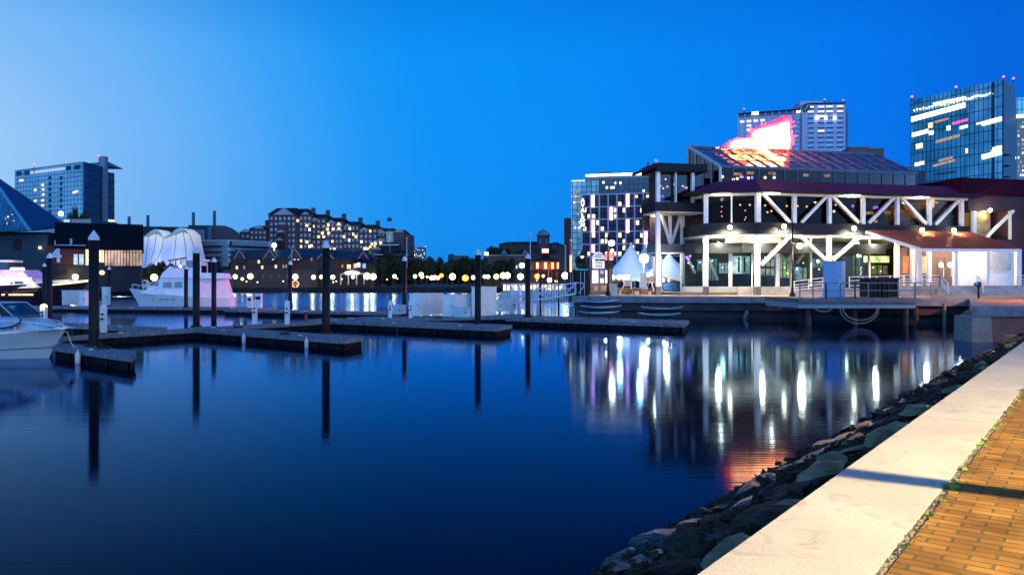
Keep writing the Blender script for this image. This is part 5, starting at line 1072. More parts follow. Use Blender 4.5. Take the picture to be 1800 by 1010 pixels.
MB().fbox(RF.off(7), RF.s(1520), RF.s(1575), 0, -.5, zb1, zb1+1.1).build('bar_counter', M_tab, R)
# bright yellow room at the right end of the upper storey
M_yroom = pm('yellow_wall', (.75, .42, .04), .8, .15, .5, 0)
f = RF.off(6); MB().fbox(f, RF.s(1622), RF.s(1720), 0, -.3, zb1, ze-.1).build('yellow_wall', M_yroom, R)
MB().fbox(RF.off(1.5), RF.s(1634), RF.s(1698), 0, -4, zb1, zb1+.15).build('room_floor', pm('room_floor', (.2, .12, .05), .6), R)
MB().fbox(RF.off(2.5), RF.s(1640), RF.s(1660), 0, -.2, zb1+.1, ze-1.2).build('partition', pm('partition_brown', (.10, .05, .02), .8), R)
light('room_light', RF.P(RF.s(1672), -3, ze-.7), 330, (1, .72, .25), .3, R)
f = RF.off(5.6)
for px in (1650, 1660, 1672, 1683): a, b, z0, z1 = f.R(px-3, 375, px+3, 384); MB().fbox(f, a, b, 0, -.05, z0, z1).build('framed_picture', pm('picture_pale', (.5, .4, .25), .7), R)
# right wing: maroon wall with a lit window room
W0, W1 = RF.s(1692), RF.s(1880)
M_wing = pm('wing_maroon', (.045, .018, .028), .7, .3, .4, .05)
MB().fbox(RF.off(.6), W0+.05, RF.s(1700), 0, -18, zF, ze).build('wing_wall', M_wing, R)
MB().fbox(RF.off(-.2), RF.s(1775), W1, 0, -18, zF, RF.z(1780, 345)).build('wing_wall', M_wing, R)
MB().fbox(RF.off(-.2), RF.s(1700), RF.s(1775)-.01, 0, -18, RF.z(1740, 370), RF.z(1780, 345)).build('wing_wall', M_wing, R)
MB().fbox(RF.off(-.2), RF.s(1700), RF.s(1775)-.01, 0, -18, zF, RF.z(1740, 421)).build('wing_wall', M_wing, R)
MB().fbox(RF.off(-.9), W0-1, W1, 0, -20, RF.z(1780, 345)+.01, RF.z(1780, 317)).build('wing_eave', pm('wing_eave_dark', (.035, .006, .016), .9, .2, .5, 0, spec=.05), R)
f = RF.off(3.2); MB().fbox(f, RF.s(1698), RF.s(1780), 0, -.2, RF.z(1740, 425), RF.z(1740, 366)).build('yellow_wall', M_yroom, R)
f = RF.off(1.8); MB().fbox(f, f.s(1712), f.s(1741), 0, -.15, RF.z(1740, 421), RF.z(1740, 370)).build('display_wall', pm('display_wall', (.35, .25, .12), .8), R)
light('room_light', RF.P(RF.s(1748), -1.5, RF.z(1740, 374)), 160, (1, .75, .3), .2, R)
for px, py in ((1720, 378), (1720, 398), (1734, 383), (1747, 387), (1760, 385), (1760, 395), (1734, 401)):
    f = RF.off(1.7 if px < 1741 else 3.1); a, b, z0, z1 = f.R(px-2.5, py-4, px+2.5, py+4); MB().fbox(f, a, b, 0, -.04, z0, z1).build('framed_picture', pm('picture_pale', (0, 0, 0)), R)
col(RF, 1708, RF.z(1708, 422), RF.z(1708, 371), .5, .5); brace(RF, 1727, 417, 1774, 371, .28, .6); col(RF, 1774, RF.z(1774, 421), RF.z(1774, 371), .12, .3)
p = RF.pt(1728.5, 371, 1.0); MB().ball(p, .22).build('wall_lamp', em('wall_lamp', (1, .85, .55), 30), R); light('wall_lamp_light', p+RF.n*.5, 120, (1, .8, .5), .15, R)
MB().fbox(RF.off(-3), RF.s(1803), W1, 0, -2, zF, RF.z(1795, 350)).build('white_wall', M_white, R)
# ground floor: plinth, inner columns, glazing, interior
GI = RF.off(2.6); LI = LF.off(2.6)
pz = zF+.95
MB().fbox(GI, -1, GI.s(1400), .12, -.3, zF, pz).build('plinth', M_conc, R); MB().fbox(LI, LI.s(1196), LI.s(1326), .12, -.3, zF, pz).build('plinth', M_conc, R)
GG = glassy('shop_glass', fac=-.12, tint=(.6, .68, .65))
MB().fbox(GI, -.5, GI.s(1576), 0, -.04, pz, 8.7).build('glazing', GG, R); MB().fbox(LI, LI.s(1200), LI.s(1326), 0, -.04, pz, 8.7).build('glazing', GG, R)
for fp, px, w in ((LI, 1284, .4), (GI, 1366, .45), (GI, 1391, .18), (GI, 1425, .15), (GI, 1528, .12), (LI, 1322, .14), (LI, 1237, .2)): col(fp, px, pz, 8.7, w, .15)
MB().fbox(GI, -.8, GI.s(1545), 1.2, -.5, 6.95, 8.1).build('inner_fascia', M_band, R); MB().fbox(LI, LI.s(1205), LI.s(1328), 1.2, -.5, 6.95, 8.1).build('inner_fascia', M_band, R)
MB().fbox(GI, -.6, GI.s(1366), .9, -.4, 8.11, 8.7).build('lit_fascia', M_soff, R); MB().fbox(LI, LI.s(1276), LI.s(1328), .9, -.4, 8.11, 8.7).build('lit_fascia', M_soff, R)
bw = RF.off(10); MB().fbox(bw, bw.s(1200), bw.s(1600), 0, -.3, zF, 8.7).build('back_wall', pm('lobby_wall', (.09, .07, .04), .8, .4, .5), R)
MB().fbox(RF.off(2.8), -8, RF.s(1576), 0, -8, zF-.0, zF+.3).build('lobby_floor', pm('lobby_floor', (.10, .09, .08), .4), R)
kw = RF.off(8); a, b, z0, z1 = kw.R(1289, 450, 1330, 482); MB().fbox(kw, a, b, 0, -.2, z0, z1).build('kitchen_wall', em('kitchen_glow', (.80, .93, 1), 1.7, .6, .9), R)  # wall given its own glow in place of kitchen lamps
for px in (1299, 1309, 1320): a, b, z0, z1 = kw.off(-.3).R(px-1.2, 452, px+1.5, 478); MB().fbox(kw.off(-.3), a, b, 0, -.1, z0, z1).build('kitchen_shelf', M_dark, R)
f = RF.off(4.6); a, b, z0, z1 = f.R(1284, 481, 1327, 503); MB().fbox(f, a, b, 0, -.8, zF+.2, z1).build('bar_counter', pm('counter_olive', (.09, .085, .06), .5), R)
tables(LF.off(4.2), (1215, 1228, 1262, 1274), zF+.3, M_dark); tables(RF.off(4.2), (1348, 1410, 1440), zF+.3, M_dark)
for a in ((1245, 452, 1262, 492), (1208, 452, 1222, 480)): brace(LF.off(6), *a, w=.3)
brace(RF.off(6), 1368, 445, 1392, 468, .25); brace(RF.off(6), 1416, 440, 1400, 462, .25)
light('lobby_light', LF.P(LL*.3, -5, 6.4), 130, (.85, .95, .9), .3, R); light('lobby_light', RF.P(3, -5.5, 6.6), 200, (1, .85, .5), .3, R); light('lobby_light', RF.P(RF.s(1540), -5.5, 6.6), 160, (1, .95, .45), .3, R)
f = RF.off(7); a, b, z0, z1 = f.R(1521, 450, 1563, 461); MB().fbox(f, a, b, 0, -.3, z0, z1).build('ceiling_light_panel', em('panel_lime', (1, .95, .35), 4, .7, 1.2), R)
bulbs(RF.off(5), ((1403, 472), (1438, 459), (1470, 418), (1466, 452)), E_pw, .2); bulbs(RF.off(5), ((1514, 470), (1513, 474), (1514, 478), (1513, 482)), E_pb, .06)
a, b, z0, z1 = RF.off(4).R(1402, 468, 1407, 491); MB().tube(RF.off(4).pt(1404.5, 491), RF.off(4).pt(1404.5, 469), .16).build('blue_lamp_column', em('blue_glow', (.1, .35, 1), 1.6, .6, 4), R)
bulbs(LF.off(5), ((1207, 452), (1210, 455), (1213, 450)), E_pbl, .15)
for px0_, px1_, y0_, y1_, c_, s__ in ((1204, 1222, 452, 480, (.35, .55, .8), .22), (1226, 1234, 456, 476, (.5, .7, .9), .3), (1246, 1260, 455, 492, (.4, .6, .75), .2), (1264, 1279, 462, 480, (.55, .75, .85), .35), (1337, 1362, 472, 484, (.75, .7, .5), .3), (1337, 1362, 455, 468, (.12, .13, .1), .3), (1370, 1388, 452, 488, (.6, .7, .2), .35), (1398, 1418, 470, 492, (.75, .75, .3), .25), (1428, 1446, 455, 470, (.25, .3, .15), .4), (1500, 1512, 445, 488, (.3, .35, .12), .3), (1532, 1560, 466, 482, (.5, .45, .2), .3)):
    f = (LF if px1_ < 1330 else RF).off(7.5); a, b, z0, z1 = f.R(px0_, y0_, px1_, y1_); MB().fbox(f, a, b, 0, -.15, z0, z1).build('glow_panel', em('bay_glow_%d' % px0_, c_, s__*2.6, .8, 1.6), R)  # added glowing panels stand in for lit interior seen through the bays
    for q_ in (.33, .66): MB().fbox(f, a+(b-a)*q_-.05, a+(b-a)*q_+.05, .08, .01, z0, z1).build('panel_frame', M_dark, R)
bulbs(LF.off(5), ((1210, 462), (1218, 468), (1230, 461), (1252, 458), (1270, 470), (1296, 458), (1312, 457)), em('cool_bulb', (.7, .9, 1), 5), .1); bulbs(RF.off(5), ((1345, 452), (1379, 470), (1384, 480), (1412, 462), (1440, 473), (1535, 470), (1548, 476)), E_pb, .08)
# floodlights on the band, and the light they give
for px, py in ((1283.5, 401), (1370, 399), (1492, 402), (1610.5, 405), (1666, 406)):
    fp = LF if px < 1332 else RF; p = fp.pt(px, py, .95); k = MB().ball(p, .24, 10).build('floodlight', em('flood_glow', (1, .78, .38), 55), R)
    MB().beam(fp.pt(px, py, .3), p-fp.n*.2, .12).build('bracket', M_dark, k)
    light('flood_beam', p+fp.n*.45+Vector((0, 0, -.05)), 5200 if px < 1600 else 1500, (1, .84, .54), .2, R, 150, p-fp.n*1.5+Vector((0, 0, -5)))
for px in (1262, 1348, 1430, 1550): 
    fp = LF if px < 1332 else RF; light('soffit_light', fp.P(fp.s(px), -1.0, 8.2), 800, (1, .84, .54), .25, R)
for px, py in ((1268, 340), (1349, 336), (1490, 341), (1610, 344)):
    fp = LF if px < 1332 else RF; p = fp.P(fp.s(px), .9, ze-.22); MB().beam(p-fp.u*1.0, p+fp.u*1.0, .16, .08).build('eave_light', em('eave_glow', (1, .90, .6), 4), R); light('eave_lamp', p-Vector((0, 0, .3)), 110, (1, .9, .65), .2, R)
light('terrace_light', TF.P(TF.s(1170), -3, tz(378)), 300, (1, .88, .6), .2, R); light('terrace_light', TF.P(TF.s(1192), -3, tz(452)), 300, (1, .9, .7), .2, R); light('terrace_light', TF.P(TF.s(1160), 1.6, tz(470)), 300, (1, .92, .8), .2, R)
MB().beam(TF.pt(1163, 376, -3), TF.pt(1180, 376, -3), .5, .08).build('ceiling_light_panel', em('panel_warm', (1, .9, .65), 3), R)
mb = MB(); mb.add([TF.pt(1183, 448, -6), TF.pt(1200, 448, -6), TF.pt(1201, 514, -6), TF.pt(1193, 514, -6), TF.pt(1183, 448, -6.8), TF.pt(1200, 448, -6.8), TF.pt(1201, 514, -6.8), TF.pt(1193, 514, -6.8)], [(3, 2, 1, 0), (4, 5, 6, 7), (0, 1, 5, 4), (1, 2, 6, 5), (2, 3, 7, 6), (3, 0, 4, 7)]); mb.build('leaning_pier', M_steel, R)
# glass roof
GA = RF.off(5); ga0 = GA.s(1266); ga1 = GA.s(1612); ze2 = GA.z(1400, 297.5); GB = RF.off(13); zrg = GB.z(1235, 259); gb0, gb1 = ga0-.2, GB.s(1540)
M_rg = pm('roof_glass', (.05, .055, .09), .12, .4, .12, 0, spec=.8)
a0, a1, b1, b0 = GA.P(ga0, 0, ze2), GA.P(ga1, 0, ze2), GB.P(gb1, 0, zrg), GB.P(gb0, 0, zrg); th = Vector((0, 0, -.12))
mb = MB(); mb.add([a0, a1, b1, b0, a0+th, a1+th, b1+th, b0+th], [(0, 1, 2, 3), (7, 6, 5, 4), (0, 4, 5, 1), (1, 5, 6, 2), (2, 6, 7, 3), (3, 7, 4, 0)]); mb.build('glass_roof', M_rg, R)
bk = RF.P(GA.s(1612), -16, ze2); mb = MB(); mb.add([a1, bk, b1, a1+th, bk+th, b1+th], [(0, 1, 2), (5, 4, 3), (0, 3, 4, 1), (1, 4, 5, 2), (2, 5, 3, 0)]); mb.build('glass_roof', M_rg, R)
M_bar = pm('glazing_bar', (.10, .15, .22), .7, spec=.1)
n = 16
for k in range(n+1):
    t = k/n; mb = MB(); mb.beam(a0.lerp(a1, t)+Vector((0, 0, .06)), b0.lerp(b1, t)+Vector((0, 0, .06)), .12, .14); mb.build('glazing_bar', M_bar, R)
mb = MB()
for t in (0, .36, .7, 1): mb.beam(a0.lerp(b0, t)+Vector((0, 0, .07)), a1.lerp(b1, t)+Vector((0, 0, .07)), .22 if t in (0, 1) else .08)
mb.beam(a1, b1, .2); mb.build('purlin', M_bar, R)
MB().fbox(GA, ga0, ga1, 0, -.06, zr-.4, ze2-.13).build('clerestory_glass', glassy('clere_glass', fac=-.1, tint=(.6, .6, .6)), R)
mb = MB()
for k in range(n+1): a = ga0+(ga1-ga0)*k/n; mb.fbox(GA, a-.05, a+.05, .06, -.08, zr-.4, ze2-.1)
mb.build('clerestory_frame', M_bar, R)
MB().fbox(RF.off(11), ga0, ga1, 0, -.2, zr-.4, ze2+1).build('atrium_wall', pm('atrium_wall', (.10, .05, .03), .8), R)
bulbs(GA.off(1.5), ((1270, 310.5), (1289, 315), (1345, 312), (1361, 312), (1296, 314)), E_pb, .16); bulbs(GA.off(1.5), ((1305, 311), (1312, 311.5), (1322, 312), (1302, 311)), E_pbl, .14); bulbs(GA.off(1.5), ((1316, 313),), E_pw, .14)
for px, py, w in ((1297, 306, 14), (1320, 304, 10), (1358, 305, 12), (1418, 308, 9), (1455, 309, 9)): 
    f = GA.off(4); a, b, z0, z1 = f.R(px-w/2, py-2.5, px+w/2, py+2); MB().fbox(f, a, b, 0, -.2, z0, z1).build('glow_panel', em('display_amber', (1, .5, .12), 1.1, .7, 1.5), R)
# left gable end of the glass roof
q0 = GA.P(ga0, 0, zr-.3); q1 = GB.P(gb0, 0, zr-.3); mb = MB(); mb.add([q0, a0, b0, q1, q0+RF.u*.1, a0+RF.u*.1, b0+RF.u*.1, q1+RF.u*.1], [(0, 1, 2, 3), (7, 6, 5, 4), (0, 4, 5, 1), (1, 5, 6, 2), (2, 6, 7, 3), (3, 7, 4, 0)]); mb.build('gable_glass', glassy('gable_glass', fac=.0, tint=(.4, .5, .6)), R)
mb = MB(); mb.beam(a0, b0, .3); mb.beam(q1-RF.u*.05, b0-RF.u*.05, .25); mb.beam(q0, a0, .3)
for t in (.25, .5, .75): p = q0.lerp(q1, t)-RF.u*.08; mb.beam(p, a0.lerp(b0, t)-RF.u*.08, .1)
mb.build('gable_frame', pm('gable_frame', (.5, .48, .5), .5), R)
MB().fbox(RF.off(9), RF.s(1600), RF.s(1690), 0, -10, zr, RF.off(9).z(1640, 298)).build('roof_plant_box', pm('plant_box', (.03, .035, .05), .7), R); MB().fbox(RF.off(11), RF.s(1660), RF.s(1745), 0, -10, zr, RF.off(11).z(1700, 303)).build('roof_plant_box', pm('plant_box', (0, 0, 0)), R)
# neon sign standing on the roof
SG = GB.off(-.6)
sgn = thing('neon_sign', 'blazing red and white neon sign standing on the glass roof', 'neon sign', SG.pt(1335, 262))
def plate(pts, o, th, name, m, par):
    n_ = len(pts); f_ = [SG.pt(x, y, o) for x, y in pts]; b_ = [SG.pt(x, y, o-th) for x, y in pts]; mb = MB(); mb.add(f_+b_, [tuple(range(n_)), tuple(range(2*n_-1, n_-1, -1))]+[(i, n_+i, n_+(i+1) % n_, (i+1) % n_) for i in range(n_)]); return mb.build(name, m, par)
core = [(1283, 260), (1284, 251), (1294, 246), (1306, 244), (1321, 242), (1323, 233), (1334, 229), (1352, 224), (1368, 220), (1377, 215), (1387, 216), (1386, 232), (1389, 247), (1386, 262)]
cx, cy = 1338, 243
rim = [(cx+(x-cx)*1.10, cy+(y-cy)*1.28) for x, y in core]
def rag(pts, amp, seed, n_=5):
    r_ = random.Random(seed); out = []
    for (x0, y0), (x1, y1) in zip(pts, pts[1:]+pts[:1]):
        for k in range(n_): t = k/n_; out.append((x0+(x1-x0)*t+r_.uniform(-amp, amp), y0+(y1-y0)*t+r_.uniform(-amp, amp)))
    return out
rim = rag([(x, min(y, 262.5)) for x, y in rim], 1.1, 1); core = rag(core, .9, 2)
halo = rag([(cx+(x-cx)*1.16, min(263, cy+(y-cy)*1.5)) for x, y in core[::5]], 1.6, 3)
plate(halo, -.5, .2, 'halo_plate', em('halo_deep', (1, .01, .09), 3), sgn)  # larger plate glows deep red in place of the halo round the sign
plate(rim, -.1, .3, 'halo_rim', em('halo_red', (1, .010, .022), 18), sgn)  # jagged red rim, inner part of the painted halo
plate(core, .12, .15, 'sign_face', em('neon_pink', (1, .14, .03), 30, .3, .5), sgn)
rs = random.Random(5)
for k in range(46):      # stray strokes round the edge, added for the sign's ragged glow
    x, y = core[rs.randrange(len(core))]; p = SG.pt(x+rs.uniform(-1, 1), y, .3); d = Vector((x-cx, 0, -(y-cy)*1.3)).normalized()
    MB().tube(p, p+d*rs.uniform(.3, .85), .07, n=5).build('glow_stroke', em('halo_edge', (1, .03, .06), 10), sgn)
for k in range(26):      # bent neon tubes packed across the sign
    px = 1287+k*3.8; top = 251 if px < 1322 else 232-(px-1322)*.22; pts = [SG.pt(px+rs.uniform(-1.5, 1.5), top+(258-top)*j/4+rs.uniform(-1, 1), .4) for j in range(5)]; mb = MB()
    for a, b in zip(pts, pts[1:]): mb.tube(a, b, .13, n=6)
    mb.build('neon_tube', em('neon_white', (1, .4, .12), 30), sgn)
mb = MB()
for px in (1290, 1320, 1350, 1382): mb.beam(SG.pt(px, 266, -.6), SG.pt(px, 240 if px > 1322 else 250, -.6), .2)
mb.build('sign_frame', M_dark, sgn)
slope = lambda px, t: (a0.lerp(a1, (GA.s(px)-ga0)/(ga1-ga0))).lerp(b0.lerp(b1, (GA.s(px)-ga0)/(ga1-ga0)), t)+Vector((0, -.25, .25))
E_nf = em('neon_reflection', (1, .22, .06), 4)
for k in range(34):      # glowing strokes on the roof slope stand in for the sign's reflection
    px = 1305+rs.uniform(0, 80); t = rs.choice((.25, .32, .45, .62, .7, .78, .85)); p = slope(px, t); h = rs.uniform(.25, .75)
    mb = MB(); mb.tube(p, p+Vector((rs.uniform(-.25, .25), .25*h, .4*h)), .07, n=6); mb.tube(p, p+Vector((rs.uniform(.15, .45), 0, .02)), .07, n=6); mb.build('glow_stroke', E_nf, sgn)
for px, t0_, t1_ in ((1384, .25, .98), (1388, .5, .98), (1380, .55, .98), (1392, .72, .98)): mb = MB(); mb.tube(slope(px+6, t0_), slope(px+6, t1_), .16, n=6); mb.build('glow_stroke', em('neon_pink', (0, 0, 0), 1), sgn)  # longer glowing strokes for the same reflection
light('neon_fill', SG.pt(1345, 244, 1.6), 900, (1, .008, .05), .5, sgn); light('neon_fill', SG.pt(1218, 240, 1), 130000, (1, .14, .45), .8, sgn, 62, (-40, 90, 1))  # second one is an added pink fill spot left of the sign
# entrance porch with lean-to metal roof
PF = RF.off(-5); zp = PF.z(1700, 502)
MB().fbox(PF, PF.s(1575), PF.s(1880), -.9, -6, zF, zp).build('porch_floor', M_conc, R)
for k in range(3): MB().fbox(PF, PF.s(1655), PF.s(1880), .05-.3*k, -.95, zF+.001+k*(zp-zF)/4, zF+(k+1)*(zp-zF)/4).build('step', M_conc, R)
c0, c1, c2, c3 = RF.pt(1519, 405, .3), PF.pt(1618, 436, 0), PF.pt(1795, 437, 0), RF.pt(1706, 408, .3)
M_rust = pm('rust_metal_roof', (.26, .055, .03), .35, .2, .5, .05, metal=.3)
th = Vector((0, 0, -.18)); mb = MB(); mb.add([c0, c1, c2, c3, c0+th, c1+th, c2+th, c3+th], [(0, 1, 2, 3), (7, 6, 5, 4), (0, 4, 5, 1), (1, 5, 6, 2), (2, 6, 7, 3), (3, 7, 4, 0)]); mb.build('porch_roof', M_rust, R)
mb = MB()
for k in range(1, 30): t = k/30; mb.beam(c1.lerp(c2, t)+Vector((0, 0, .05)), c0.lerp(c3, t)+Vector((0, 0, .05)), .07, .09)
mb.build('roof_seam', M_rust, R)
mb = MB(); mb.beam(c0+th, c1+th, .22, .35); mb.beam(c1+th*1.2, c2+th*1.2, .16, .35); mb.build('porch_fascia', M_white, R)
for px in (1617, 1680, 1736, 1789): col(PF.off(.5), px, zp, PF.z(px, 440), .42, .1)
for px in (1577, 1605, 1634): col(RF.off(-1.2), px, zp, RF.z(px, 434), .4, .1)
ww = RF.off(-.9); zt_ = ww.z(1730, 438)
MB().fbox(ww, ww.s(1681), ww.s(1796), 0, -1.3, zp, zt_).build('white_wall', M_white, R)
a, b, z0, z1 = ww.R(1737, 442, 1777, 478); MB().fbox(ww, a, b, .12, .01, z0, z1).build('menu_window', pm('menu_frame', (.80, .80, .78), .3), R); MB().fbox(ww, a+.12, b-.12, .15, .121, z0+.12, z1-.12).build('window_pane', pm('menu_pane', (.45, .43, .38), .15, .3, 1), R)
dr = RF.off(-.5); MB().fbox(dr, dr.s(1586), dr.s(1681), 0, -.3, zp, RF.z(1640, 436)).build('entrance_wall', pm('entrance_brown', (.18, .11, .07), .7, .3, .5), R)
for p0, p1, cxr in ((1647, 1658.5, 1652.5), (1660, 1671.5, 1668)):
    a, b, z0, z1 = dr.R(p0, 452, p1, 501); d_ = MB().fbox(dr, a, b, .08, .01, z0, z1).build('door', pm('door_brown', (.14, .08, .05), .5), R)
    q_ = dr.pt(cxr, 465.5, .1); MB().tube(q_, q_+dr.n*.06, .33, n=18).build('round_window', em('door_window', (1, .95, .88), 1.6), d_); MB().fbox(dr, b-.12, b-.06, .16, .081, z0+1, z0+2.4).build('handle', M_steel, d_)
for p0, p1, m in ((1587, 1597, em('orange_window', (1, .22, .04), .8, .6)), (1618, 1631, em('lobby_amber', (1, .62, .2), .8, .7))): a, b, z0, z1 = dr.R(p0, 450, p1, 480); MB().fbox(dr, a, b, .06, .01, z0, z1).build('window', m, R)
for px, e in ((1650, 420), (1710, 600), (1765, 600)): light('porch_light', PF.P(PF.s(px), -1.8, zt_-.5), e, (1, .88, .72), .25, R)
MB().beam(PF.pt(1690, 441, -1.2), PF.pt(1700, 441, -1.2), .3, .08).build('porch_lamp', em('panel_warm', (0, 0, 0), 1), R)
promenade_lamp(45.9, 60.6, 'orange lit quay lamp beyond the right edge of the frame', True, .05, (45, 60, 6.5), 9000, (1, .42, .12))
# ramp railings
def rails(fp, pts, lab, zoff=(0, .28, .56, .95), m=None, posts=True, grp='white railings of the restaurant ramp', hb=1.0):
    m = m or M_white; r = thing('railing', lab, 'railing', fp.pt(pts[0][0], pts[0][1]), grp)
    for h in zoff:
        mb = MB()
        for (x0, y0), (x1, y1) in zip(pts, pts[1:]): mb.beam(fp.pt(x0, y0)+Vector((0, 0, h)), fp.pt(x1, y1)+Vector((0, 0, h)), .08)
        mb.build('rail', m, r)
    for (x0, y0), (x1, y1) in zip(pts, pts[1:]):
        n_ = max(1, int(abs(x1-x0)/22))
        for k in range(n_+1): p = fp.pt(x0, y0).lerp(fp.pt(x1, y1), k/n_); MB().beam(p-Vector((0, 0, .25)), p+Vector((0, 0, hb)), .09).build('post', m, r)
    return r
QF = RF.off(-3.2)
MB().fbox(QF, QF.s(1392), QF.s(1588), -.1, -.4, zF, QF.z(1480, 506)).build('ramp_wall', M_conc, R)
rails(QF, [(1396, 510), (1447, 503.5)], 'white ramp railing left of the tall blue panel'); rails(QF, [(1493, 502), (1588, 499.5)], 'white ramp railing right of the tall blue panel'); rails(PF.off(-.1), [(1590, 499), (1652, 499), (1667, 513)], 'white porch railing turning down the steps')
rails(PF.off(-.1), [(1791, 499), (1830, 499)], 'white porch railing at the right edge of the photo')
rails(PF.off(-.1), [(1718, 499), (1728, 511)], 'short white stair handrail in the middle of the porch steps', zoff=(.4, .95))
# ================================================================ QUAYSIDE OBJECTS
# platform on piles with blue panel, cabinet and railing
r = thing('fuel_platform', 'concrete platform on piles jutting from the quay with hanging hose loops', 'platform', (X(1512, 67), 67, 2.3))
x0, x1 = X(1405, 66), X(1606, 66)
M_pl = pm('platform_concrete', (.09, .11, .13), .8, .3, 1.2, .3)
MB().box(x0, x1+.6, 66, 75, 1.95, 2.33).build('deck_slab', M_pl, r); MB().box(x0, x1+.3, 66.25, 74.8, 1.5, 1.948).build('edge_beam', pm('platform_beam', (.15, .26, .34), .7, .2, 1, .2), r)
for px in (1421, 1436, 1502, 1592, 1609): MB().tube((X(px, 67.5), 67.5 if px != 1436 else 71, -3), (X(px, 67.5), 67.5 if px != 1436 else 71, 1.5), .24, n=12).build('pile', pm('platform_pile', (.05, .045, .04), .8, .4, 2, .3), r)
for px, w, h in ((1511, 34, 27), (1511, 30, 21), (1448, 14, 6)):
    pts = [Vector((X(px+w*math.cos(t*math.pi/12), 66.05), 66.1-.12*(w == 30), 1.5-h/F*66*math.sin(t*math.pi/12))) for t in range(13)]; mb = MB()
    for a, b in zip(pts, pts[1:]): mb.tube(a, b, .06, n=6)
    mb.build('hanging_hose', pm('hose_grey', (.16, .16, .17), .6), r)
r = thing('tall_panel', 'tall plain blue cabinet standing on the platform', 'cabinet', (X(1470, 70), 70, 2.33))
px0, px1, pxs = 1447, 1480, 1492; zt = Z(460, 69); a = X(px0, 69); b = X(px1, 69); c = X(1492, 70.5)
MB().hexa([(a, 69, 2.33), (b, 69, 2.33), (c, 71.2, 2.33), (c-1.6, 71.2, 2.33)], [(a, 69, zt), (b, 69, zt), (c, 71.2, zt), (c-1.6, 71.2, zt)]).build('body', pm('cabinet_blue', (.06, .26, .50), .45, .1), r)
MB().hexa([(a-.04, 68.95, zt), (b+.04, 68.95, zt), (c+.04, 71.2, zt), (c-1.6, 71.2, zt)], [(a-.04, 68.95, zt+.07), (b+.04, 68.95, zt+.07), (c+.04, 71.2, zt+.07), (c-1.6, 71.2, zt+.07)]).build('top_panel', pm('cabinet_blue', (0, 0, 0)), r)
MB().box(b-.25, b-.15, 68.94, 68.998, 3.4, 3.7).build('handle', M_steel, r)
r = thing('dumpster', 'dark lidded container behind the platform railing', 'container', (X(1552, 71), 71, 2.33))
a, b = X(1526, 70), X(1583, 70); zt = Z(488, 70)
MB().box(a+.12, b-.05, 70.2, 72, 2.36, zt-.12).build('body', pm('dumpster_green', (.01, .02, .024), .9, spec=.05), r); MB().box(a, b, 70.1, 72.1, zt-.118, zt).build('lid', M_dark, r)
mb = MB(); [mb.box(x-.05, x+.05, 70.1, 70.198, 2.4, zt-.13) for x in [a+.3+(b-a-.5)*k/3 for k in range(4)]]; mb.build('rib', M_dark, r)
PFm = FP(1405, 66.3, 1610, 66.3)
rr_ = rails(PFm, [(1406, 523.5), (1452, 523.5), (1503, 523.5), (1550, 523.5), (1608, 523.5)], 'dark pipe railing along the front of the platform', zoff=(.62, 1.25), m=pm('rail_blue', (.06, .11, .16), .5), grp='platform railings', hb=1.25)
PFs = FP(1608, 66.3, 1640, 73); rails(PFs, [(1609, 523), (1636, 521)], 'dark pipe railing along the right side of the platform', zoff=(.62, 1.25), m=pm('rail_blue', (0, 0, 0)), grp='platform railings', hb=1.25)
# debris and ropes under the quay
r = thing('mooring_rope', 'slack rope looping along the quay wall left of the platform', 'rope', (X(1350, 79), 79.5, 1.5))
pts = [V(px, py, 79.3) for px, py in ((1312, 542), (1322, 537), (1345, 538), (1352, 530), (1368, 528), (1380, 530), (1396, 531), (1405, 544))]; mb = MB()
for a, b in zip(pts, pts[1:]): mb.tube(a, b, .05, n=6)
mb.build('rope', M_dark, r)
for i, (pa, pb) in enumerate(((( 1314, 546), (1308, 560)), ((1372, 530), (1371, 543)))): MB().beam(V(*pa, 79.2), V(*pb, 79), .22).build('loose_timber', pm('timber_grey', (.12, .14, .17), .8), None, V(*pa, 79.2), label=('leaning grey timber at the foot of the quay wall', 'upright short grey timber on the quay wall ledge')[i], category='timber')
for i, px in enumerate((1072, 1142, 1181)): p = V(px, 524, 80.4); q_ = V(px+7, 530, 80.2); MB().beam(p, q_, .12).build('quay_ladder_rail', pm('timber_grey', (0, 0, 0)), None, p, label=('slanting pale batten on the quay edge above the high kayak stack', 'slanting pale batten above the left end of the two kayaks', 'slanting pale batten above the right end of the two kayaks')[i], category='batten', group='battens on the quay edge')
MB().beam((X(1659.5, 66), 66, -1), (X(1660.5, 66), 66, 1.9), .2).build('guide_post', pm('post_pale', (.2, .2, .16), .7), None, (X(1660, 66), 66, 0), label='slim standing post in the water between platform and seawall', category='post')
# bollard with curved top at the seawall
r = thing('viewing_scope', 'slim post with round head on the quay beside the seawall cap', 'post', (X(1720, 68), 68, 2.2))
p = G(1720, 530, 2.2); p = Vector((X(1720, 64), 67, 2.2)); p = Vector((X(1720, 70.8), 70.8, 2.2)); MB().tube(p, p+Vector((0, 0, 1.1)), .09).build('post', M_dark, r); MB().ball(p+Vector((0, 0, 1.25)), .26).build('head', M_dark, r); MB().tube(p+Vector((-.35, -.1, 1.25)), p+Vector((.2, .1, 1.4)), .16).build('barrel', pm('scope_blue', (.05, .2, .35), .4), r)
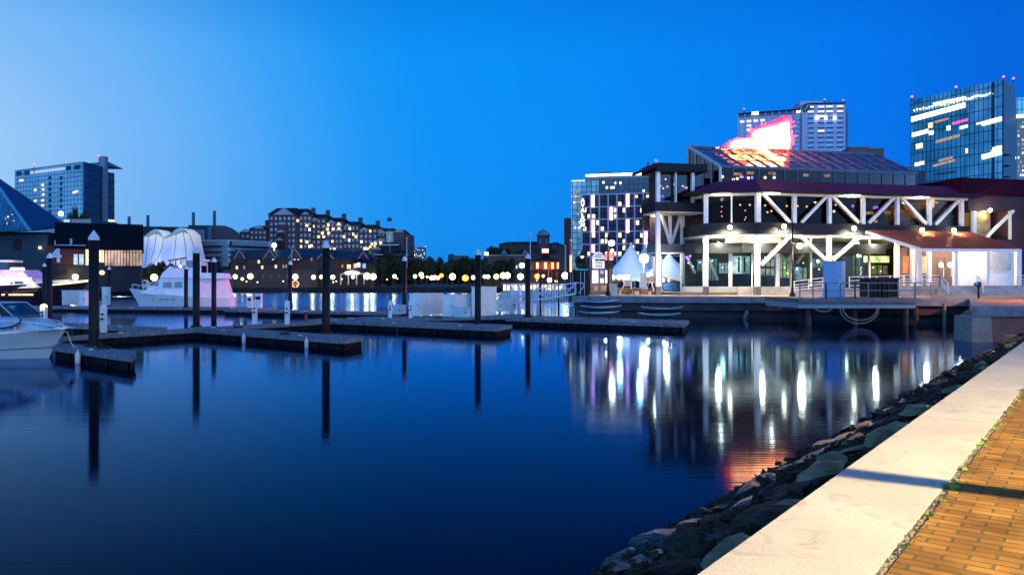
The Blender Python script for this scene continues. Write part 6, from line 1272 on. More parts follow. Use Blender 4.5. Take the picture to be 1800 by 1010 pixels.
# quay lamp posts
def quay_lamp(px, yb, yt, lab, glob, side=0., col=(1, .9, .6), e=260, m=None):
    Y = 2100/(yb-HY); x = X(px, Y); zt = Z(yt, Y); r = thing('street_lamp', lab, 'street lamp', (x, Y, 2.2), 'lamp posts on the restaurant quay')
    MB().lathe((x, Y, 2.2), [(.32, 0), (.3, .25), (.16, .5), (.1, 1.2), (.085, zt-2.2)], 12).build('pole', M_black, r, smooth=True)
    g = V(glob[0], glob[1], Y-.1); MB().ball(g, .34).build('globe', m or E_lampY, r); MB().lathe(g+Vector((0, 0, .26)), [(.42, 0), (.12, .3), (.04, .5)], 12).build('shade', M_dark, r)
    if abs(g.x-x) > .1: MB().tube((x, Y, g.z+.1), g+Vector((0, 0, .4)), .05).build('arm', M_dark, r)
    light('lamp_light', g+Vector((0, -.6, -.1)), e, col, .3, r)
    return r
quay_lamp(1393, 521, 393, 'tall thin lamp post with side globe in front of the truss columns', (1405.5, 432), e=1700, col=(1, .82, .45))
quay_lamp(1069, 519.5, 412, 'lamp post with white lantern right of the fuel kiosk sign', (1075, 427), m=E_lampW)
# light column under the sail tent
def tent(px, ytop, Y, w, lab, zlow, name='sail_tent'):
    zt = Z(ytop, Y); x = X(px, Y); r = thing(name, lab, 'tent', (x, Y, 2.2), 'white sail tents beside the restaurant'); mb = MB(); nr, na = 10, 32; vs = []
    for i in range(nr+1):
        t = i/nr
        for k in range(na):
            a = 2*math.pi*k/na; sc = 1+.28*abs(math.cos(2*a))**2; rad = .12+w*t*(1 if t < .99 else 1)*(1+(sc-1)*t)
            z = zlow+(zt-zlow)*(1-t)**2.1 - (.7*math.cos(2*a)**2*t**2*1.5)
            vs.append(Vector((x+math.cos(a+.3)*rad, Y+math.sin(a+.3)*rad*.8, z)))
    n0 = len(vs); vs += [v-Vector((0, 0, .08)) for v in vs]; fs = []
    for i in range(nr):
        for k in range(na): a, b, c, d = i*na+k, i*na+(k+1) % na, (i+1)*na+(k+1) % na, (i+1)*na+k; fs += [(a, d, c, b), (a+n0, b+n0, c+n0, d+n0)]
    for k in range(na): a, b = nr*na+k, nr*na+(k+1) % na; fs.append((a, a+n0, b+n0, b)); 
    mb.add(vs, fs); mb.build('canopy', M_fab2, r, smooth=True); MB().tube((x, Y, 2.2), (x, Y, zt+.3), .14).build('mast', M_white, r)
    for k in range(4): a = .3+k*math.pi/2; q_ = Vector((x+math.cos(a)*w*1.28, Y+math.sin(a)*w*1.02, zlow-1)); MB().tube((q_.x+math.cos(a)*.8, q_.y+math.sin(a)*.8, 2.2), q_, .09).build('pole', M_white, r)
    return r
M_fab2 = pm('sail_fabric', (.62, .68, .74), .6, .08, .2, 0)
tt = tent(1109, 430, 122, 5.8, 'left sail tent with the tallest peak', 4.6); tt2 = tent(1134, 433, 132, 5.6, 'middle sail tent behind the bright lamp', 4.8); tt3 = tent(1176, 446, 112, 5.2, 'right sail tent behind the corner column', 4.6)
for px, Y, z, e in ((1105, 115, 4.0, 700), (1140, 121, 4.6, 900), (1175, 112, 4.2, 600), (1090, 112, 9, 500), (1125, 112, 11, 900), (1160, 110, 10, 700)): light('tent_light', (X(px, Y), Y, z), e, (.50, .74, 1) if z > 5 else (1, .85, .6), .4, tt)
p = V(1132, 454.5, 108); k = thing('floodlight_mast', 'dazzling white floodlight on a mast before the sail tents', 'floodlight', (p.x, 108, 2.2)); MB().ball(p, .62, 12).build('lamp', em('flood_dazzle', (1, .98, .9), 40), k); MB().tube((p.x, 108.3, 2.2), (p.x, 108.3, p.z), .09).build('pole', M_white, k)
for i, (px, py, w, h, m, lab) in enumerate(((1077, 487, 3.5, 3, E_lampB, 'left bright lantern globe under the sail tents'), (1088, 487, 3.5, 3, E_lampB, 'second bright lantern globe under the sail tents'), (1131, 487, 5, 3.5, E_lampW, 'largest bright lantern globe by the white board'), (1139, 483, 2.5, 2.5, E_lampY, 'warm lantern globe right of the largest one'), (1165, 492, 2, 2, E_lampB, 'small lantern globe between the columns'))):
    Y = 104; p = V(px, py, Y); k = thing('lantern_post', lab, 'lantern', (p.x, Y, 2.2), 'lantern posts under the tents'); MB().ball(p, .24 if w < 3 else .3, 10).build('globe', m, k); MB().tube((p.x, Y, 2.2), p, .05).build('pole', M_dark, k)
    light('lantern_light', p-Vector((0, .6, 0)), 130, (1, .86, .62), .3, k)
MB().box(X(1094, 105), X(1107, 105), 105, 105.3, Z(491.5, 105), Z(484, 105)).build('light_box', em('light_box', (1, 1, .95), 5), None, (X(1100, 105), 105, 3.7), label='small lit white sign panel above the picnic tables', category='sign')
def board(px0, px1, y0, y1, Y, lab, m, name='notice_board', cat='board'):
    r = thing(name, lab, cat, (X((px0+px1)/2, Y), Y, 2.2)); MB().box(X(px0, Y), X(px1, Y), Y, Y+.5, Z(y1, Y), Z(y0, Y)).build('panel', m, r); MB().box(X(px0, Y)+.1, X(px1, Y)-.1, Y+.1, Y+.4, 2.2, Z(y1, Y)-.001).build('base', M_dark, r)
board(1125, 1137, 480, 511, 100, 'white upright board with blue lower half under the floodlight', M_white); board(1097, 1110, 492, 503, 102, 'cream box kiosk above the picnic tables', pm('kiosk_cream', (.75, .68, .52), .6))
M_pic = pm('picnic_wood', (.42, .25, .08), .7, .3, 3, .2)
def picnic(px, Y, lab):
    x = X(px, Y); r = thing('picnic_table', lab, 'picnic table', (x, Y, 2.2), 'picnic tables under the sail tents')
    MB().box(x-.95, x+.95, Y-.38, Y+.38, 2.9, 2.96).build('table_top', M_pic, r)
    for d in (-.75, .75): MB().box(x-.95, x+.95, Y+d-.14, Y+d+.14, 2.62, 2.67).build('bench', M_pic, r)
    for d in (-.7, .7): mb = MB(); mb.beam((x+d, Y-.6, 2.2), (x+d, Y+.2, 2.9), .09); mb.beam((x+d, Y+.6, 2.2), (x+d, Y-.2, 2.9), .09); mb.beam((x+d, Y-.8, 2.6), (x+d, Y+.8, 2.6), .07); mb.build('leg_frame', M_pic, r)
for a in ((1088, 93, 'picnic table left of the white board'), (1104, 97, 'picnic table directly under the cream kiosk'), (1116, 95, 'picnic table touching the white board')): picnic(*a)
for i, px in enumerate((1095, 1119, 1150)):
    x = X(px, 91); k = thing('planter', ('low planter left of the first quay planter gap', 'low wooden planter below the white board', 'low wooden planter beside the corner column')[i], 'planter', (x, 95, 2.2), 'wooden planters'); MB().box(x-.5, x+.5, 98, 98.6, 2.2, 2.75).build('box', M_pic, k); MB().box(x-.54, x+.54, 97.96, 98.64, 2.75, 2.8).build('rim', M_pic, k)
r = thing('sandwich_board', 'grey sandwich board leaning beside the lamp post', 'sign', (X(1077, 88), 88, 2.2), None)
x = X(1077, 88); MB().hexa([(x-.5, 87.6, 2.2), (x+.5, 87.6, 2.2), (x+.5, 87.65, 2.2), (x-.5, 87.65, 2.2)], [(x-.42, 88, 3.5), (x+.42, 88, 3.5), (x+.42, 88.05, 3.5), (x-.42, 88.05, 3.5)]).build('front_panel', pm('board_grey', (.35, .36, .34), .7), r)
MB().hexa([(x-.5, 88.45, 2.2), (x+.5, 88.45, 2.2), (x+.5, 88.5, 2.2), (x-.5, 88.5, 2.2)], [(x-.42, 88.06, 3.5), (x+.42, 88.06, 3.5), (x+.42, 88.1, 3.5), (x-.42, 88.1, 3.5)]).build('rear_panel', pm('board_grey', (0, 0, 0)), r)
# blue inflatable / tarp row behind the corner column
r = thing('covered_dinghy', 'blue covered dinghies under the right sail tent', 'dinghy', (X(1180, 108), 108, 2.2)); mb = MB(); mb.lathe(Vector((X(1178, 108), 108, 2.2)), [(1.6, 0), (1.8, .5), (1.2, 1.2), (.2, 1.5)], 16); mb.build('cover', pm('tarp_blue', (.03, .14, .40), .5), r, smooth=True)
MB().box(X(1176, 108)-1.8, X(1180, 108)+1.8, 107.7, 108.3, 2.2, 2.5).build('trolley', M_dark, r)
# fuel kiosk with sign
r = thing('fuel_kiosk', 'dark framed glass kiosk with arched white fuel pier sign', 'kiosk', (X(1060, 92), 92, 2.2))
kf = FP(1038, 92, 1092, 94); kz = lambda y: kf.z(1060, y)
MB().fbox(kf, 0, kf.s(1077), 0, -4, zF, kz(472)).build('frame', pm('kiosk_brown', (.06, .045, .05), .6), r)
for i, (p0, p1, y0, y1, m) in enumerate(((1041, 1051, 475, 497, em('kiosk_violet', (.75, .62, 1), 2.6, .5, 1)), (1055, 1060.5, 475, 481, em('kiosk_lilac', (.4, .35, .8), 1)), (1055, 1061, 489, 497, em('kiosk_white', (.75, .8, 1), 1.6)), (1064, 1070, 475, 497, em('kiosk_violet', (0, 0, 0), 1)), (1044, 1051, 502, 511, em('kiosk_dim', (.25, .16, .28), .7)), (1056, 1066, 501, 511, em('kiosk_rust', (.35, .15, .08), .7, .6)))):
    a, b, z0, z1 = kf.R(p0, y0, p1, y1); MB().fbox(kf, a, b, .05, .005, z0, z1).build('window', m, r)
def arched(px0, px1, ytop, yb, m, par, nm, o=.25):
    n_ = 14; cx_ = (px0+px1)/2; w = (px1-px0)/2; pts = [(px0, yb), (px1, yb)]+[(cx_+w*math.cos(t*math.pi/n_), yb-(yb-ytop)*math.sin(t*math.pi/n_)) for t in range(1, n_)]
    f_ = [kf.pt(x, y, o) for x, y in pts]; b_ = [kf.pt(x, y, o-.18) for x, y in pts]; k = len(pts); mb = MB(); mb.add(f_+b_, [tuple(range(k)), tuple(range(2*k-1, k-1, -1))]+[(i, k+i, k+(i+1) % k, (i+1) % k) for i in range(k)]); return mb.build(nm, m, par)
ar = arched(1040, 1060.5, 442.5, 455.5, em('sign_lilac', (.66, .68, .95), .95), r, 'arched_sign')
mb = MB(); pp = [kf.pt(x, y, .3) for x, y in ((1044, 450), (1048, 448), (1050, 446.5), (1053, 448), (1057, 447.5))]; [mb.tube(a, b, .05, n=5) for a, b in zip(pp, pp[1:])]; pp = [kf.pt(x, y, .3) for x, y in ((1045, 452), (1050, 451), (1056, 452))]; [mb.tube(a, b, .04, n=5) for a, b in zip(pp, pp[1:])]; mb.build('boat_emblem', M_dark, ar)
a, b, z0, z1 = kf.R(1040.5, 458.5, 1060.5, 471.5); sb = MB().fbox(kf, a, b, .25, .06, z0, z1).build('sign_board', em('sign_face_white', (.82, .85, 1), 1.1), r)
text('FUEL', .40, M_black, sb, faceM(kf.pt(1050.6, 462, .28), kf.u), sp=1.25); text('PIER', .40, M_black, sb, faceM(kf.pt(1050.6, 468, .28), kf.u), sp=1.25)
arched(1062, 1078, 443, 456, em('sign_salmon', (1, .28, .25), 1.0), r, 'red_arched_sign', .1); MB().fbox(kf, kf.s(1062), kf.s(1078), .05, -.1, kz(472), kz(456.5)).build('dark_board', M_dark, r)
for px in (1040, 1060.5): MB().beam(kf.pt(px, 474, 0), kf.pt(px, 455, 0), .12).build('sign_post', M_dark, r)
light('kiosk_light', kf.pt(1048, 500, 2), 160, (1, .85, .55), .2, r)
p = kf.pt(1076, 440, 0); MB().ball(p, .2).build('red_beacon', em('beacon_red', (1, .25, .25), 8), r)
p = kf.pt(1076, 456, -.2); MB().beam(p, p-Vector((0, 0, 1)), .2).build('violet_lamp', em('beacon_violet', (1, .7, 1), 6), r)
# hanging lantern on a davit, dark cabinets, masts
r = thing('hanging_lantern', 'dark hanging lantern above the kiosk, left of its sign', 'lantern', (X(1029, 90), 90, 2.2)); g = V(1023.5, 448, 90); MB().lathe(g, [(.28, -.15), (.3, -.1), (.1, .35), (.04, .6)], 12).build('shade', M_dark, r); MB().ball(g-Vector((0, 0, .17)), .18).build('bulb', E_lampY, r); mb = MB(); x = X(1030, 90.5); mb.tube((x, 90.5, 2.2), (x, 90.5, g.z+.5), .08); mb.tube((x, 90.5, g.z+.5), g+Vector((0, 0, .55)), .05); mb.build('pole', M_dark, r)
def cabinet(px0, px1, y0, Y, lab, m, top=None):
    a, b = X(px0, Y), X(px1, Y); zt = Z(y0, Y); r = thing('cabinet', lab, 'cabinet', ((a+b)/2, Y, 2.2), 'dark cabinets by the gangway'); MB().box(a, b, Y, Y+1.8, 2.206, zt).build('body', m, r); MB().box(a-.06, b+.06, Y-.06, Y+1.86, zt+.001, zt+.16).build('top', top or M_dark, r)
    for k in (1, 2): MB().box(a+(b-a)*k/3-.02, a+(b-a)*k/3+.02, Y-.03, Y-.002, 2.3, zt-.1).build('door_seam', M_steel, r)
cabinet(1014, 1034, 475, 84.8, 'dark tall cabinet with light blue top beside the gangway head', M_dark, pm('cab_top_blue', (.10, .42, .55), .5)); cabinet(999, 1011, 478, 86.5, 'narrow dark cabinet behind the gangway head', M_dark)
def mast(px, y0, y1, Y, lab, m, r_=.14, m2=None, ysplit=None, grp='flagpoles and masts'):
    zb_ = Z(y1, Y); r = thing('mast', lab, 'mast', (X(px, Y), Y, zb_), grp)
    if m2: MB().tube((X(px, Y), Y, zb_), V(px, ysplit, Y), r_).build('lower_pole', m2, r)
    MB().tube(V(px, ysplit, Y) if m2 else Vector((X(px, Y), Y, zb_)), V(px, y0, Y), r_, r_*.8).build('pole', m, r); MB().ball(V(px, y0, Y), r_*1.1, 8).build('finial', M_steel, r); return r
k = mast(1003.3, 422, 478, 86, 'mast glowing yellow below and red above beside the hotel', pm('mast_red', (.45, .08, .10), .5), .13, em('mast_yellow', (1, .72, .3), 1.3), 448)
mb = MB(); mb.tube(V(1004, 438, 86), V(1014, 476, 86), .035, n=5); mb.build('stay_wire', M_alu, k)
mast(994, 432, 478, 88, 'slim blue grey pole left of the yellow and red mast', pm('mast_blue', (.12, .25, .4), .5), .08); mast(932, 408, 460, 120, 'tall slim pale pole above the black pile before the gangway', pm('mast_pale', (.35, .4, .5), .5), .09); mast(715, 418, 470, 120, 'tall slim pinkish pole above the black pile left of the lockers', pm('mast_pale', (0, 0, 0)), .09); mast(513, 435, 470, 130, 'short slim pole above the far slim black pile', pm('mast_pale', (0, 0, 0)), .08); mast(282/1+0, 396, 402, 245, 'tiny mast above the shell pavilion', M_dark, .1)
# ================================================================ BOATS
def hull(L, B, zs, zbow, nst=22, draft=.5, flare=.35, full=2.2, transom=.9):
    """bow at +x (0..L from stern), returns (shell MB builder function, sheer point list)"""
    st = []
    for i in range(nst+1):
        t = i/nst; w = B/2*(transom+(1-transom)*min(1, t*3))*(1-max(0, (t-.45)/.55)**full); z = zs+(zbow-zs)*t**1.8; wb = w*(1-flare*(.3+.7*t)); x = L*t; xb = L*(t if t < .6 else .6+(t-.6)*.74)
        st.append((x, w+.01, z, xb, wb*.92, xb-.0))
    return st, nst
def add_hull(st, nst, M, z0, z1f, mb=None):
    pass
def boat(loc, heading, L, B, zs, zbow, name, lab, cat, m_hull, m_deck, grp='boats moored in the marina', m_top=None, boot=.12, **kw):
    r = thing(name, lab, cat, loc, grp); M = Matrix.Translation(loc) @ Matrix.Rotation(heading, 4, 'Z')
    st, n_ = hull(L, B, zs, zbow, **kw); mb = MB(M); vs = []; 
    for x, w, z, xb, wb, _ in st:
        for s_ in (-1, 1): vs += [(x, s_*w, z), (x*.35+xb*.65, s_*(w*.35+wb*.65), z*.42+.05), (xb, s_*wb, 0.02), (xb, s_*wb*.75, -.4), (xb, 0, -.45)]
    fs = []
    for i in range(n_):
        a, b = i*10, (i+1)*10
        for j in range(4): fs += [(a+j, a+j+1, b+j+1, b+j), (a+5+j, b+5+j, b+6+j, a+6+j)]
    fs += [(0, 5, 6, 1), (1, 6, 7, 2), (2, 7, 8, 3), (3, 8, 9)]
    mb.add(vs, fs); mb.build('hull', m_hull, r, smooth=True)
    mb = MB(M); vs = []; fs = []
    for x, w, z, *_ in st: vs += [(x, -w+.03, z-.02), (x, 0, z+.06), (x, w-.03, z-.02)]
    for i in range(n_): a = i*3; fs += [(a, a+3, a+4, a+1), (a+1, a+4, a+5, a+2)]
    mb.add(vs, fs); mb.build('deck', m_deck, r, smooth=True)
    mb = MB(M)
    for s_ in (-1, 1):
        for (x, w, z, *_), (x2, w2, z2, *_) in zip(st, st[1:]): mb.beam((x, s_*w, z+.02), (x2, s_*w2, z2+.02), .08, .1)
    mb.build('rub_rail', m_top or M_steel, r); return r, M, st
def cabin(mb, prof, w0, w1, wx=None):
    """side profile polygon [(x, z)] extruded across the boat, narrowing from w0 at the lowest to w1 at the highest point"""
    zs = [z for _, z in prof]; lo, hi = min(zs), max(zs); g = (lambda x: 1) if not wx else (lambda x: wx[2]+(wx[3]-wx[2])*(x-wx[0])/(wx[1]-wx[0])); f = lambda z: w0+(w1-w0)*(z-lo)/(hi-lo or 1); n_ = len(prof)
    vs = [(x, -f(z)*g(x), z) for x, z in prof]+[(x, f(z)*g(x), z) for x, z in prof]; mb.add(vs, [tuple(range(n_)), tuple(range(2*n_-1, n_-1, -1))]+[(i, n_+i, n_+(i+1) % n_, (i+1) % n_) for i in range(n_)]); return mb
M_gel = pm('gelcoat_white', (.72, .74, .76), .3, .06, 1, 0); M_tint = pm('tinted_window', (.01, .015, .03), .1, .2, 1, 0, spec=1)
def sidewin(mb, prof, y, M=None):
    n_ = len(prof); s_ = .03 if y > 0 else -.03; vs = [(x, y, z) for x, z in prof]+[(x, y+s_, z) for x, z in prof]; mb.add(vs, [tuple(range(n_)), tuple(range(2*n_-1, n_-1, -1))]+[(i, n_+i, n_+(i+1) % n_, (i+1) % n_) for i in range(n_)])
# white flybridge cruiser, bow to the left
bx_, by_ = X(238, 106), 105; Lc = X(415, 106)-bx_
r, M, st = boat(Vector((bx_+Lc, by_+.6, 0)), math.pi+.10, Lc, 4.2, 1.55, 2.75, 'cabin_cruiser', 'white flybridge cruiser with pink lit canvas aft', 'boat', M_gel, M_gel, draft=.5, transom=.45)
z = lambda y: Z(y, 105)
lx = lambda px: (415-px)/F*105.5
mb = cabin(MB(M), [(lx(352), 1.6), (lx(352), z(470)), (lx(322), z(472)), (lx(300), z(484)), (lx(288), z(497)), (lx(268), 2.45), (lx(262), 2.2)], 1.85, 1.5); mb.build('cabin', M_gel, r)
mb = cabin(MB(M), [(lx(404), z(490)), (lx(400), z(480)), (lx(330), z(479)), (lx(312), z(468)), (lx(300), z(480)), (lx(296), z(488))], 1.95, 1.75); mb.build('flybridge', M_gel, r)
mb = MB(M)
for s_ in (-1.84, 1.84):
    for p0, p1 in ((301, 314), (320, 332)): sidewin(mb, [(lx(p0), z(505)), (lx(p1), z(505)), (lx(p1), z(495)), (lx(p0+1), z(495))], s_*1.0)
mb.build('side_window', M_tint, r)
mb = MB(M); sidewin(mb, [(lx(285), z(502)), (lx(292), z(502)), (lx(293), z(492)), (lx(289), z(493))], 1.8); sidewin(mb, [(lx(285), z(502)), (lx(292), z(502)), (lx(293), z(492)), (lx(289), z(493))], -1.8); mb.build('windscreen', M_tint, r)
mb = MB(M); mb.box(lx(366), lx(330), -1.7, 1.7, z(458.5), z(456)); mb.build('hard_top', M_gel, r)
mb = MB(M); [mb.beam((lx(px), s_*1.6, z(480)), (lx(px), s_*1.6, z(458)), .08) for px in (334, 350, 362) for s_ in (-1, 1)]; mb.box(lx(362), lx(334), -1.62, 1.62, z(481), z(480)); mb.build('top_support', M_steel, r)
mb = cabin(MB(M), [(lx(351), z(478)), (lx(349), z(459)), (lx(338), z(459)), (lx(334), z(478))], 1.5, 1.45); mb.build('bridge_screen', M_tint, r)
M_canv = pm('canvas_white', (.70, .66, .68), .6, .08, 1, 0)
mb = cabin(MB(M), [(lx(411), 1.6), (lx(402), z(491)), (lx(353), z(488)), (lx(353), 1.6)], 2.1, 1.9, (lx(411), lx(353), .35, 1)); mb.build('aft_canvas', M_canv, r)
mb = MB(M)
for s_ in (-1, 1):
    pts = [(lx(px), s_*w, zz) for px, w, zz in ((242, .2, 3.4), (256, 1.0, 3.2), (275, 1.6, 3.0), (300, 1.9, 2.7))]
    for a, b in zip(pts, pts[1:]): mb.tube(a, b, .03, n=5)
    for (x, y, zz) in pts: mb.tube((x, y, zz), (x, y, zz-.8), .025, n=5)
mb.build('bow_rail', M_steel, r)
for px in (285, 299, 307, 318): MB(M).tube((lx(px), 2.0, 1.45), (lx(px), 2.12, 1.45), .12, n=10).build('porthole', M_tint, r)
light('dock_light', (X(420, 100), 101, 3), 90, (1, .8, .6), .2, r)
# large lit yacht cut by the left edge, bow to the right
r, M, st = boat(Vector((X(146, 112)-30, 114, 0)), 0.0, 30, 6, 2.6, 3.95, 'motor_yacht', 'large motor yacht with dark hull and warm lit cabin at the left edge', 'yacht', pm('navy_hull', (.012, .013, .03), .15, .2, 1, 0), M_gel, m_top=pm('yacht_rail', (.75, .7, .6), .4), full=2.6)
x_ = lambda px: 30-(146-px)/F*112; z = lambda y: Z(y, 112)
mb = cabin(MB(M), [(2, 2.4), (x_(72), z(505.5)), (x_(58), z(490)), (x_(52), z(487)), (2, z(489))], 2.5, 2.2); mb.build('cabin', pm('yacht_white', (.75, .70, .62), .4), r)
mb = cabin(MB(M), [(3, z(488.9)), (x_(54), z(486.8)), (x_(38), z(474)), (3, z(474))], 2.5, 2.0); mb.build('cabin_roof', pm('yacht_lilac', (.55, .45, .62), .4), r)
mb = cabin(MB(M), [(3, z(473.8)), (x_(16), z(473.8)), (x_(6), z(461)), (3, z(461))], 1.8, 1.6); mb.build('bridge_screen', M_tint, r)
mb = cabin(MB(M), [(3, z(460.8)), (x_(10), z(460.5)), (x_(12), z(456.5)), (3, z(455.5))], 1.9, 1.8); mb.build('radar_arch', M_gel, r)
mb = MB(M); sidewin(mb, [(x_(28), z(505)), (x_(51), z(503)), (x_(42), z(494)), (x_(29), z(494))], -2.42); mb.build('side_window', M_tint, r)
mb = MB(M); sidewin(mb, [(x_(20), z(503)), (x_(25), z(505)), (x_(25), z(495)), (x_(21), z(497))], -2.42); mb.build('side_window', M_tint, r)
mb = MB(M); sidewin(mb, [(x_(57), z(487)), (x_(65), z(495)), (x_(63), z(496)), (x_(55), z(488))], -2.3); mb.build('windscreen', M_tint, r)
E_ys = em('hull_window_lit', (1, .68, .28), 1.5, .3)
for p0, p1 in ((22.5, 43), (45, 64), (10, 14)): mb = MB(M); mb.box(x_(p0), x_(p1), -2.94 if p1 < 50 else -2.84, -2.7, z(519), z(516)); mb.build('hull_window', E_ys, r)
mb = MB(M); 
for p0, p1, w0, w1, zz0, zz1 in ((92, 116, 2.0, 1.2, z(500), z(497.5)), (116, 143, 1.2, .15, z(497.5), z(493.5))): mb.beam((x_(p0), -w0-.1, zz0), (x_(p1), -w1-.08, zz1), .5, .25)
mb.build('bow_strip_light', em('bow_strip', (1, .80, .35), 2.0), r)
mb = cabin(MB(M), [(x_(72), z(504)), (x_(78), z(493)), (x_(114), z(491)), (x_(116), z(499))], 1.6, 1.3); mb.build('foredeck_trunk', pm('yacht_white', (0, 0, 0)), r)
for px in (22, 33): p = M @ Vector((x_(px), -1.6, z(473))); MB().tube(p-Vector((.45, 0, 0)), p+Vector((.45, 0, 0)), .22).build('roof_floodlight', em('yacht_flood', (1, .85, .5), 9), r)
light('cabin_flood', M @ Vector((x_(10), -4.5, z(484))), 380, (1, .80, .58), .4, r); light('cabin_flood', M @ Vector((x_(45), -4.2, z(484))), 240, (1, .80, .58), .4, r); light('bow_flood', M @ Vector((x_(128), -2.5, z(484))), 120, (1, .8, .4), .3, r)
# near cruiser cropped by the left edge, bow to the right
M_gel2 = pm('gelcoat_shade', (.40, .50, .56), .35, .12, 1.5, 0)  # white gelcoat darkened and blued: shade on the near boat put into the colour
r, M, st = boat(Vector((X(116, 38.5)-9, 39.6, 0)), -.10, 9, 3.1, 1.0, 1.45, 'sport_cruiser', 'white sport cruiser cropped by the left edge with blue hatch', 'boat', M_gel2, M_gel2, full=2.4)
x_ = lambda px: 9-(116-px)/F*38.5; z = lambda y: Z(y, 38.6)
mb = cabin(MB(M), [(1, 1.1), (x_(112), 1.40), (x_(88), z(574)), (x_(55), z(562)), (x_(25), z(556)), (1, z(554))], 1.15, .75); mb.build('foredeck_cabin', M_gel2, r)
mb = MB(M); n_ = 20; c_ = (x_(22), z(566)); vs = [(c_[0]+1.0*math.cos(2*math.pi*k/n_), -1.05+.22*math.sin(2*math.pi*k/n_), c_[1]+.12+.33*math.sin(2*math.pi*k/n_)) for k in range(n_)]; mb.add(vs+[(a, b-.05, c-.04) for a, b, c in vs], [tuple(range(n_)), tuple(range(2*n_-1, n_-1, -1))]+[(i, n_+i, n_+(i+1) % n_, (i+1) % n_) for i in range(n_)]); mb.build('deck_pad', pm('pad_blue', (.25, .42, .6), .6), r)
mb = MB(M)
for a, b in zip(vs, vs[1:]+vs[:1]): mb.tube((a[0], a[1]-.07, a[2]-.03), (b[0], b[1]-.07, b[2]-.03), .035, n=6)
mb.build('pad_edge', pm('pad_navy', (.01, .02, .06), .6), r)
mb = cabin(MB(M), [(.5, z(552)), (x_(40), z(554)), (x_(14), z(533)), (.5, z(531))], 1.1, .9); mb.build('windscreen', glassy('screen_glass', fac=.0, tint=(.12, .15, .22)), r)
mb = MB(M); 
for s_ in (-1, 1): mb.tube((x_(42), s_*1.05, z(554)), (x_(13), s_*.92, z(532)), .028); mb.tube((x_(22), s_*1.1, z(556)), (x_(2), s_*.95, z(531)), .025); mb.tube((x_(13), s_*.92, z(532)), (.5, s_*.92, z(530)), .03)
mb.build('screen_frame', M_alu, r)
mb = MB(M)
for s_ in (-1, 1):
    pts = [(x_(108), s_*.2, z(575)), (x_(80), s_*.8, z(566)), (x_(50), s_*1.2, z(563)), (x_(0), s_*1.35, z(563))]
    for a, b in zip(pts, pts[1:]): mb.tube(a, b, .022, n=5)
    for (x, y, zz) in pts[:3]: mb.tube((x, y, zz), (x, y, 1.2), .018, n=5)
mb.build('bow_rail', M_steel, r)
mb = MB(M); mb.tube((x_(82), -.35, 1.5), (x_(103), -.1, 1.42), .06); mb.tube((x_(95), 0, 1.5), (x_(122), 0, 1.35), .07); mb.tube((x_(122), 0, 1.35), (x_(125), 0, 1.1), .1); mb.build('bow_anchor', M_dark, r)
mb = MB(M)
for (x, w, zz, xb, wb, _), (x2, w2, z2, xb2, wb2, _) in zip(st, st[1:]): mb.beam((x*.35+xb*.65, -(w*.35+wb*.65)-.012, .42*zz-.07), (x2*.35+xb2*.65, -(w2*.35+wb2*.65)-.012, .42*z2-.07), .03, .03)
mb.build('hull_stripe', M_dark, r)
p = M @ Vector((x_(110), .2, 1.35)); q_ = Dk(135, 611); pts = [p.lerp(q_, k/6)+Vector((0, 0, -.25*math.sin(k/6*math.pi))) for k in range(7)]; mb = MB(); [mb.tube(a, b, .02, n=5) for a, b in zip(pts, pts[1:])]; mb.build('mooring_line', M_steel, None, q_, label='thin mooring line from the cropped cruiser bow to its dock', category='rope')
# ================================================================ VEHICLES ON THE PIER
def van(px0, px1, y0, Y, lab, cat, name, long_=True):
    x0, x1 = X(px0, Y), X(px1, Y); L = x1-x0; zt = Z(y0, Y); z0 = 1.6; H = zt-z0; r = thing(name, lab, cat, ((x0+x1)/2, Y, z0), 'vehicles parked on the pier'); M = Matrix.Translation((x0, Y, z0))
    prof = [(0, .35), (L, .35), (L, H*.5), (L*.93, H*.55), (L*.78, H), (.1, H), (0, H*.9)] if long_ else [(0, .35), (L, .35), (L, H*.5), (L*.8, H*.6), (L*.66, H), (.15, H), (0, H*.6)]
    mb = MB(M); n_ = len(prof); vs = [(x, 0, z) for x, z in prof]+[(x, 1.9, z) for x, z in prof]; mb.add(vs, [tuple(range(n_)), tuple(range(2*n_-1, n_-1, -1))]+[(i, n_+i, n_+(i+1) % n_, (i+1) % n_) for i in range(n_)]); mb.build('body', em('van_lit', (.9, .9, .85), .0) if 0 else M_white, r)
    mb = MB(M); mb.box(L*.12, L*.45, -.03, -.002, H*.6, H*.85); mb.build('side_window', M_tint, r); mb = MB(M); mb.box(L*.68, L*.84, -.03, -.002, H*.56, H*.84); mb.build('side_window', M_tint, r)
    for x in (L*.18, L*.8): mb = MB(M); mb.tube((x, -.05, .36), (x, .2, .36), .36, n=14); w = mb.build('wheel', M_black, r); mb = MB(M); mb.tube((x, -.07, .36), (x, -.04, .36), .18, n=10); mb.build('rim', M_steel, w)
van(234, 260, 491.5, 222, 'white van parked on the pier left of the cruiser', 'van', 'parked_van'); van(262, 282, 496, 222, 'lower white car parked right of the white van', 'car', 'parked_car', False)
